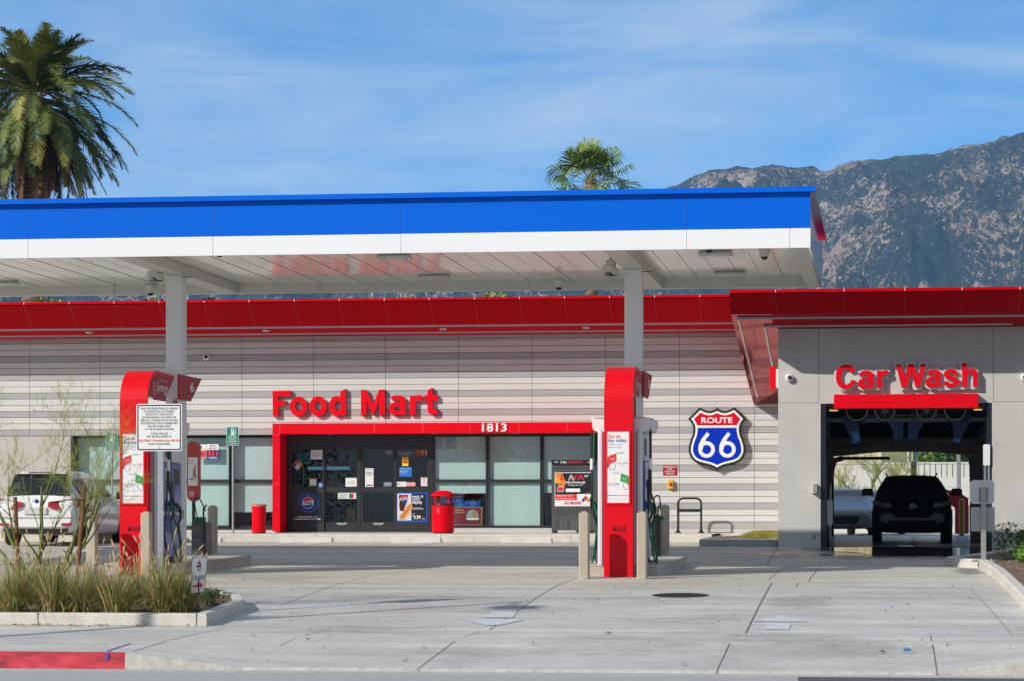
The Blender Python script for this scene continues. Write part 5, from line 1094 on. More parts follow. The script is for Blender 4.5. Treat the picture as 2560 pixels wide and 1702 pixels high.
# ---- yard behind the wash
YB = 100
bw = thing('block_wall', 'white painted block wall behind the wash bay', 'wall', (0, YB, 1.4)); m = MB(); zt_ = ZV(1154, 2260, YB); m.box(-30, 20, YB, YB + .2, 1.2, zt_ - .55, mat('white_block_paint', (.62, .62, .60), .8, var=.05, vscale=1)); m.build('wall', bw)
m = MB(); m.box(-30, 20, YB - .03, YB + .25, zt_ - .06, zt_, MATS['white_block_paint']); x = -6
while x < 8: m.box(x, x + .17, YB, YB + .2, zt_ - .55, zt_ - .06, MATS['white_block_paint']); x += .2
m.box(-30, -6, YB, YB + .2, zt_ - .55, zt_ - .06, MATS['white_block_paint']); m.box(8, 20, YB, YB + .2, zt_ - .55, zt_ - .06, MATS['white_block_paint'])
for k in range(4): m.box(-30, 20, YB - .002, YB, zt_ - .9 - k * .4, zt_ - .89 - k * .4, MGREY)
m.build('slotted_top', bw)
hs = thing('house', 'pale yellow house with a white framed window behind the block wall', 'house', (XU(2240, 112), 112, 1.4)); m = MB(); m.box(XU(2080, 112), XU(2282, 112), 112, 118, 1.2, 7.0, mat('yellow_stucco', (.60, .52, .36), .9)); m.build('wall', hs)
m = MB(); X0, X1, Z0, Z1 = PR(2203, 1122, 2267, 1156, 111.9); m.box(X0 - .08, X1 + .08, 111.9, 112, Z0 - .08, Z1 + .5, WPLAS); q = m.build('window', hs); m = MB(); m.rect(X0, X1, Z0, Z1 + .4, 111.89, mat('reflecting_window', (.22, .26, .24), .15)); m.build('pane', q)
m = MB(); m.prismX([(111.3, 6.9), (115, 8.6), (118.7, 6.9)], XU(2060, 112), XU(2300, 112), mat('roof_tile_brown', (.2, .12, .09), .8)); m.build('roof', hs)
po = MB(); X0, X1, Z0, Z1 = PR(2277, 1153, 2292, 1330, 98); po.bbox(X0, X1, 98, 98.25, 1.35, Z1, MATS['dark_navy_steel'], .02); po.build('dark_post', label='dark square post in front of the white block wall', cat='post')
po = MB(); X0, X1, Z0, Z1 = PR(2392, 1130, 2402, 1330, 90); po.bbox(X0, X1, 90, 90.15, 1.35, 4.6, MGREY, .02); po.build('yard_post', label='slim grey post at the right behind the wash bay', cat='post')
vb = MB(); X0, X1, Z0, Z1 = PR(2365, 1222, 2421, 1325, 84); W = X1 - X0; H = Z1 - 1.4
vb.prismY([(X0, Z1), (X0 + W * .35, Z1 - H * .05), (X0 + W * .75, Z1 - H * .12), (X1, Z1 - H * .2), (X1, 1.4), (X0 + W * .42, 1.4), (X0 + W * .42, Z1 - H * .42), (X0, Z1 - H * .25)], 84, 84.8, mat('vacuum_red', (.50, .02, .04), .4)); vb.build('vacuum_station', label='red curved vacuum cabinet in the yard behind the wash bay', cat='vacuum')
yb_ = MB(); X0, X1, Z0, Z1 = PR(2398, 1246, 2411, 1330, 80.5); yb_.lathe([(.08, 1.36), (.08, Z1 - .04), (.05, Z1), (0, Z1 + .01)], (X0 + X1) / 2, 80.5, mat('ochre_bollard_paint', (.45, .28, .07), .5), 16); yb_.build('yellow_bollard', label='ochre yellow bollard before the red vacuum cabinet', cat='bollard')
# ================================================================ PUMPS
def arcpts(cy, cz, ry, rz, a0, a1, n): return [(cy + ry * math.cos(R(a0 + (a1 - a0) * k / n)), cz + rz * math.sin(R(a0 + (a1 - a0) * k / n))) for k in range(n + 1)]
FLG = mat('valance_red', (.36, .004, .022), .45, spec=.2)
def nozzle_part(par, x, y, z, s, col, name='nozzle'):
    # s = +1 : face looks to +x.  spout points down-back, grip below
    m = MB(); m.tube([(x + s * .02, y - .02, z + .10), (x + s * .07, y - .01, z + .04), (x + s * .10, y, z - .06)], [.030, .038, .028], col, 8)
    m.tube([(x + s * .10, y, z - .06), (x + s * .09, y + .01, z - .16), (x + s * .05, y + .01, z - .22)], [.022, .02, .018], BLACK, 8)
    m.tube([(x + s * .02, y - .02, z + .10), (x - s * .01, y - .03, z + .16)], [.016, .012], STEEL, 6)
    m.tube([(x + s * .12, y + .0, z + .02), (x + s * .16, y, z - .06), (x + s * .12, y, z - .15)], .008, BLACK, 5)
    m.build(name, par)
    return (x + s * .05, y + .01, z - .22)
def hose(par, pts, col, r=.014):
    m = MB(); P = smooth_tube_pts(pts, 7); m.tube(P, r, col, 7); m.build('hose', par)
def pump(cx, num, label, sides):
    g = G(46.0); gi = G(46.6) + .19; p = thing('fuel_pump', label, 'fuel pump', (cx, 46.8, g), 'fuel pumps under the canopy')
    x0, x1 = cx - .243, cx + .243; Y0 = 46.0
    ZR = lambda r: r + ZC
    # red arch: thick front that bows back at the top
    outer = [(Y0, g), (Y0, ZR(2.0))] + arcpts(Y0 + .65, ZR(2.0), .65, .60, 180, 90, 12)[1:] + [(47.8, ZR(2.58))]
    inner = [(47.8, ZR(2.53)), (Y0 + .66, ZR(2.54))] + arcpts(Y0 + .66, ZR(2.0), .60, .54, 90, 180, 10)[1:] + [(Y0 + .06, ZR(1.9)), (Y0 + .22, ZR(1.7)), (Y0 + .22, g)]
    m = MB(); P = outer + inner; n = len(P)
    vs = [(x0, y, z) for y, z in P] + [(x1, y, z) for y, z in P]
    m.add(vs, [tuple(range(n - 1, -1, -1)), tuple(range(n, 2 * n))], REDS); m.add(vs, [(i, (i + 1) % n, (i + 1) % n + n, i + n) for i in range(n)], REDS)
    zs_ = ZR(1.93); m.box(x0 - .001, x1 + .001, Y0 - .002, Y0 + .02, zs_, zs_ + .006, REDD); z2 = ZV(1393, 1547, Y0); m.box(x0 - .001, x1 + .001, Y0 - .002, Y0 + .02, z2, z2 + .006, REDD)
    m.build('red_arch', p)
    # flanges with the brand on each side
    fl = [(46.09, ZR(2.13)), (47.12, ZR(2.11)), (47.8, ZR(2.53)), (46.75, ZR(2.54)), (46.4, ZR(2.48)), (46.17, ZR(2.3))]
    for s, xx in ((1, x1 - .012), (-1, x0)):
        m = MB(); m.prismX(fl, xx, xx + .012, FLG)
        fn = lambda a, b, dd, xx=xx, s=s: (xx + (.0145 if s > 0 else -.0025), a if s > 0 else 93.9 - a, b)
        def ft(t, a0, a1, b0, b1, mt=TW, bo=0):
            f2 = lambda a, b, dd: (xx + (.0145 if s > 0 else -.0025), (a if s > 0 else 93.9 - a) + (b - ZR(2.3)) * .45 * s, b)
            m.text(t, a0, a1, b0, b1, 0, mt, bold=bo, fn=f2)
        ft('Synergy', 46.62, 47.35, ZR(2.20), ZR(2.41)); ft('FUEL TECHNOLOGY', 46.75, 47.25, ZR(2.43), ZR(2.46))
        for k in range(14):
            a = k * 2 * math.pi / 14; 
            for rr in (.05, .08): yy, zz = 46.46 + rr * 1.1 * math.cos(a), ZR(2.29) + rr * 1.4 * math.sin(a); m.add([(xx + (.0145 if s > 0 else -.0025), yy + .012 * math.cos(q), zz + .012 * math.sin(q)) for q in (0, 1.57, 3.14, 4.71)], [(0, 1, 2, 3)], TW)
        m.build('brand_panel', p)
    # number panel beyond the column
    npz = [(48.15, ZR(2.17)), (48.98, ZR(2.17)), (49.78, ZR(2.62)), (48.15, ZR(2.62))]
    m = MB(); m.prismX(npz, x1 - .03, x1, FLG); m.prismX(npz, x0, x0 + .03, FLG); m.box(x0 + .03, x1 - .03, 48.82, 49.75, ZR(2.58), ZR(2.62), REDS)
    m.text(num, 48.92, 49.20, ZR(2.34), ZR(2.52), 0, TW, bold=.02, fn=lambda a, b, dd: (x1 + .003, a, b)); m.build('number_panel', p)
    # poster frame + poster on the front
    def FX(x): return XU(1420 + x / 2.8, Y0) + (cx + 4.52)
    def FZ(y): return ZV(900 + y / 2.8, 1547, Y0)
    m = MB(); a, b, c, d = FX(258), FX(440), FZ(1008), FZ(482); t_ = .03
    m.box(a, b, Y0 - .02, Y0, c, c + t_, REDS); m.box(a, b, Y0 - .02, Y0, d - t_, d, REDS); m.box(a, a + t_, Y0 - .02, Y0, c + t_, d - t_, REDS); m.box(b - t_, b, Y0 - .02, Y0, c + t_, d - t_, REDS); m.build('poster_frame', p)
    m = MB(); y = Y0 - .004; m.rect(a + t_, b - t_, c + t_, d - t_, y, PWHITE); yt = y - .003
    m.text('Go on', FX(282), FX(366), FZ(543), FZ(514), yt, TR, bold=.01); m.text('for miles.', FX(282), FX(416), FZ(572), FZ(545), yt, TB, bold=.01)
    m.text('Cleaner engine', FX(282), FX(382), FZ(594), FZ(582), yt, TG); m.text('Better mileage*', FX(282), FX(382), FZ(613), FZ(601), yt, TG)
    def nozpic(pts, mt, spout, tag_, txt, tx, ty, sub):
        m.poly([(FX(x), FZ(y_)) for x, y_ in pts], yt, mt)
        for q0, q1 in zip(spout, spout[1:]):
            m.poly([(FX(q0[0]), FZ(q0[1] - 2)), (FX(q1[0]), FZ(q1[1] - 2)), (FX(q1[0]), FZ(q1[1] + 2)), (FX(q0[0]), FZ(q0[1] + 2))], yt - .001, ALU)
        pp = [(FX(x), FZ(y_)) for x, y_ in tag_]
        for q0, q1 in zip(pp, pp[1:] + pp[:1]):
            dx, dz = q1[0] - q0[0], q1[1] - q0[1]; l = math.hypot(dx, dz) or 1; nx, nz = -dz / l * .0035, dx / l * .0035
            m.poly([(q0[0] - nx, q0[1] - nz), (q1[0] - nx, q1[1] - nz), (q1[0] + nx, q1[1] + nz), (q0[0] + nx, q0[1] + nz)], yt - .001, MGREY)
    nozpic([(272, 750), (276, 680), (296, 662), (322, 655), (330, 650), (338, 658), (336, 668), (341, 690), (330, 710), (305, 712), (290, 735), (280, 752)], PRED, [(335, 655), (350, 646), (396, 646)], [(285, 728), (300, 765), (322, 765), (332, 735), (322, 715), (300, 720)], '', 0, 0, '')
    m.text('Synergy', FX(292), FX(330), FZ(688), FZ(680), yt - .002, TW); m.text('Supreme+', FX(296), FX(328), FZ(698), FZ(690), yt - .002, TW)
    nozpic([(366, 840), (370, 800), (378, 790), (388, 792), (395, 798), (420, 806), (430, 820), (429, 848), (431, 880), (426, 885), (415, 862), (405, 848), (376, 850)], PGREEN, [(380, 795), (365, 786), (314, 786)], [(388, 862), (384, 880), (398, 905), (418, 902), (428, 885), (420, 865), (402, 850)], '', 0, 0, '')
    m.text('Synergy', FX(378), FX(412), FZ(825), FZ(817), yt - .002, TW); m.text('Diesel', FX(384), FX(410), FZ(836), FZ(828), yt - .002, TW)
    m.text('Exxon', FX(344), FX(378), FZ(722), FZ(712), yt, TR); m.text('Mobil', FX(388), FX(418), FZ(722), FZ(712), yt, TB); m.text('Synergy Supreme+', FX(352), FX(412), FZ(734), FZ(728), yt, TR)
    m.text('Exxon', FX(284), FX(318), FZ(866), FZ(856), yt, TR); m.text('Mobil', FX(328), FX(358), FZ(866), FZ(856), yt, TB); m.text('Synergy Diesel Efficient', FX(284), FX(360), FZ(878), FZ(872), yt, TB)
    m.box(FX(271), FX(350), yt - .001, yt, FZ(945.5), FZ(942.5), TB); m.box(FX(350), FX(431), yt - .001, yt, FZ(945.5), FZ(942.5), TR)
    m.text('See station for details and limited terms at this location', FX(276), FX(425), FZ(972), FZ(967), yt, TG); m.build('advert_poster', p)
    m = MB(); m.text('Mobil', FX(312), FX(400), FZ(1195), FZ(1158), Y0 - .012, REDD, bold=.02, d=.012); m.build('embossed_name', p)
    # cabinet
    CAB = mat('silver_cabinet', (.64, .67, .71), .4); m = MB(); hx = .375; yb0, yb1 = 46.24, 47.75; ztc = ZR(1.52)
    hl = hx if -1 in sides else .24; m.bbox(cx - hl, cx - hl + .10, yb0, yb0 + .22, gi, ztc, CAB, .03); m.bbox(cx + hx - .10, cx + hx, yb0, yb0 + .22, gi, ztc, CAB, .03); m.box(cx - hl + .1, cx + hx - .1, yb0 + .05, yb0 + .2, gi, ztc, CAB)
    m.bbox(cx - hl + .04, cx + hx - .04, yb0 + .22, yb1, gi, ztc, DGREY, .02); m.bbox(cx - hl, cx + hx, yb1, yb1 + .1, gi, ztc, CAB, .02); m.build('cabinet', p)
    m = MB(); zt1 = ZR(1.745); yh0, yh1 = 46.3, 47.85
    lx = -.49 if -1 in sides else -.27
    prof = [(cx + lx, zt1), (cx + .47, zt1), (cx + .51, zt1 - .03), (cx + .515, zt1 - .12), (cx + .47, zt1 - .22), (cx + .38, zt1 - .25), (cx + lx + .11, zt1 - .25), (cx + lx + .03, zt1 - .21)]
    m.prismY(prof, yh0, yh1, WPLAS); m.box(cx + lx + .05, cx + .4, yh0 - .01, yh0, zt1 - .02, zt1 - .01, MGREY); m.lathe([(0, cx + .5), (.11, cx + .5), (.12, cx + .53), (.1, cx + .55), (0, cx + .55)], 0, yh0 + .25, WPLAS, 20, axis='x', cz=zt1 - .13); m.build('top_housing', p)
    for s in sides:
        xf = cx + s * (hx - .04); m = MB()
        def sbox(ya, yb, za, zb, mt, th=.03): m.box(xf, xf + s * th, ya, yb, za, zb, mt)
        sbox(46.55, 47.7, ZR(.16), ZR(1.0), PUMPB, .06); sbox(46.55, 47.7, ZR(-.62), ZR(.10), PUMPB, .02); sbox(46.5, 47.74, ZR(.10), ZR(.16), CAB, .07); sbox(46.55, 47.7, ZR(1.02), ZR(1.48), CAB, .04)
        sbox(46.7, 47.1, ZR(1.1), ZR(1.4), BLACK, .045); sbox(47.2, 47.55, ZR(.62), ZR(.9), TK, .066); sbox(46.65, 46.9, ZR(.35), ZR(.55), WPLAS, .064); sbox(47.0, 47.12, ZR(.2), ZR(.7), BLACK, .09)
        for k in range(4): sbox(46.63 + k * .06, 46.66 + k * .06, ZR(.68), ZR(.9), [WPLAS, YEL, PRED, WPLAS][k], .064)
        m.text('Synergy', 46.8, 47.5, ZR(-.38), ZR(-.2), 0, TW, fn=lambda a, b, dd: (xf + s * .023, a if s > 0 else 94.25 - a, b)); m.text('Mobil', 46.65, 46.85, ZR(-.56), ZR(-.5), 0, TW, fn=lambda a, b, dd: (xf + s * .023, a if s > 0 else 94.25 - a, b))
        m.build('dispenser_face', p)
        e1 = nozzle_part(p, xf + s * .06, 46.78, ZR(.22), s, GREEN); xh = cx + s * .47
        hose(p, [(xh, 46.62, ZR(1.5)), (xh + s * .02, 46.66, ZR(.9)), (xf + s * .15, 46.7, ZR(.35)), (xf + s * .10, 46.70, ZR(.10))], GREEN, .013)
        hose(p, [e1, (e1[0] + s * .03, 46.84, ZR(-.35)), (xf + s * .2, 46.95, ZR(-.68)), (xf + s * .22, 47.12, ZR(-.66)), (xf + s * .14, 47.2, ZR(-.2)), (xf + s * .04, 47.15, ZR(.12))], GREEN, .015)
        e2 = nozzle_part(p, xf + s * .06, 47.3, ZR(.18), s, BLACK)
        m = MB(); m.tube([(cx + s * .50, 46.45, ZR(1.52)), (cx + s * .50, 46.45, ZR(.95))], .022, BLACK, 10); m.tube([(cx + s * .50, 46.45, ZR(1.05)), (cx + s * .50, 46.45, ZR(.86))], .026, WPLAS, 10); m.build('breakaway', p)
        hose(p, [(cx + s * .50, 46.45, ZR(.86)), (cx + s * .50, 46.5, ZR(.5)), (xf + s * .22, 46.9, ZR(.2)), (xf + s * .12, 47.2, ZR(.3)), (xf + s * .08, 47.28, ZR(.28))], BLACK, .016)
        hose(p, [e2, (e2[0] + s * .04, 47.3, ZR(-.3)), (xf + s * .20, 47.3, ZR(-.62)), (xf + s * .10, 46.9, ZR(-.68)), (xf + s * .05, 46.6, ZR(-.3)), (cx + s * .47, 46.42, ZR(.2)), (cx + s * .49, 46.42, ZR(.86))], BLACK, .016)
    return p
pump(-12.87, '6', 'left red arched fuel pump, numbered 6, behind the towing notice', (1,))
pump(-4.52, '8', 'right red arched fuel pump, numbered 8, with its full poster in view', (1, -1))
# islands
for cx, lab in ((-12.87, 'tan concrete pump island under the left pump'), (-4.52, 'tan concrete pump island under the right pump')):
    m = MB(); P = [(cx - .62, 46.5), (cx + .62, 46.5), (cx + .72, 46.75), (cx + .72, 51.7), (cx + .5, 52.0), (cx - .5, 52.0), (cx - .72, 51.7), (cx - .72, 46.75)]
    m.prismZ(P, lambda y: G(y) - .02, lambda y: G(y) + .16, ISLC); P2 = [(cx + (x - cx) * 1.02, 49.25 + (y - 49.25) * 1.004) for x, y in P]; m.prismZ(P2, lambda y: G(y) + .16, lambda y: G(y) + .19, ISLC)
    m.build('pump_island', label=lab, cat='pump island')
# fire extinguisher plaques
for cx, lab in ((CX[0], 'narrow maroon fire extinguisher plaque on the left canopy column'), (CX[1], 'narrow maroon fire extinguisher plaque on the right canopy column')):
    y = CY - .155 - .006; X0 = XU(431, y) if cx < -10 else XU(1577, y); X1 = X0 + .095; z1 = ZV(988, 1400, y); m = MB(); m.box(X0, X1, y, y + .005, z1 - .40, z1, TW); m.box(X0 + .006, X1 - .006, y - .002, y, z1 - .394, z1 - .006, mat('sign_maroon', (.25, .008, .03), .4))
    m.text('FIRE', X0 + .012, X1 - .012, z1 - .05, z1 - .018, y - .004, TW, bold=.02)
    for k, ch in enumerate('EXTINGUISHER'): m.text(ch, X0 + .035, X1 - .035, z1 - .085 - k * .026, z1 - .067 - k * .026, y - .004, TW, bold=.01)
    m.build('extinguisher_plaque', label=lab, cat='sign')
# service stand behind the left pump: pill shaped board with poster, black bin, squeegee
def service(px_bin, Y, lab, board=None, g_='service bins on the pump islands'):
    X0, X1, Z0, Z1 = PR(*px_bin, Y); t = thing('service_bin', lab, 'bin', ((X0 + X1) / 2, Y, G(Y) + .19), g_)
    m = MB(); m.bbox(X0, X1, Y, Y + .45, G(Y) + .19, Z1, DGREY, .02); m.box(X0 + .02, X1 - .02, Y - .004, Y, Z1 - .3, Z1 - .28, BLACK); m.box(X0 + .02, X1 - .02, Y - .004, Y, Z1 - .02, Z1 - .01, BLACK); m.build('bin_box', t)
    m = MB(); m.tube([(X1 - .04, Y - .03, G(Y) + .19), (X1 - .04, Y - .03, Z1 + .25), (X1 + .02, Y - .03, Z1 + .32)], .018, BLACK, 8); m.bbox(X0 + .02, X0 + .22, Y + .1, Y + .3, Z1, Z1 + .09, GREEN, .02); m.build('squeegee_holder', t)
    m = MB(); m.tube(smooth_tube_pts([(X0 + .1, Y + .1, Z1 + .05), (X0 + .05, Y + .05, Z1 + .4), (X0 + .15, Y, Z1 + .45), (X1, Y - .02, Z1 + .2)]), .012, BLACK, 6); m.build('squeegee', t)
    if board:
        X0, X1, Z0, Z1 = PR(*board, Y); m = MB(); r = (X1 - X0) * .49; pts = m.rrect(X0, X1, Z0, Z1, r); m.prismY(pts, Y + .1, Y + .25, mat('faded_red_plastic', (.50, .06, .05), .45))
        q = m.build('board', t); m = MB(); W = X1 - X0; H = Z1 - Z0; m.box(X0 + W * .12, X1 - W * .1, Y + .085, Y + .1, Z0 + H * .26, Z1 - H * .27, TW); y = Y + .082
        m.text('And Energy!', X0 + W * .2, X0 + W * .62, Z0 + H * .67, Z0 + H * .69, y, TB); m.text('Go on', X0 + W * .2, X0 + W * .5, Z0 + H * .63, Z0 + H * .655, y, TR)
        m.poly([(X0 + W * .55, Z0 + H * .4), (X0 + W * .8, Z0 + H * .38), (X0 + W * .72, Z0 + H * .52), (X0 + W * .78, Z0 + H * .6), (X0 + W * .66, Z0 + H * .6), (X0 + W * .5, Z0 + H * .48)], y, mat('print_rose', (.5, .2, .18), .5)); m.box(X0 + W * .25, X0 + W * .6, y, y + .001, Z0 + H * .36, Z0 + H * .38, TK)
        for k in range(4): m.box(X0 + W * (.22 + k * .1), X0 + W * (.26 + k * .1), Y + .095, Y + .1, Z0 + H * .08, Z0 + H * .17, TW)
        m.build('poster', q); m = MB(); m.box(X0 + W * .4, X0 + W * .6, Y + .12, Y + .2, G(Y) + .19, Z0 + .3, BLACK); m.build('post', t)
service((478, 1303, 515, 1396, ), 51.0, 'dark service bin with squeegee and red pill board behind the left pump', (464, 1101, 494, 1252))
service((1628, 1300, 1651, 1396), 51.0, 'dark service bin with squeegee behind the right pump')
# bollards
pb = thing('bollard', 'x', 'bollard', (0, 0, 0)); m = MB(); m.bbox(-.085, .085, -.085, .085, -.03, 1.10, BOLL, .022); m.add([(-.063, -.063, 1.10), (.063, -.063, 1.10), (.063, .063, 1.10), (-.063, .063, 1.10), (0, 0, 1.125)], [(0, 1, 4), (1, 2, 4), (2, 3, 4), (3, 0, 4)], BOLL); m.build('sleeve', pb)
m = MB(); m.lathe([(.12, 0), (.12, .012), (.09, .02)], 0, 0, ISLC, 16); m.build('collar', pb)
bl = [(230.5, 45.5, 'tan square bollard furthest left, behind the thin green tree'), (366.5, 45.5, 'tan square bollard touching the right edge of the left pump'), (531.8, 52.4, 'shaded bollard right of the left pump, behind the lawn sign'), (1460.8, 45.5, 'tan square bollard just left of the right pump'), (1605.5, 45.5, 'tan square bollard just right of the right pump'), (1662, 52.7, 'shaded bollard behind the right pump island')]
for i, (u, y, lab) in enumerate(bl):
    o = pb if i == 0 else dup(pb, (0, 0, 0)); x = XU(u, y); o.location = (x, y, G(y) ); o['label'] = lab; o['group'] = 'square bollards round the pumps'
# ================================================================ SIGNS ON POSTS
Z1_ = lambda x, y: (x / 3.564, 900 + y / 3.564)
YT = 37.2
t = thing('towing_sign', 'white square notice with black border warning that parked cars get towed', 'sign', (XU(402, YT), YT, G(YT)))
u0, v0 = Z1_(1215, 385); u1, v1 = Z1_(1622, 807); X0, X1, Z0, Z1 = PR(u0, v0, u1, v1, YT); m = MB(); m.prismY(m.rrect(X0, X1, Z0, Z1, .035), YT, YT + .004, PWHITE); m.build('board', t)
m = MB(); a = m.rrect(X0 + .014, X1 - .014, Z0 + .014, Z1 - .014, .03); b = m.rrect(X0 + .03, X1 - .03, Z0 + .03, Z1 - .03, .022)
n = len(a); m.add([(x, YT - .002, z) for x, z in a] + [(x, YT - .002, z) for x, z in b], [(i, (i + 1) % n, (i + 1) % n + n, i + n) for i in range(n)][::1], TK)
tp = lambda x, y: (XU(x / 3.564, YT), ZV(900 + y / 3.564, 398, YT))
for s, a0, a1, yc in (('UNAUTHORIZED VEHICLES PARKED', 1252, 1584, 427), ('IN DESIGNATED ACCESSIBLE', 1280, 1553, 453), ('SPACES NOT DISPLAYING', 1297, 1538, 479), ('DISTINGUISHING PLACARDS OR', 1267, 1568, 505), ('SPECIAL LICENSE PLATES ISSUED', 1253, 1583, 532), ('FOR PERSONS WITH DISABILITIES', 1253, 1583, 558), ('WILL BE TOWED AWAY', 1312, 1525, 585), ("AT THE OWNER'S EXPENSE", 1288, 1548, 611), ('TOWED VEHICLES', 1340, 1497, 650), ('MAY BE RECLAIMED AT', 1308, 1528, 676), ('OR BY TELEPHONING', 1322, 1517, 743)):
    x0, z1 = tp(a0, yc - 9); x1, z0 = tp(a1, yc + 9); m.text(s, x0, x1, z0, z1, YT - .004, TK)
x0, z1 = tp(1228, 703); x1, z0 = tp(1616, 722); m.text('HILLCREST TOWING 626-798-7817', x0, x1, z0, z1, YT - .005, TR, bold=.01); m.build('lettering', t)
m = MB(); xa = XU(402, YT + .03); m.box(xa - .035, xa + .035, YT + .006, YT + .06, G(YT), Z1 - .03, STEEL)
for z in [G(YT) + .3 + k * .075 for k in range(18)]: m.disc(xa, z, .008, YT + .0045, BLACK, 8)
m.build('post', t)
m = MB()
for z in (Z1 - .05, Z0 + .05): m.lathe([(.012, YT - .004), (.010, YT - .008), (0, YT - .008)], (X0 + X1) / 2, 0, STEEL, 8, axis='y', cz=z)
m.build('bolts', t)
def evsign(x0_, y0_, x1_, y1_, Y, lab, pu):
    u0, v0 = Z1_(x0_, y0_); u1, v1 = Z1_(x1_, y1_); X0, X1, Z0, Z1 = PR(u0, v0, u1, v1, Y); W = X1 - X0; H = Z1 - Z0
    gz = G(64) + .18; t = thing('charging_sign', lab, 'sign', ((X0 + X1) / 2, Y, gz), 'charging station signs'); m = MB(); m.prismY(m.rrect(X0, X1, Z0, Z1, .025), Y, Y + .004, TW); m.build('edge', t)
    m = MB(); m.prismY(m.rrect(X0 + .008, X1 - .008, Z0 + .008, Z1 - .008, .02), Y - .002, Y, SGREEN)
    P = lambda x, z: (X0 + W * x, Z0 + H * z); y = Y - .005
    m.poly([P(.38, .57), P(.62, .57), P(.62, .92), P(.38, .92)], y, TW); m.poly([P(.32, .55), P(.68, .55), P(.68, .575), P(.32, .575)], y - .001, TW); m.poly([P(.42, .82), P(.58, .82), P(.58, .89), P(.42, .89)], y - .002, SGREEN)
    m.poly([P(.66, .62), P(.74, .58), P(.77, .6), P(.77, .86), P(.73, .93), P(.71, .91), P(.73, .84), P(.73, .64), P(.66, .66)], y - .001, TW); m.text('EV', X0 + W * .43, X0 + W * .57, Z0 + H * .63, Z0 + H * .76, y - .002, SGREEN)
    for k, (s, a, b) in enumerate((('ELECTRIC', .15, .85), ('VEHICLE', .2, .8), ('CHARGING', .14, .86), ('STATION', .2, .8))): m.text(s, X0 + W * a, X0 + W * b, Z0 + H * (.43 - .12 * k), Z0 + H * (.51 - .12 * k), y, TW, bold=.01)
    m.build('face', t); m = MB(); xc = (X0 + X1) / 2 + pu; m.tube([(xc, Y + .035, gz), (xc, Y + .035, Z1 - .04)], .027, STEEL, 10); m.build('post', t)
evsign(943, 645, 1048, 806, 64.5, 'left green charging station sign on a post, behind the white car', -.0); evsign(2018, 590, 2127, 757, 64.5, 'green charging station sign on a post left of the red bins', .0)
# lawn sign
YL_ = 36.3; t = thing('lawn_sign', 'small tilted white board with a red arrow reading car wash, in the planter', 'sign', (XU(494, YL_), YL_, G(YL_) + .13))
def lp(a, b, o=0.0):        # a,b in 0..1 on the tilted board
    c00, c10, c01, c11 = (476.3, 1483), (511.9, 1478), (480.1, 1389.7), (518.7, 1388.2)
    u = (c00[0] * (1 - a) + c10[0] * a) * (1 - b) + (c01[0] * (1 - a) + c11[0] * a) * b; v = (c00[1] * (1 - a) + c10[1] * a) * (1 - b) + (c01[1] * (1 - a) + c11[1] * a) * b
    Y = YL_ + .10 * a + .03 * b - o; return (XU(u, Y), Y, ZV(v, 497, Y))
m = MB(); q = [lp(0, 0), lp(1, 0), lp(1, 1), lp(0, 1)]; q2 = [(x, y + .01, z) for x, y, z in q]; m.add(q + q2, [(0, 1, 2, 3), (7, 6, 5, 4), (0, 4, 5, 1), (1, 5, 6, 2), (2, 6, 7, 3), (3, 7, 4, 0)], PWHITE); m.build('board', t)
m = MB(); F = lambda a, b, dd=0: lp(a, b, .004)
def lq(a0, b0, a1, b1, mt): m.add([F(a0, b0), F(a1, b0), F(a1, b1), F(a0, b1)], [(0, 1, 2, 3)], mt)
for a0, b0, a1, b1 in ((0, 0, .03, 1), (.97, 0, 1, 1), (0, .98, 1, 1), (0, 0, 1, .02), (0, .93, .1, 1), (.9, .93, 1, 1), (.9, 0, 1, .1)): lq(a0, b0, a1, b1, MGREY)
m.text('CAR WASH', .08, .94, .35, .48, 0, TK, fn=lambda a, b, dd: lp(a, b, .005))
lq(.14, .16, .66, .22, TR); m.add([F(.66, .11), F(.86, .19), F(.66, .27)], [(0, 1, 2)], TR)
for k in range(20):
    a0, a1 = 2 * math.pi * k / 20, 2 * math.pi * (k + 1) / 20; mt = PRED if k > 11 else TK
    m.add([F(.5 + .13 * math.cos(a0), .72 + .13 * math.sin(a0)), F(.5 + .13 * math.cos(a1), .72 + .13 * math.sin(a1)), F(.5 + .08 * math.cos(a1), .72 + .09 * math.sin(a1)), F(.5 + .08 * math.cos(a0), .72 + .09 * math.sin(a0))], [(0, 1, 2, 3)], mt)
lq(.36, .70, .64, .75, TK); m.add([F(.40, .78), F(.60, .78), F(.5, .90)], [(0, 1, 2)], PRED); m.build('print', t)
m = MB(); a, b = lp(.42, 0), lp(.58, 0)
for p_ in (a, b): m.box(p_[0] - .008, p_[0] + .008, YL_ + .05, YL_ + .065, G(YL_) + .12, p_[2] + .2, BLACK)
m.box(a[0] - .01, b[0] + .01, YL_ + .045, YL_ + .07, G(YL_) + .13, a[2] - .02, DGREY); m.build('stake', t)
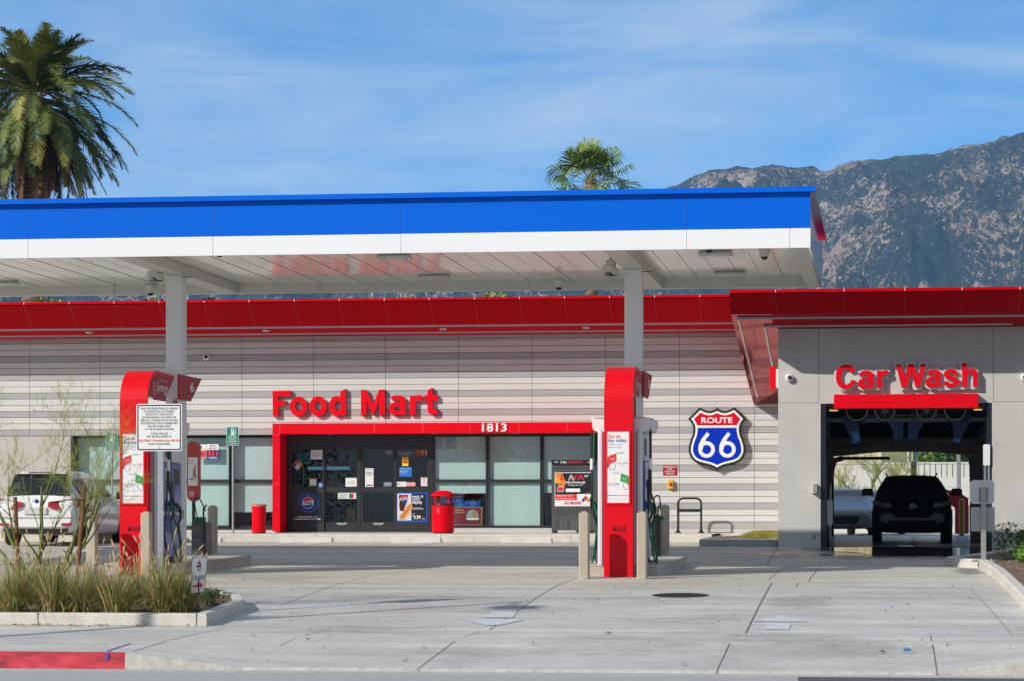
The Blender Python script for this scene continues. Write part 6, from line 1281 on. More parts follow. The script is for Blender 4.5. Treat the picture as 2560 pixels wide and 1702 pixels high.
# sign seen from behind at the wash entrance
YP = 50.6; gp = G(YP) + .13; t = thing('back_of_sign', 'pale rounded sign board with a grey one below, seen from behind on a post', 'sign', (XU(2458, YP), YP, gp))
m = MB(); X0, X1, Z0, Z1 = PR(2425, 1199, 2486, 1258, YP); m.prismY(m.rrect(X0, X1, Z0, Z1, .07), YP, YP + .012, mat('white_sign_back', (.62, .64, .68), .4)); m.build('upper_board', t)
a = m.rrect(X0, X1, Z0, Z1, .07); b = m.rrect(X0 + .02, X1 - .02, Z0 + .02, Z1 - .02, .06); m = MB(); n = len(a); m.add([(x, YP - .006, z) for x, z in a] + [(x, YP - .006, z) for x, z in b], [(i, (i + 1) % n, (i + 1) % n + n, i + n) for i in range(n)], WPLAS); m.build('rim', t)
m = MB(); X0, X1, Z0, Z1 = PR(2427, 1266, 2487, 1327, YP); m.prismY(m.rrect(X0, X1, Z0, Z1, .03), YP, YP + .006, mat('unpainted_sign_back', (.42, .42, .41), .45, metal=.3)); m.build('lower_board', t)
m = MB(); x = XU(2458.5, YP); zt_ = ZV(1218, 2458, YP); m.box(x - .045, x + .045, YP - .07, YP - .008, gp, zt_, mat('zinc_post', (.40, .40, .38), .4, metal=.5)); m.box(x - .075, x + .075, YP - .012, YP - .007, zt_ - .25, zt_, MGREY); m.box(x - .2, x + .2, YP - .12, YP + .12, gp - .01, gp + .03, MGREY)
for dx, dy in ((-.14, -.08), (.14, -.08)): m.lathe([(.015, gp + .03), (.015, gp + .05), (0, gp + .05)], x + dx, YP + dy, STEEL, 6)
m.build('post', t)
# ================================================================ BY THE STORE
fg2 = lambda y: G(64) + .18 + .02 * (y - 64) / 4
def redbin(uc, wpx, vtop, Y, lab, dome):
    x = XU(uc, Y); r = wpx / 2 / FPX * Y; z0 = fg2(Y); z1 = ZV(vtop, uc, Y); t = thing('trash_can', lab, 'trash can', (x, Y, z0))
    m = MB(); m.lathe([(r * .96, z0 + .03), (r, z0 + .05), (r, z1 - .06)], x, Y, RED, 32); m.lathe([(r * .9, z0), (r * .9, z0 + .04)], x, Y, BLACK, 20)
    m.build('body', t)
    if dome:
        m = MB(); m.lathe([(r * 1.05, z1 - .06), (r * 1.06, z1 - .02), (r * .8, z1 - .015), (0, z1 - .015)], x, Y, BLACK, 32); m.build('rim', t)
        zt_ = ZV(1225, uc, Y); m = MB(); m.lathe([(r * 1.12, zt_ - .13), (r * 1.08, zt_ - .10), (r * .8, zt_ - .035), (r * .4, zt_ - .005), (0, zt_)], x, Y, RED, 32); m.lathe([(0, zt_ - .12), (r * 1.1, zt_ - .128)], x, Y, REDD, 32); m.build('rain_cover', t)
        m = MB()
        for a in (.6, 2.2, 3.9, 5.4): m.box(x + r * .85 * math.cos(a) - .02, x + r * .85 * math.cos(a) + .02, Y + r * .85 * math.sin(a) - .02, Y + r * .85 * math.sin(a) + .02, z1 - .03, zt_ - .11, RED)
        m.build('supports', t)
        m = MB()
        for i, j in ((0, 0), (1, 0), (0, 1), (1, 1), (2, 1), (0, 2), (1, 2), (1, 3)): m.disc(x - r * .35 + i * .03, z1 - .15 - j * .035, .007, Y - r * 1.0 + .004 + .0, TW, 8)
        m.build('dot_print', t)
    else:
        m = MB(); m.lathe([(r * 1.08, z1 - .06), (r * 1.1, z1 - .02), (r * .9, z1), (0, z1)], x, Y, mat('faded_red_rim', (.55, .12, .09), .5), 28); m.build('rim', t)
redbin(647.5, 36, 1259, 65.5, 'plain red cylindrical bin left of the red entrance frame', False)
redbin(1107.5, 56, 1256, 65.9, 'red cylindrical bin with a domed rain cover right of the doors', True)
# propane cage
YG = 66.8; t = thing('propane_cage', 'dark grey propane cylinder cage with a volcano poster, below the entrance header', 'propane cage', (XU(1436, YG), YG, fg2(YG)))
Z4 = lambda x, y: (1080 + x / 4.611, 1040 + y / 4.611)
def gq(x0, y0, x1, y1, Y=YG): u0, v0 = Z4(x0, y0); u1, v1 = Z4(x1, y1); return PR(u0, v0, u1, v1, Y)
X0, X1, Z0, Z1 = gq(1380, 545, 1900, 1330); gz = fg2(YG); m = MB(); CG = mat('cage_grey', (.085, .09, .095), .45, metal=.2, var=.1)
m.bbox(X0, X1, YG, YG + .75, gz + .07, Z1 + .02, CG, .01); m.box(X0, X0 + .06, YG, YG + .7, gz, gz + .07, CG); m.box(X1 - .06, X1, YG, YG + .7, gz, gz + .07, CG); m.box(X0 + .02, X1 - .02, YG - .004, YG, Z1 - .115, Z1 - .105, BLACK); m.build('cabinet', t)
m = MB(); a, b, c, d = gq(1380, 605, 1840, 1310); m.box(a, b + .12, YG - .02, YG - .001, c, d, CG)
for row, ys_ in enumerate((632, 1060, 1092, 1122, 1216, 1246, 1274)):
    for k in range(10):
        xx = 1452 + k * 42.5
        if row and xx > 1800: continue
        u, v = Z4(xx, ys_); cx_, cz_ = XU(u, YG), ZV(v, 1436, YG); m.poly([(cx_ - .026, cz_ - .022), (cx_ + .026, cz_ - .022), (cx_, cz_ + .028)], YG - .022, BLACK)
        if row > 3 and k in (1, 2, 4, 5): m.poly([(cx_ - .014, cz_ - .018), (cx_ + .012, cz_ - .018), (cx_, cz_ + .01)], YG - .0235, mat('cylinder_white_glimpse', (.5, .5, .5), .5))
m.build('door', t)
m = MB(); u, v = Z4(1880, 957); m.lathe([(.03, YG - .03), (.03, YG - .06), (0, YG - .062)], XU(u, YG), 0, ALU, 14, axis='y', cz=ZV(v, 1436, YG)); m.box(XU(u, YG) - .13, XU(u, YG) - .09, YG - .04, YG - .02, ZV(v, 1436, YG) - .05, ZV(v, 1436, YG) + .05, BLACK); m.build('lock', t)
m = MB(); a, b, c, d = gq(1380, 548, 1905, 500); a, b, c, d = gq(1380, 500, 1905, 548); m.bbox(a, b, YG - .05, YG + .2, c, d, BLACK, .01); W = b - a; H = d - c; y = YG - .053
m.text('LAVA', a + W * .07, a + W * .15, c + H * .3, c + H * .75, y, TW); m.text('2 lbs.', a + W * .2, a + W * .34, c + H * .22, c + H * .75, y, TW, bold=.03); m.text('PROPANE EXCHANGE', a + W * .36, a + W * .68, c + H * .22, c + H * .75, y, TR, bold=.04); m.poly([(a + W * .76, c + H * .3), (a + W * .85, c + H * .75), (a + W * .95, c + H * .5), (a + W * .93, c + H * .2), (a + W * .85, c + H * .4)], y, mat('flame_orange', (.8, .22, .02), .5)); m.build('header_panel', t)
m = MB(); a, b, c, d = gq(1417, 643, 1840, 1033); y = YG - .028; m.box(a, b, y, y + .006, c, d, PWHITE); W = b - a; H = d - c; P = lambda x, z: (a + W * x, c + H * z); yy = y - .003
FO = MATS['flame_orange']
m.rect(a + W * .015, b - W * .015, c + H * .36, d - H * .02, yy, PBLK); m.poly([P(.015, .97), P(.2, .97), P(.3, .70), P(.26, .55), P(.12, .6), P(.015, .72)], yy - .002, FO); m.poly([P(.015, .88), P(.10, .8), P(.16, .72), P(.05, .68), P(.015, .7)], yy - .003, YEL)
m.poly([P(.06, .42), P(.25, .42), P(.25, .55), P(.20, .62), P(.11, .62), P(.06, .55)], yy - .003, mat('tank_grey', (.4, .4, .4), .5)); m.poly([P(.08, .46), P(.23, .46), P(.23, .56), P(.08, .56)], yy - .004, TR); m.poly([P(.12, .62), P(.19, .62), P(.19, .66), P(.12, .66)], yy - .004, TR)
m.text('L  VA', a + W * .16, a + W * .81, c + H * .77, c + H * .93, yy - .004, TR, bold=.03); m.poly([P(.36, .76), P(.42, .93), P(.47, .93), P(.54, .76), P(.48, .76), P(.445, .86), P(.41, .76)], yy - .005, MATS['tank_grey'])
m.text('24/7', a + W * .8, a + W * .92, c + H * .86, c + H * .92, yy - .004, TW, bold=.02); m.text('PROPANE', a + W * .30, a + W * .83, c + H * .67, c + H * .73, yy - .004, TW, bold=.04); m.text('"fueling the fun"', a + W * .34, a + W * .78, c + H * .59, c + H * .65, yy - .004, TW)
m.rect(a + W * .3, a + W * .69, c + H * .42, c + H * .52, yy - .003, TW)
for k, mt in enumerate((TB, PRED, MGREY)): m.disc(a + W * (.82 + k * .055), c + H * .39, W * .018, yy - .004, mt, 10)
m.rect(a + W * .015, b - W * .4, c + H * .18, c + H * .36, yy, TR); m.text('(866) 867-1624', a + W * .06, a + W * .5, c + H * .28, c + H * .33, yy - .003, TW, bold=.02); m.text('LavaPropane.com', a + W * .06, a + W * .54, c + H * .2, c + H * .25, yy - .003, TW, bold=.02)
m.text('NO SMOKING', a + W * .27, a + W * .73, c + H * .05, c + H * .14, yy - .003, TR, bold=.04); cx_, cz_ = P(.84, .18); r1 = W * .12
for ox, oz, mt in ((0, 1, PRED), (-1, 0, TB), (1, 0, YEL), (0, -1, TW)): m.poly([(cx_ + ox * r1 / 2 + dx * r1 * .48, cz_ + oz * r1 / 2 + dz * r1 * .48) for dx, dz in ((0, 1), (-1, 0), (0, -1), (1, 0))], yy - .005, mt)
m.text('0', cx_ + r1 * .35, cx_ + r1 * .65, cz_ - r1 * .2, cz_ + r1 * .2, yy - .008, TK); m.text('4', cx_ - r1 * .15, cx_ + r1 * .15, cz_ + r1 * .35, cz_ + r1 * .7, yy - .008, TK); m.build('poster', t)
# bike rack
YK = 67.3; t = thing('bike_rack', 'black tubular hoop bike rack in front of the striped wall', 'bike rack', (XU(1723, YK), YK, fg2(YK)))
xa, xb = XU(1420 + 770 / 2.8, YK), XU(1420 + 932 / 2.8, YK); zt_ = ZV(900 + 964 / 2.8, 1723, YK); gz = fg2(YK); r = .13
P = [(xa, YK, gz), (xa, YK, zt_ - r)] + [(xa + r - r * math.cos(R(k * 15)), YK, zt_ - r + r * math.sin(R(k * 15))) for k in range(1, 7)] + [(xb - r + r * math.sin(R(k * 15)), YK, zt_ - r + r * math.cos(R(k * 15))) for k in range(0, 7)] + [(xb, YK, gz)]
m = MB(); m.tube(P, .027, BLACK, 12); m.build('hoop', t); m = MB(); zb_ = ZV(900 + 1050 / 2.8, 1723, YK); m.box(xa, xb, YK - .012, YK + .012, zb_ - .035, zb_ + .035, BLACK); m.build('cross_bar', t)
for x in (xa, xb): m = MB(); m.lathe([(.085, gz), (.085, gz + .02), (.05, gz + .03), (.035, gz + .09), (.027, gz + .09)], x, YK, BLACK, 16); m.build('foot', t)
# wheel stops
for i, (a, b, lab) in enumerate(((702, 833, 'first parking block from the left, in front of the doors'), (980, 1105, 'second parking block from the left, in front of the domed red bin'), (1254, 1382, 'third parking block from the left, beside the right pump'), (420, 556, 'parking block at the left, partly hidden by the left pump'))):
    Y = 63.2; x0, x1 = XU(a, Y), XU(b, Y); g = G(Y); m = MB(); m.prismX([(Y - .08, g), (Y + .08, g), (Y + .05, g + .115), (Y + .02, g + .13), (Y - .03, g + .13), (Y - .06, g + .1)], x0 + .03, x1 - .03, CONC)
    for s, e in ((x0, x0 + .03), (x1, x1 - .03)): m.add([(s, Y - .05, g), (s, Y + .05, g), (e, Y - .08, g), (e, Y + .08, g), (e, Y - .06, g + .1), (e, Y + .05, g + .115), (s, Y - .03, g + .06), (s, Y + .03, g + .07)], [(0, 2, 4, 6), (6, 4, 5, 7), (1, 7, 5, 3), (0, 6, 7, 1)], CONC)
    m.build('wheel_stop', label=lab, cat='parking block', group='concrete parking blocks before the store')
# off-frame things whose shadows fall into the picture
m = MB(); m.tube([(-17.3, 28.6, 0.2), (-17.3, 28.6, 10.2)], [.09, .06], STEEL, 10); m.tube([(-17.3, 28.6, 10.1), (-17.6, 27.4, 10.4)], .045, STEEL, 8); m.bbox(-17.9, -17.3, 26.9, 27.5, 10.35, 10.5, MGREY, .03)
m.build('street_light', label='tall grey street light standing left of the view', cat='street light')
# ================================================================ CARS
def car(name, label, cat, cx, yfront, g, Lc, W, H, face, paint, style, yaw=0.0):
    """face=+1: nose looks along -y (to the street); face=-1: tail looks to the street.  local: x across, s = distance from the nose"""
    rootz = g; t = thing(name, label, cat, (cx, yfront, rootz))
    hw = W / 2
    def P(x, s, z): return (cx + x * (1 if face > 0 else -1), yfront + (s if face > 0 else Lc - s), rootz + z)
    flip = False
    # stations: s, half width, sill z, belt z, roof z (None -> deck height), roof half width
    S = style
    rings = []
    for (s, w, z0, zb, zr, rw) in S:
        w *= hw; rw *= hw
        pts = [(0, z0), (w * .80, z0), (w * .96, z0 + .06), (w, z0 + (zb - z0) * .45), (w * .995, z0 + (zb - z0) * .75), (w * .96, zb)]
        pts += [(rw + (w * .96 - rw) * .12, zb + (zr - zb) * .80), (rw, zb + (zr - zb) * .93), (rw * .85, zr), (0, zr + .012)]
        rings.append([(x, s, z) for x, z in pts] )
    n = len(rings[0]); m = MB(); vs = []
    for r in rings:
        for x, s, z in r: vs.append(P(x, s, z))
        for x, s, z in r[1:-1][::-1]: vs.append(P(-x, s, z))
    k = 2 * n - 2; fs = []
    for i in range(len(rings) - 1):
        for j in range(k): q = (i * k + j, i * k + (j + 1) % k, (i + 1) * k + (j + 1) % k, (i + 1) * k + j); fs.append(q if True else q[::-1])
    m.add(vs, fs, paint, True); m.add(vs[:k], [tuple(range(k))], paint); m.add(vs[-k:], [tuple(range(k - 1, -1, -1))], paint)
    body = m.build('body', t)
    sub = body.modifiers.new('s', 'SUBSURF'); sub.levels = 1; sub.render_levels = 1
    return t, P, rings, hw
def wheel(t, P, s, x, r, w=.22, rimmat=None):
    sg = 1 if x > 0 else -1
    m = MB(); n = 24; prof = [(r * .62, 0), (r * .96, 0), (r, .03), (r, w - .03), (r * .96, w), (r * .3, w)]
    vs = []
    for rr, d in prof:
        for k in range(n): a = 2 * math.pi * k / n; vs.append(P(x - sg * d, s + rr * math.cos(a), r + rr * math.sin(a)))
    m.add(vs, [(i * n + k, i * n + (k + 1) % n, (i + 1) * n + (k + 1) % n, (i + 1) * n + k) for i in range(len(prof) - 1) for k in range(n)], TYRE, True)
    wh = m.build('wheel', t); m = MB(); vs = [P(x - sg * .02, s + r * .64 * math.cos(2 * math.pi * k / n), r + r * .64 * math.sin(2 * math.pi * k / n)) for k in range(n)]; m.add(vs, [tuple(range(n))], BLACK)
    for k in range(5):
        a = k * 2 * math.pi / 5 + .3; c_, s_ = math.cos(a), math.sin(a); q = [( -.035, .05), (.035, .05), (.05, r * .62), (-.05, r * .62)]
        m.add([P(x - sg * .012, s + v * c_ - u * s_, r + v * s_ + u * c_) for u, v in q], [(0, 1, 2, 3)], rimmat or ALU)
    m.build('rim', wh)
    # dark arch lip
    m = MB(); ra, rb = r * 1.05, r * 1.2; nn = 14; vs = []
    for rr, xo in ((ra, .006), (rb, .004), (ra, -.10)):
        for k in range(nn + 1): a = math.pi * k / nn; vs.append(P(x + sg * xo, s + rr * math.cos(a), r + rr * math.sin(a)))
    m.add(vs, [(k, k + 1, nn + 2 + k, nn + 1 + k) for k in range(nn)] + [(2 * nn + 2 + k, 2 * nn + 3 + k, k + 1, k) for k in range(nn)], BLACK); m.build('wheel_arch', t)
    m = MB(); vs = [P(x + sg * .002, s + ra * math.cos(2 * math.pi * k / 24), r + ra * math.sin(2 * math.pi * k / 24)) for k in range(13)]; m.add(vs, [tuple(range(13))], BLACK); m.build('wheel_well', t)
def plate(t, P, pts, mt, name, label=None, s0=None):
    """flat patch given as (x,s,z) points pushed slightly outwards by the caller"""
    m = MB(); vs = [P(*p) for p in pts]; m.add(vs, [tuple(range(len(vs)))], mt); return m.build(name, t, label)
LampC = mat('headlamp_glass', (.35, .36, .38), .1, coat=1); LampR = mat('tail_lamp_red', (.38, .01, .02), .15, coat=1)
def glasshouse(t, P, S, hw, i0, i1, side_pillars, zlow=.0):
    """side windows between stations i0..i1 as one dark band per side, cut by pillars"""
    for sg in (1, -1):
        for (sa, sb) in side_pillars:
            def at(s):
                for a, b in zip(S, S[1:]):
                    if a[0] <= s <= b[0]:
                        k = (s - a[0]) / (b[0] - a[0]); return [a[j] + (b[j] - a[j]) * k for j in range(6)]
                return S[-1]
            def edge(s, up):
                _, w, z0, zb, zr, rw = at(s); w *= hw * .96; rw *= hw; xt = rw + (w - rw) * .12; zt_ = zb + (zr - zb) * .80
                f = .08 if not up else .90; return (sg * (w + (xt - w) * f + .008), s, zb + (zt_ - zb) * f)
            n_ = 6; ss = [sa + (sb - sa) * k / n_ for k in range(n_ + 1)]
            m = MB(); vs = [P(*edge(s, False)) for s in ss] + [P(*edge(s, True)) for s in ss]; m.add(vs, [(k, k + 1, n_ + 2 + k, n_ + 1 + k) for k in range(n_)], CARGL); m.build('side_window', t)
# --- black SUV in the wash, nose to the street
BLKP = mat('black_car_paint', (.008, .007, .007), .35, coat=.25)
S = [(0.0, .80, .42, .62, .66, .70), (.05, .90, .24, .80, .84, .78), (.25, .97, .20, .92, .97, .85), (.8, 1.0, .20, 1.0, 1.04, .84), (1.35, 1.0, .22, 1.06, 1.12, .80), (2.05, 1.0, .22, 1.08, 1.51, .66), (2.5, 1.0, .22, 1.09, 1.58, .68), (3.5, 1.0, .22, 1.10, 1.58, .68), (4.3, .98, .24, 1.12, 1.45, .64), (4.6, .90, .35, 1.0, 1.05, .70)]
cxs = XU(2281, 64.0); gS = G(64.0) + .006
t, P, r_, hw = car('parked_car', 'black SUV facing out of the wet wash bay', 'car', cxs, 64.0, gS, 4.6, 1.84, 1.7, 1, BLKP, S)
for x in (-.92, .92):
    wheel(t, P, .92, x, .36); wheel(t, P, 3.65, x, .36)
def frontdetails(t, P, hw, emblem=True, grille=mat('grille_black', (.006, .006, .006), .7, spec=.1), z=0):
    plate(t, P, [(-hw * .66, 1.44, 1.145), (hw * .66, 1.44, 1.145), (hw * .62, 1.98, 1.49), (-hw * .62, 1.98, 1.49)], CARGL, 'windshield')
    plate(t, P, [(-hw * .55, -.012, .70), (-hw * .40, -.02, .80), (hw * .40, -.02, .80), (hw * .55, -.012, .70), (hw * .42, -.02, .56), (-hw * .42, -.02, .56)], grille, 'grille')
    plate(t, P, [(-hw * .62, -.0, .50), (hw * .62, -.0, .50), (hw * .5, -.0, .34), (-hw * .5, -.0, .34)], grille, 'lower_grille')
    for sg in (1, -1):
        m = MB(); V = [(sg * hw * .50, -.01, .80), (sg * hw * .55, -.02, .90), (sg * hw * .98, .22, .96), (sg * hw * .99, .24, .88), (sg * hw * .75, .02, .80)]
        m.add([P(*v) for v in V] + [P(v[0], v[1] + .1, v[2]) for v in V], [tuple(range(5)), (0, 5, 6, 1), (1, 6, 7, 2), (2, 7, 8, 3), (3, 8, 9, 4), (4, 9, 5, 0)], LampC); m.build('headlight', t)
        m = MB(); V = [(sg * hw * .72, -.0, .50), (sg * hw * .9, .06, .52), (sg * hw * .9, .06, .40), (sg * hw * .72, -.0, .36)]; m.add([P(*v) for v in V], [(0, 1, 2, 3)], BLACK); q = m.build('fog_surround', t)
        m = MB(); c = P(sg * (hw + .12), 1.62, 1.16); a = P(sg * (hw - .02), 1.6, 1.10)
        m.tube([a, (c[0], c[1], c[2] - .04)], .03, BLACK, 6); bx = .13; m.bbox(c[0] - bx, c[0] + bx, c[1] - .06, c[1] + .06, c[2] - .08, c[2] + .09, BLACK, .04); m.build('side_mirror', t)
    if emblem:
        m = MB(); c = P(0, -.045, .82)
        for rx, rz, cz in ((.085, .055, 0), (.03, .052, 0), (.06, .02, .03)):
            pts = [(c[0] + rx * math.cos(a * math.pi / 10), c[1], c[2] + cz + rz * math.sin(a * math.pi / 10)) for a in range(21)]; m.tube(pts, .006, CHROME, 5, cap=False)
        m.build('emblem', t)
frontdetails(t, P, hw)
glasshouse(t, P, S, hw, 5, 8, [(1.75, 2.6), (2.68, 3.5), (3.58, 4.1)])
for sg in (1, -1): m = MB(); m.tube([P(sg * .58, 2.2, 1.58), P(sg * .6, 2.4, 1.62), P(sg * .6, 3.6, 1.62), P(sg * .58, 3.8, 1.57)], .018, BLACK, 6); m.build('roof_rail', t)
# --- silver sedan and blue car beyond the bay
S2 = [(0.0, .82, .40, .58, .62, .70), (.06, .92, .22, .68, .72, .78), (.3, .98, .18, .78, .82, .85), (1.2, 1.0, .20, .90, .96, .82), (1.9, 1.0, .20, .95, 1.38, .62), (2.6, 1.0, .20, .96, 1.45, .64), (3.4, 1.0, .20, .97, 1.40, .62), (4.1, .98, .22, .97, 1.06, .72), (4.7, .90, .35, .85, .92, .72)]
SILV = mat('silver_car_paint', (.16, .17, .19), .35, metal=.2, coat=.3); BLUC = mat('blue_car_paint', (.02, .08, .22), .25, metal=.3, coat=1)
for nm, lab, cxu, y0, pt in (('silver', 'silver sedan with its nose toward the street, in the yard left of the black SUV', 2110, 83.0, SILV), ('blue', 'dark blue car behind the silver sedan, partly hidden by the black SUV', 2190, 88.0, BLUC)):
    t, P, r_, hw = car('parked_car', lab, 'car', XU(cxu, y0), y0, G(y0), 4.7, 1.84, 1.45, 1, pt, S2)
    for x in (-.92, .92): wheel(t, P, .92, x, .33); wheel(t, P, 3.7, x, .33)
    plate(t, P, [(-hw * .66, 1.26, .99), (hw * .66, 1.26, .99), (hw * .58, 1.86, 1.36), (-hw * .58, 1.86, 1.36)], CARGL, 'windshield'); plate(t, P, [(-hw * .5, -.012, .56), (hw * .5, -.012, .56), (hw * .4, -.02, .34), (-hw * .4, -.02, .34)], BLACK, 'grille')
    for sg in (1, -1):
        m = MB(); V = [(sg * hw * .50, .0, .64), (sg * hw * .6, .0, .72), (sg * hw * .97, .28, .79), (sg * hw * .98, .28, .70), (sg * hw * .8, .04, .62)]; m.add([P(*v) for v in V] + [P(v[0], v[1] + .1, v[2]) for v in V], [tuple(range(5)), (0, 5, 6, 1), (1, 6, 7, 2), (2, 7, 8, 3), (3, 8, 9, 4), (4, 9, 5, 0)], LampC); m.build('headlight', t)
        c = P(sg * (hw + .1), 1.5, .98); m = MB(); m.bbox(c[0] - .1, c[0] + .1, c[1] - .05, c[1] + .05, c[2] - .06, c[2] + .07, pt, .03); m.build('side_mirror', t)
    glasshouse(t, P, S2, hw, 4, 7, [(1.7, 2.55), (2.62, 3.5)])
# --- white SUV at the left, tail to the street
WCP = mat('white_car_paint', (.78, .78, .78), .22, coat=1)
S3 = [(0.0, .80, .42, .66, .70, .70), (.06, .92, .24, .84, .88, .80), (.4, .98, .20, .96, 1.00, .85), (1.3, 1.0, .20, 1.04, 1.10, .82), (2.0, 1.0, .22, 1.08, 1.58, .64), (2.6, 1.0, .22, 1.09, 1.68, .67), (3.6, 1.0, .22, 1.10, 1.68, .66), (4.15, .99, .24, 1.10, 1.62, .62), (4.55, .97, .28, 1.06, 1.14, .74), (4.68, .92, .30, .98, 1.03, .78), (4.75, .84, .42, .80, .84, .74)]
y0 = 59.2; cxw = (XU(-28, y0) + XU(207, y0)) / 2
t, P, r_, hw = car('parked_car', 'white SUV parked at the left with its tail lights toward the street', 'car', cxw, y0, G(60.2), 4.75, 1.92, 1.7, -1, WCP, S3)
for x in (-.96, .96): wheel(t, P, .95, x, .37); wheel(t, P, 3.75, x, .37)
plate(t, P, [(-hw * .76, 4.60, 1.10), (hw * .76, 4.60, 1.10), (hw * .64, 4.30, 1.60), (-hw * .64, 4.30, 1.60)][::-1], CARGL, 'rear_window')
m = MB(); a = [P(-hw * .62, 4.16, 1.63), P(hw * .62, 4.16, 1.63), P(hw * .60, 4.40, 1.61), P(-hw * .60, 4.40, 1.61)]; b = [(x, y, z + .035) for x, y, z in a]; m.add(a + b, [(0, 1, 2, 3), (7, 6, 5, 4), (0, 4, 5, 1), (1, 5, 6, 2), (2, 6, 7, 3), (3, 7, 4, 0)], WCP); m.build('spoiler', t)
plate(t, P, [(-.28, 4.41, 1.615), (.28, 4.41, 1.615), (.28, 4.41, 1.64), (-.28, 4.41, 1.64)], LampR, 'brake_light')
for sg in (1, -1):
    m = MB(); V = [(sg * hw * .30, 4.81, .86), (sg * hw * .32, 4.80, .97), (sg * hw * .98, 4.64, 1.06), (sg * hw * 1.03, 4.42, 1.02), (sg * hw * 1.02, 4.58, .87), (sg * hw * .5, 4.82, .80)]
    m.add([P(*v) for v in V] + [P(v[0], v[1] - .12, v[2]) for v in V], [tuple(range(6)), (0, 6, 7, 1), (1, 7, 8, 2), (2, 8, 9, 3), (3, 9, 10, 4), (4, 10, 11, 5), (5, 11, 6, 0)], LampR); m.build('tail_light', t)
    plate(t, P, [(sg * hw * .62, 4.80, .44), (sg * hw * .86, 4.76, .44), (sg * hw * .86, 4.76, .50), (sg * hw * .62, 4.80, .50)], LampR, 'reflector')
    m = MB(); c = P(sg * (hw + .12), 1.62, 1.14); m.bbox(c[0] - .13, c[0] + .13, c[1] - .07, c[1] + .07, c[2] - .08, c[2] + .09, BLACK, .04); m.build('side_mirror', t)
plate(t, P, [(-hw * .8, 4.765, .38), (hw * .8, 4.765, .38), (hw * .72, 4.74, .26), (-hw * .72, 4.74, .26)], BLACK, 'rear_diffuser')
m = MB(); c = P(0, 4.78, .80); m.box(c[0] - .26, c[0] + .26, c[1] - .01, c[1] + .01, c[2] - .10, c[2] + .05, mat('licence_plate', (.55, .56, .55), .5)); m.text('8RTK512', c[0] - .2, c[0] + .2, c[2] - .07, c[2] + .02, c[1] - .013, TB) if False else None; m.build('number_plate', t)
m = MB(); c = P(0, 4.70, .99); m.lathe([(0, c[1] - .03), (.04, c[1] - .03), (.045, c[1])], c[0], 0, TB, 16, axis='y', cz=c[2]); m.build('emblem', t)
m = MB(); m.box(c[0] - hw * .9, c[0] + hw * .9, P(0, 4.77, 0)[1], P(0, 4.765, 0)[1], t.location.z + .615, t.location.z + .625, DGREY); m.build('bumper_crease', t)
glasshouse(t, P, S3, hw, 4, 7, [(1.85, 2.65), (2.73, 3.6), (3.68, 4.25)])
# ================================================================ VEGETATION
def leafmat(name, col, var=.25, rough=.55, trans=.0, vs=9):
    if name in MATS: return MATS[name]
    m = mat(name, col, rough, var=var, vscale=vs, var2=.15, v2scale=1.5, spec=.35); return m
rv = random.Random(21)
# ---- ornamental grass clumps
GB = [leafmat('grass_green', (.12, .23, .03)), leafmat('grass_light_green', (.28, .37, .07)), leafmat('grass_straw', (.66, .52, .27)), leafmat('grass_reddish', (.38, .15, .08)), leafmat('grass_dark', (.04, .08, .015))]
SEED = mat('seed_head_tan', (.55, .38, .20), .9)
def grass(x, y, z, h, n, lab, sd):
    rr = random.Random(sd); m = MB()
    for i in range(n):
        a = rr.uniform(0, 6.283); r0 = abs(rr.gauss(0, .08)); lean = rr.betavariate(1.5, 1.5) * 1.75; L_ = h * rr.uniform(.5, 1.15)
        bx, by = x + r0 * math.cos(a), y + r0 * math.sin(a); wd = rr.uniform(.003, .0065); dx, dy = math.cos(a), math.sin(a); k = rr.random(); mt = GB[0] if k < .26 else GB[1] if k < .50 else GB[2] if k < .76 else GB[3] if k < .93 else GB[4]
        px, py = -dy, dx; vs = []; th = lean * .48; cx_, cz_ = 0, 0; N_ = 5; droop = rr.uniform(.2, 1.3) * lean
        jx = rr.uniform(-.15, .15)
        for s in range(N_ + 1):
            ww = wd * (1 - (s / N_) ** 1.5) + .0006
            ex, ey = bx + dx * cx_ + px * jx * cx_, by + dy * cx_ + py * jx * cx_; vs += [(ex - px * ww, ey - py * ww, z + cz_), (ex + px * ww, ey + py * ww, z + cz_)]
            cx_ += L_ / N_ * math.sin(th); cz_ += L_ / N_ * math.cos(th); th += droop / N_ * 1.3
        m.add(vs, [(2 * s, 2 * s + 1, 2 * s + 3, 2 * s + 2) for s in range(N_)], mt, True)
    t = thing('grass_clump', lab, 'ornamental grass', (x, y, z), 'ornamental grass clumps in the planter'); m.build('blades', t)
    m = MB()
    for i in range(13):
        a = rr.uniform(0, 6.283); L_ = h * rr.uniform(1.0, 1.45); ln = rr.uniform(.05, .75); tip = (x + math.cos(a) * L_ * math.sin(ln), y + math.sin(a) * L_ * math.sin(ln), z + L_ * math.cos(ln)); mid = (x + math.cos(a) * L_ * .4 * math.sin(ln) * .7, y + math.sin(a) * L_ * .4 * math.sin(ln) * .7, z + L_ * .5)
        m.tube([(x, y, z), mid, tip], .0022, GB[2], 3); d = Vector(tip) - Vector(mid); d.normalize(); T = Vector(tip); m.tube([T - d * .03, T, T + d * .05, T + d * .09], [.003, .012, .011, .002], SEED, 6)
    m.build('seed_heads', t)
gz_ = lambda y: G(y) + .12
cl = [(30, 36.35, .95), (-60, 37.2, .9), (137, 36.35, 1.0), (203, 36.35, .72), (290, 36.3, .80), (405, 36.45, .98), (452, 36.5, .82), (345, 37.6, .85), (90, 37.9, 1.0), (235, 38.2, .8)]
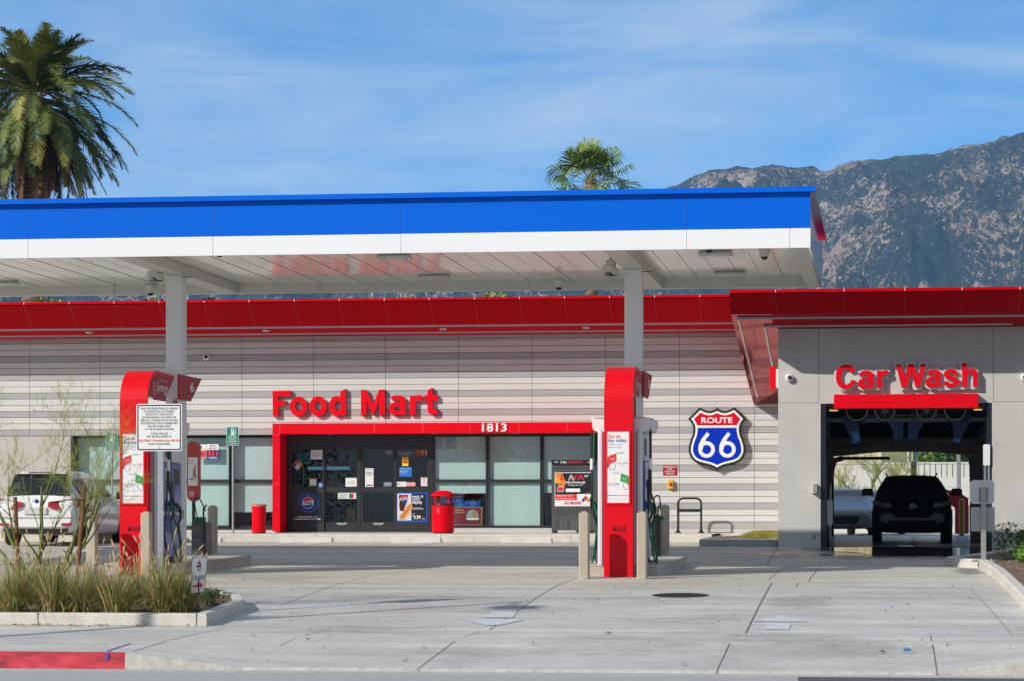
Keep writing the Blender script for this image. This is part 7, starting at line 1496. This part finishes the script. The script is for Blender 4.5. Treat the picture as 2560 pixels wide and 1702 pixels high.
gl = ['far left tall clump of green and straw grass in the planter', 'grass clump cut by the left photo edge', 'second tall grass clump from the left, below the thin tree', 'short grass clump left of the middle of the planter', 'dense low green grass clump in front of the left pump', 'tall reddish grass clump just left of the lawn sign', 'grass clump right against the lawn sign stake', 'back row grass clump behind the left red pump base', 'back row grass clump near the tree trunk', 'back row grass clump by the slanting stake']
for i, (u, y, h) in enumerate(cl): grass(XU(u, y), y, gz_(y), h * .78, 900 if y < 37 else 600, gl[i], 100 + i)
# ---- leaf clump shrubs
def shrub(name, lab, cat, c, rx, ry, rz, n, cols, ls, sd, stems=5, group=None, gap=.35, branchcol=None):
    rr = random.Random(sd); t = thing(name, lab, cat, (c[0], c[1], c[2]), group); m = MB()
    lob = [(Vector((rr.uniform(-.6, .6) * rx, rr.uniform(-.6, .6) * ry, rr.uniform(.25, .85) * rz)), rr.uniform(.35, .6)) for _ in range(max(5, int(7)))]
    k = 0
    while k < n:
        q, s_ = rr.choice(lob); d = Vector((rr.gauss(0, 1), rr.gauss(0, 1), rr.gauss(0, 1))).normalized(); rad = s_ * (1 - abs(rr.gauss(0, .22)))
        p = q + Vector((d.x * rx * rad, d.y * ry * rad, d.z * rz * rad * .8))
        if p.z < 0: continue
        nz = noise.noise(Vector(p) * 3.0 / max(.3, rx) + Vector((sd, 0, 0)))
        if nz < -gap: k += .3; continue
        k += 1; nrm = (d + Vector((rr.gauss(0, .5), rr.gauss(0, .5), rr.gauss(0, .5) + .3))).normalized(); u = nrm.orthogonal().normalized(); u = (Matrix.Rotation(rr.uniform(0, 6.28), 3, nrm) @ u); v = nrm.cross(u); s = ls * rr.uniform(.6, 1.3)
        P = Vector(c) + p; m.add([P - u * s, P - v * s * .45, P + u * s, P + v * s * .45], [(0, 1, 2, 3)], rr.choices(cols, [5, 3, 2][:len(cols)])[0])
    m.build('foliage', t); m = MB()
    for i in range(stems): q, s_ = lob[i % len(lob)]; e = Vector(c) + q; m.tube([Vector(c), Vector(c) * .5 + e * .5 + Vector((0, 0, .05 * rz)), e], [.03 * rz ** .5, .02 * rz ** .5, .008], branchcol or mat('stem_brown', (.10, .07, .045), .9), 6)
    m.build('stem', t); return t
DG = [leafmat('leaf_dark', (.025, .065, .018)), leafmat('leaf_mid', (.05, .12, .02)), leafmat('leaf_light', (.11, .20, .04))]
BG = [leafmat('leaf_bright', (.09, .24, .02)), leafmat('leaf_bright_light', (.18, .34, .04)), leafmat('leaf_bright_dark', (.03, .10, .012))]
shrub('shrub', 'low dark green shrub at the right end of the grass planter', 'shrub', (XU(545, 37.6), 37.6, gz_(37.6)), .32, .4, .28, 900, DG, .022, 31, 3)
shrub('shrub', 'dark rounded shrub at the right edge in front of the wash wall', 'shrub', (XU(2585, 51.5), 51.5, gz_(51.5)), .72, .9, .60, 4200, DG, .03, 32)
shrub('shrub', 'bright green low shrub at the right edge below the dark shrub', 'shrub', (XU(2570, 47.5), 47.5, gz_(47.5)), .42, .6, .38, 2600, BG, .025, 33)
# small grass bed by the wall
m = MB(); rr = random.Random(77)
gb = [leafmat('turf_bright', (.20, .30, .03)), leafmat('turf_green', (.12, .22, .02)), leafmat('turf_rust', (.38, .16, .05))]
for i in range(7000):
    x = rr.uniform(xg0 + .9, xg1 - .05); y = rr.uniform(60.1, 65.5); 
    if noise.noise(Vector((x * 1.3, y * 1.3, 3))) < -.15: continue
    z = G(y) + .13; h = rr.uniform(.04, .17); a = rr.uniform(0, 6.28); l = rr.uniform(0, .06); w_ = .007
    m.add([(x - w_, y, z), (x + w_, y, z), (x + l * math.cos(a), y + l * math.sin(a), z + h)], [(0, 1, 2)], gb[2] if (x > xg1 - 1.0 and rr.random() < .35) else rr.choice(gb[:2]))
m.build('ground_grass', kind='stuff', label='bright green and rusty low grass in the small bed by the wash wall', cat='grass')
# ---- palo verde: thin green many-branched tree
PV = leafmat('green_bark', (.20, .24, .05), .2); PV2 = leafmat('green_twig', (.34, .38, .06), .2); PV3 = leafmat('yellow_twig', (.52, .50, .10), .2); PVD = leafmat('grey_green_bark', (.17, .19, .06), .3)
def palo(name, lab, cat, base, hgt, spread, sd, starts, dens=1.0, thick=1.0, group=None):
    rr = random.Random(sd); t = thing(name, lab, cat, base, group); tr, tw = MB(), MB()
    def branch(p, d, L_, r, lev):
        n_ = max(3, int(L_ / (.16 if lev < 3 else .10))); pts = [Vector(p)]; rs = [r]; dd = Vector(d)
        for i in range(n_):
            dd = (dd + Vector((rr.gauss(0, .09), rr.gauss(0, .09), rr.gauss(0, .07) + (.035 if lev < 3 else .01)))).normalized(); pts.append(pts[-1] + dd * (L_ / n_)); rs.append(r * (1 - .62 * (i + 1) / n_))
        mb = tr if lev < 2 else tw; mt = (PVD if lev == 0 else PV) if lev < 2 else (PV if lev == 2 else PV2 if rr.random() < .7 else PV3)
        mb.tube(pts, rs, mt, 6 if lev < 2 else 3, cap=False)
        if lev >= 4: return
        kids = [rr.randint(3, 5), rr.randint(4, 6), rr.randint(5, 8), rr.randint(5, 9)][min(lev, 3)]
        for k in range(int(kids * dens)):
            f = rr.uniform(.25, 1.0) if lev else rr.uniform(.35, 1.0); i = min(n_ - 1, int(f * n_)); q = pts[i + 1]; dm = (pts[i + 1] - pts[i]).normalized()
            ang = rr.uniform(.3, .8); ax = dm.orthogonal().normalized(); ax = Matrix.Rotation(rr.uniform(0, 6.283), 3, dm) @ ax; nd = (Matrix.Rotation(ang, 3, ax) @ dm).normalized()
            nd.z = nd.z * .9 + .06; branch(q, nd, L_ * rr.uniform(.42, .70), max(rs[i + 1] * rr.uniform(.5, .75), .0018 * thick), lev + 1)
    for (dx, dy, dz, L_, r) in starts: branch(base, Vector((dx, dy, dz)).normalized(), L_ * hgt, r * thick, 0)
    tr.build('trunk', t); tw.build('twigs', t); return t
yb_t = 38.0
palo('palo_verde_tree', 'thin leafless green tree with spreading twigs in the planter, staked', 'tree', (XU(100, yb_t), yb_t, gz_(yb_t)), 3.1, 1, 6,
     [(-.5, .1, 1, .56, .048), (.5, -.1, 1.0, .60, .052), (.05, .2, 1, .54, .04), (.75, .1, 1.0, .56, .034), (-.8, -.1, 1.0, .50, .032), (-.25, -.2, 1, .52, .03), (.8, -.1, 1, .54, .032)], .95)
PVY = palo('palo_verde_tree', 'pale green twiggy tree in the yard seen through the wash bay', 'tree', (XU(2180, 93), 93, 1.4), 3.6, 1, 9, [(-.5, .1, 1, .5, .04), (.5, 0, 1, .5, .04), (.05, .2, 1, .5, .035), (-.9, 0, .8, .42, .03), (.9, 0, .8, .42, .03)], 1.1, 2.6)
# stakes
for (ua, va, ub, vb, y, lab) in ((37.5, 1241, 46, 1420, 37.9, 'upright brown wooden stake left of the thin green tree'), (212, 1217, 194, 1432, 37.7, 'leaning brown wooden stake right of the thin green tree')):
    m = MB(); x0, z1 = XU(ua, y), ZV(va, ua, y); x1 = XU(ub, y); z0 = gz_(y); xx = x1 + (x1 - x0) * (ZV(vb, ub, y) - z0) / max(.1, z1 - ZV(vb, ub, y)); pts = [(xx + (x0 - xx) * k / 8, y + rv.uniform(-.004, .004), z0 + (z1 - z0) * k / 8) for k in range(9)]
    m.tube(pts, [.030 + rv.uniform(-.002, .002) for _ in pts], mat('weathered_stake', (.20, .085, .035), .9, var=.4, vscale=18, bump=.6, bscale=50, stretch=(1, 1, .25)), 10); m.build('tree_stake', label=lab, cat='stake', group='stakes by the thin tree')
# ---- date palm (left)
PF = [leafmat('frond_dark', (.05, .085, .028), vs=2), leafmat('frond_mid', (.13, .165, .04), vs=2), leafmat('frond_olive', (.30, .30, .07), vs=2), leafmat('frond_dead', (.07, .038, .028), vs=2), leafmat('frond_dead_tan', (.24, .13, .06), vs=2)]
def frond(m, base, az, el, L_, droop, mt, wid, nl, rr, roll=0):
    d = Vector((math.cos(az) * math.cos(el), math.sin(az) * math.cos(el), math.sin(el))); side0 = Vector((-math.sin(az), math.cos(az), 0)); pts = []; p = Vector(base); N_ = 12
    side0 = (side0 + Vector((0, 0, roll))).normalized()
    hor = Vector((math.cos(az), math.sin(az), 0)); th = el
    for i in range(N_ + 1):
        pts.append((p.copy(), th)); p = p + (hor * math.cos(th) + Vector((0, 0, math.sin(th)))) * (L_ / N_); th -= droop / N_ * (0.5 + 1.3 * i / N_)
    m.tube([q for q, _ in pts], [.045 * (1 - i / N_) + .008 for i in range(N_ + 1)], mt, 4, cap=False)
    for k in range(nl):
        f = .12 + .88 * k / nl; i = min(N_ - 1, int(f * N_)); u = f * N_ - i; q = pts[i][0].lerp(pts[i + 1][0], u); th = pts[i][1]; t_ = hor * math.cos(th) + Vector((0, 0, math.sin(th))); up = side0.cross(t_).normalized()
        if up.z < 0: up = -up
        ll = wid * math.sin(math.pi * min(1, (f - .05) * 1.02)) ** .55 * rr.uniform(.85, 1.1) if f < .97 else wid * .3
        for s in (1, -1):
            dr = (t_ * .75 + side0 * s * .75 + up * rr.uniform(-.15, .35) + Vector((0, 0, -.12))).normalized(); e = q + dr * ll; wv = t_ * .042
            m.add([q - wv, q + wv, e], [(0, 1, 2)] if s > 0 else [(1, 0, 2)], mt)
YPM = 104.0; xp = XU(92, YPM); zc_ = ZV(246, 92, YPM)
pt = thing('date_palm', 'large date palm with drooping fronds rising behind the canopy at the left', 'palm tree', (xp, YPM, 1.4)); rr = random.Random(12)
m = MB(); zz = [1.4, 4, 8, zc_ - 2.5, zc_ - .8, zc_]; m.tube([(xp - .15, YPM, z) for z in zz], [.5, .42, .40, .42, .62, .5], mat('palm_bark', (.20, .14, .10), .95, var=.35, vscale=3, bump=1, bscale=12, stretch=(1, 1, 6)), 18)
z = 3
while z < zc_ - .9: m.lathe([(.44, z), (.465, z + .05), (.43, z + .12)], xp - .15, YPM, MATS['palm_bark'], 18); z += .17
m.build('trunk', pt)
gr_, dd_ = MB(), MB()
for i in range(150):
    az = rr.uniform(0, 6.283); f = (i + .5) / 150; el = R(86 - 136 * f + rr.uniform(-9, 9)); L_ = 4.05 * rr.uniform(.82, 1.08); L_ *= (.46 + .54 * math.cos(el) if el > 0 else 1.0) * (rr.uniform(.8, 1.15) if el > R(50) else 1)
    dr = 1.35 * (.5 + .5 * math.cos(el)) * rr.uniform(.65, 1.2)
    if el < R(-15): dr = rr.uniform(.45, .95)
    k = rr.random(); mt = PF[0] if k < .35 else PF[1] if k < .72 else PF[2]
    frond(gr_, (xp + .25 * math.cos(az), YPM + .25 * math.sin(az), zc_ + (.3 if el > 0 else -.2 + el * .5)), az, el, L_, dr, mt, .60, 66, rr, rr.uniform(-.5, .5))
for i in range(60):
    az = rr.uniform(0, 6.283); el = R(rr.uniform(-75, -38)); frond(dd_, (xp + .45 * math.cos(az), YPM + .45 * math.sin(az), zc_ - 1.0), az, el, rr.uniform(2.8, 3.9), rr.uniform(.35, .9), PF[3] if rr.random() < .75 else PF[4], .38, 40, rr, rr.uniform(-.6, .6))
gr_.build('crown', pt); dd_.build('dead_fronds', pt)
m = MB()
for i in range(14): az = rr.uniform(0, 6.283); e = (xp + .9 * math.cos(az), YPM + .9 * math.sin(az), zc_ + rr.uniform(-.3, .4)); m.tube([(xp, YPM, zc_), e], [.03, .05], mat('date_stalk_orange', (.36, .16, .05), .8), 6)
m.build('fruit_stalks', pt)
# ---- fan palm (middle)
YFP = 116.0; xf = XU(1478, YFP); zf = ZV(452, 1474, YFP); ft = thing('fan_palm', 'small fan palm crown showing above the blue canopy edge', 'palm tree', (xf, YFP, 1.4)); rr = random.Random(5)
FPc = [leafmat('fan_dark', (.04, .09, .015), vs=3), leafmat('fan_mid', (.10, .18, .022), vs=3), leafmat('fan_light', (.22, .30, .04), vs=3)]
m = MB(); m.tube([(xf, YFP, 1.4), (xf + .1, YFP, zf * .5), (xf, YFP, zf)], [.35, .22, .2], MATS['palm_bark'], 12); z = 4
while z < zf: m.lathe([(.22, z), (.27, z + .05), (.2, z + .2)], xf, YFP, MATS['palm_bark'], 12); z += .25
m.build('trunk', ft)
cr_, pe = MB(), MB()
for i in range(38):
    az = rr.uniform(0, 6.283); f = i / 38; el = R(82 - 125 * f + rr.uniform(-8, 8)); L_ = rr.uniform(.95, 1.35); d = Vector((math.cos(az) * math.cos(el), math.sin(az) * math.cos(el), math.sin(el))); b0 = Vector((xf, YFP, zf - .1)); hub = b0 + d * L_ - Vector((0, 0, .06 * L_))
    mt = rr.choices(FPc, [3, 4, 3])[0]; pe.tube([b0, (b0 + hub) / 2 + Vector((0, 0, .05)), hub], .018, mat('petiole', (.25, .22, .08), .6), 4, cap=False)
    side = d.cross(Vector((0, 0, 1))); side = side.normalized() if side.length > .1 else Vector((1, 0, 0)); up = side.cross(d).normalized(); fr = rr.uniform(1.0, 1.3)
    roll = rr.uniform(-.5, .5); side, up = side * math.cos(roll) + up * math.sin(roll), up * math.cos(roll) - side * math.sin(roll)
    for k in range(26):
        a = R(-105 + 210 * k / 25); dr = (d * math.cos(a) + side * math.sin(a) + up * rr.uniform(-.08, .14)).normalized(); l = fr * (1 - .25 * abs(a) / 1.8) * rr.uniform(.9, 1.08); wv = (side * math.cos(a) - d * math.sin(a)) * .034
        mid = hub + dr * l * .6; tip = hub + dr * l * .86 - Vector((0, 0, .34 * l * rr.uniform(.5, 1.3))); cr_.add([hub, mid - wv, mid + wv, tip], [(0, 1, 2), (1, 3, 2)], mt)
cr_.build('crown', ft); pe.build('leaf_stalks', ft)
m = MB()
for k in range(4): m.tube(smooth_tube_pts([(xf - .2, YFP - .5, zf + .4), (xf - 1.0, YFP - .6, zf + .62 - k * .03), (xf - 1.6, YFP - .6, zf + .35 - k * .05), (xf - 1.95 + k * .08, YFP - .6, zf - .1 - k * .05)]), .012, mat('dark_stalk', (.05, .035, .03), .8), 4)
m.build('flower_stalks', ft)
# ---- trees whose tops show between canopy and store roof
def tree(lab, u0, u1, vtop, Y, cols, sd, ls=.10, n=4000, name='tree'):
    x0, x1 = XU(u0, Y), XU(u1, Y); zt_ = ZV(vtop, (u0 + u1) / 2, Y); H = zt_ - 1.4; rr = random.Random(sd); cxx = (x0 + x1) / 2; w_ = (x1 - x0) / 2; t = thing(name, lab, 'tree', (cxx, Y, 1.4), 'trees behind the store roof'); m = MB()
    k = 0
    while k < n:
        a, b, c = rr.uniform(-1, 1), rr.uniform(-1, 1), rr.uniform(-1, 1); r2 = a * a + b * b + (c if c > 0 else c) ** 4
        if r2 > 1 or r2 < .35: continue
        k += 1; P = Vector((cxx + a * w_, Y + b * 1.6, zt_ - H * .30 + c * H * .30)); P.z += .10 * math.sin(P.x * 3) - .05; nrm = Vector((rr.gauss(0, 1), rr.gauss(0, 1) - .5, rr.gauss(0, 1) + .6)).normalized(); u = nrm.orthogonal().normalized(); v = nrm.cross(u); s = ls * rr.uniform(.6, 1.3); m.add([P - u * s, P - v * s * .6, P + u * s, P + v * s * .6], [(0, 1, 2, 3)], rr.choices(cols, [4, 3, 2])[0])
    m.build('crown', t); m = MB(); m.tube([(cxx, Y, 1.4), (cxx + .1, Y, zt_ - H * .45), (cxx, Y, zt_ - H * .2)], [.18, .13, .05], MATS['stem_brown'], 8); m.build('trunk', t)
YG_ = [leafmat('yellowgreen', (.16, .24, .02)), leafmat('yellowgreen_dark', (.05, .10, .015)), leafmat('yellowgreen_light', (.28, .36, .03))]
tree('bright green hedge tree top seen over the roof, left of the middle', 876, 1115, 736, 84, YG_, 41, .09, 4500, 'hedge_tree'); tree('bright green hedge tree top seen over the roof, in the middle', 1118, 1352, 733, 84, YG_, 42, .09, 4500, 'hedge_tree')
tree('dark green tree top seen over the roof beside the middle palm trunk', 1345, 1386, 731, 88, DG, 43, .09, 1500); tree('yellow green tree top over the roof at the far left', 20, 205, 745, 86, YG_, 44, .09, 3500)
tree('dark tree top over the roof at the left photo edge', -70, 45, 748, 90, DG, 45, .1, 2000); tree('dark tree top over the roof, left of the left column', 300, 445, 742, 92, DG, 46, .1, 2800); tree('dark tree top over the roof, right of the left column', 460, 575, 741, 92, DG, 47, .1, 2500)
tree('dark leafy tree above the white wall, seen through the wash bay', 2292, 2440, 1100, 108, DG, 48, .1, 3500)
tree('green tree behind the pale yellow house, seen through the wash bay', 2040, 2110, 1120, 116, BG, 49, .1, 2500)
# trees across the street behind the camera, seen only as reflections
for i, (x, y, h) in enumerate(((-34, -22, 9), (-24, -26, 11), (-13, -24, 8), (-4, -28, 10), (-46, -20, 10))):
    t = shrub('street_tree', ['leafy street tree %s across the road behind the camera' % s for s in ('far left', 'left', 'middle', 'right', 'furthest left')][i], 'tree', (x, y, .1), 4.0, 3.0, h, 4500, DG, .13, 60 + i, 5, 'trees across the road')
# ================================================================ MOUNTAINS
ridge = [(-400, 640), (0, 610), (400, 590), (900, 560), (1300, 530), (1560, 500), (1640, 482), (1700, 458), (1745, 434), (1790, 424), (1850, 417), (1900, 420), (1960, 414), (2010, 416), (2060, 424), (2110, 410), (2150, 399), (2185, 398), (2240, 392), (2300, 386), (2350, 380), (2400, 368), (2440, 362), (2490, 348), (2530, 336), (2560, 330), (2700, 300), (2900, 290)]
def rv_(u):
    for (a, va), (b, vb) in zip(ridge, ridge[1:]):
        if a <= u <= b: return va + (vb - va) * (u - a) / (b - a)
    return ridge[0][1] if u < ridge[0][0] else ridge[-1][1]
mt_ = MB(); NU, ND = 420, 170; D0, D1 = 2600.0, 4800.0; vs = []
def fbm(p, oct=5, rid=False):
    s, a, f = 0, 1, 1
    for _ in range(oct):
        n_ = noise.noise(p * f); s += a * ((1 - abs(n_) * 2) if rid else n_); a *= .5; f *= 2.05
    return s
for j in range(ND + 12):
    f = j / (ND - 1); D = D0 + (D1 - D0) * f
    for i in range(NU):
        u = -400 + 3300 * i / (NU - 1); X = XU(u, D); h1 = ZV(rv_(u), u, D1)
        base = (f ** 1.15) * h1 if f <= 1 else h1 - (f - 1) * 900
        q = Vector((X / 420, D / 420, 0)); amp = 150 * math.sin(math.pi * min(1, f)) ** .7 if f < 1 else 0
        z = base + amp * (fbm(q, 6, True) - .95) * .9 + (14 if f < .97 else 7) * fbm(Vector((X / 45, D / 45, 2)), 4, True) - 8
        if f < 1: z = min(z, ZC + (h1 - ZC) * (D / D1) - 4 + 5 * noise.noise(Vector((X / 60, D / 60, 5))))
        if j == 0: z = -5
        vs.append((X, D, max(-5, z)))
mt_.add(vs, [(j * NU + i, j * NU + i + 1, (j + 1) * NU + i + 1, (j + 1) * NU + i) for j in range(ND + 11) for i in range(NU - 1)], None, True)
def mtnmat():
    m = bpy.data.materials.new('chaparral_and_rock'); m.use_nodes = True; t = m.node_tree; b = t.nodes['Principled BSDF']; N = t.nodes.new; L = t.links.new
    g = N('ShaderNodeNewGeometry')
    def nz(sc, det, ro, st=(1, 1, 1)):
        mp = N('ShaderNodeMapping'); mp.inputs['Scale'].default_value = st; L(g.outputs['Position'], mp.inputs[0]); n = N('ShaderNodeTexNoise'); n.inputs['Scale'].default_value = sc; n.inputs['Detail'].default_value = det; n.inputs['Roughness'].default_value = ro; L(mp.outputs[0], n.inputs['Vector']); return n.outputs['Fac']
    a = nz(.0065, 5, .68); b1 = nz(.14, 10, .84, (1, 1, .7))
    ad = N('ShaderNodeMath'); ad.operation = 'MULTIPLY_ADD'; L(a, ad.inputs[0]); ad.inputs[1].default_value = .60; L(b1, ad.inputs[2])
    r = N('ShaderNodeMapRange'); r.inputs[1].default_value = .84; r.inputs[2].default_value = .875; L(ad.outputs[0], r.inputs[0])
    rc = N('ShaderNodeValToRGB'); e = rc.color_ramp.elements; e[0].position = .35; e[0].color = (.62, .40, .27, 1); e[1].position = .65; e[1].color = (.85, .72, .58, 1); L(nz(.012, 6, .7), rc.inputs[0])
    gc = N('ShaderNodeValToRGB'); e = gc.color_ramp.elements; e[0].position = .35; e[0].color = (.014, .026, .016, 1); e[1].position = .66; e[1].color = (.08, .105, .06, 1); L(nz(.09, 6, .75), gc.inputs[0])
    mi = N('ShaderNodeMixRGB'); L(r.outputs[0], mi.inputs[0]); L(gc.outputs[0], mi.inputs[1]); L(rc.outputs[0], mi.inputs[2]); L(mi.outputs[0], b.inputs['Base Color']); b.inputs['Roughness'].default_value = 1; b.inputs['Specular IOR Level'].default_value = .1
    bp = N('ShaderNodeBump'); bp.inputs['Distance'].default_value = 26; bp.inputs['Strength'].default_value = 1; L(nz(.035, 8, .75), bp.inputs['Height']); L(bp.outputs[0], b.inputs['Normal']); return m
mt_.ms = [mtnmat()]; mt_.m = [0] * len(mt_.f); o = mt_.build('hills', kind='structure', origin=False)
# ---- haze
HAZE = True
if HAZE:
    hm = bpy.data.materials.new('haze_air'); hm.use_nodes = True; tt = hm.node_tree; tt.nodes.clear(); oo = tt.nodes.new('ShaderNodeOutputMaterial'); pv = tt.nodes.new('ShaderNodeVolumePrincipled'); pv.inputs['Color'].default_value = (.30, .58, 1.0, 1); pv.inputs['Density'].default_value = .0001; pv.inputs['Anisotropy'].default_value = .0; tt.links.new(pv.outputs[0], oo.inputs['Volume'])
    m = MB(); m.box(-2600, 2200, -2600, 6200, -6.4, 1100, hm); m.build('haze', kind='stuff', origin=False, label='thin blue air in front of the far mountains', cat='haze')
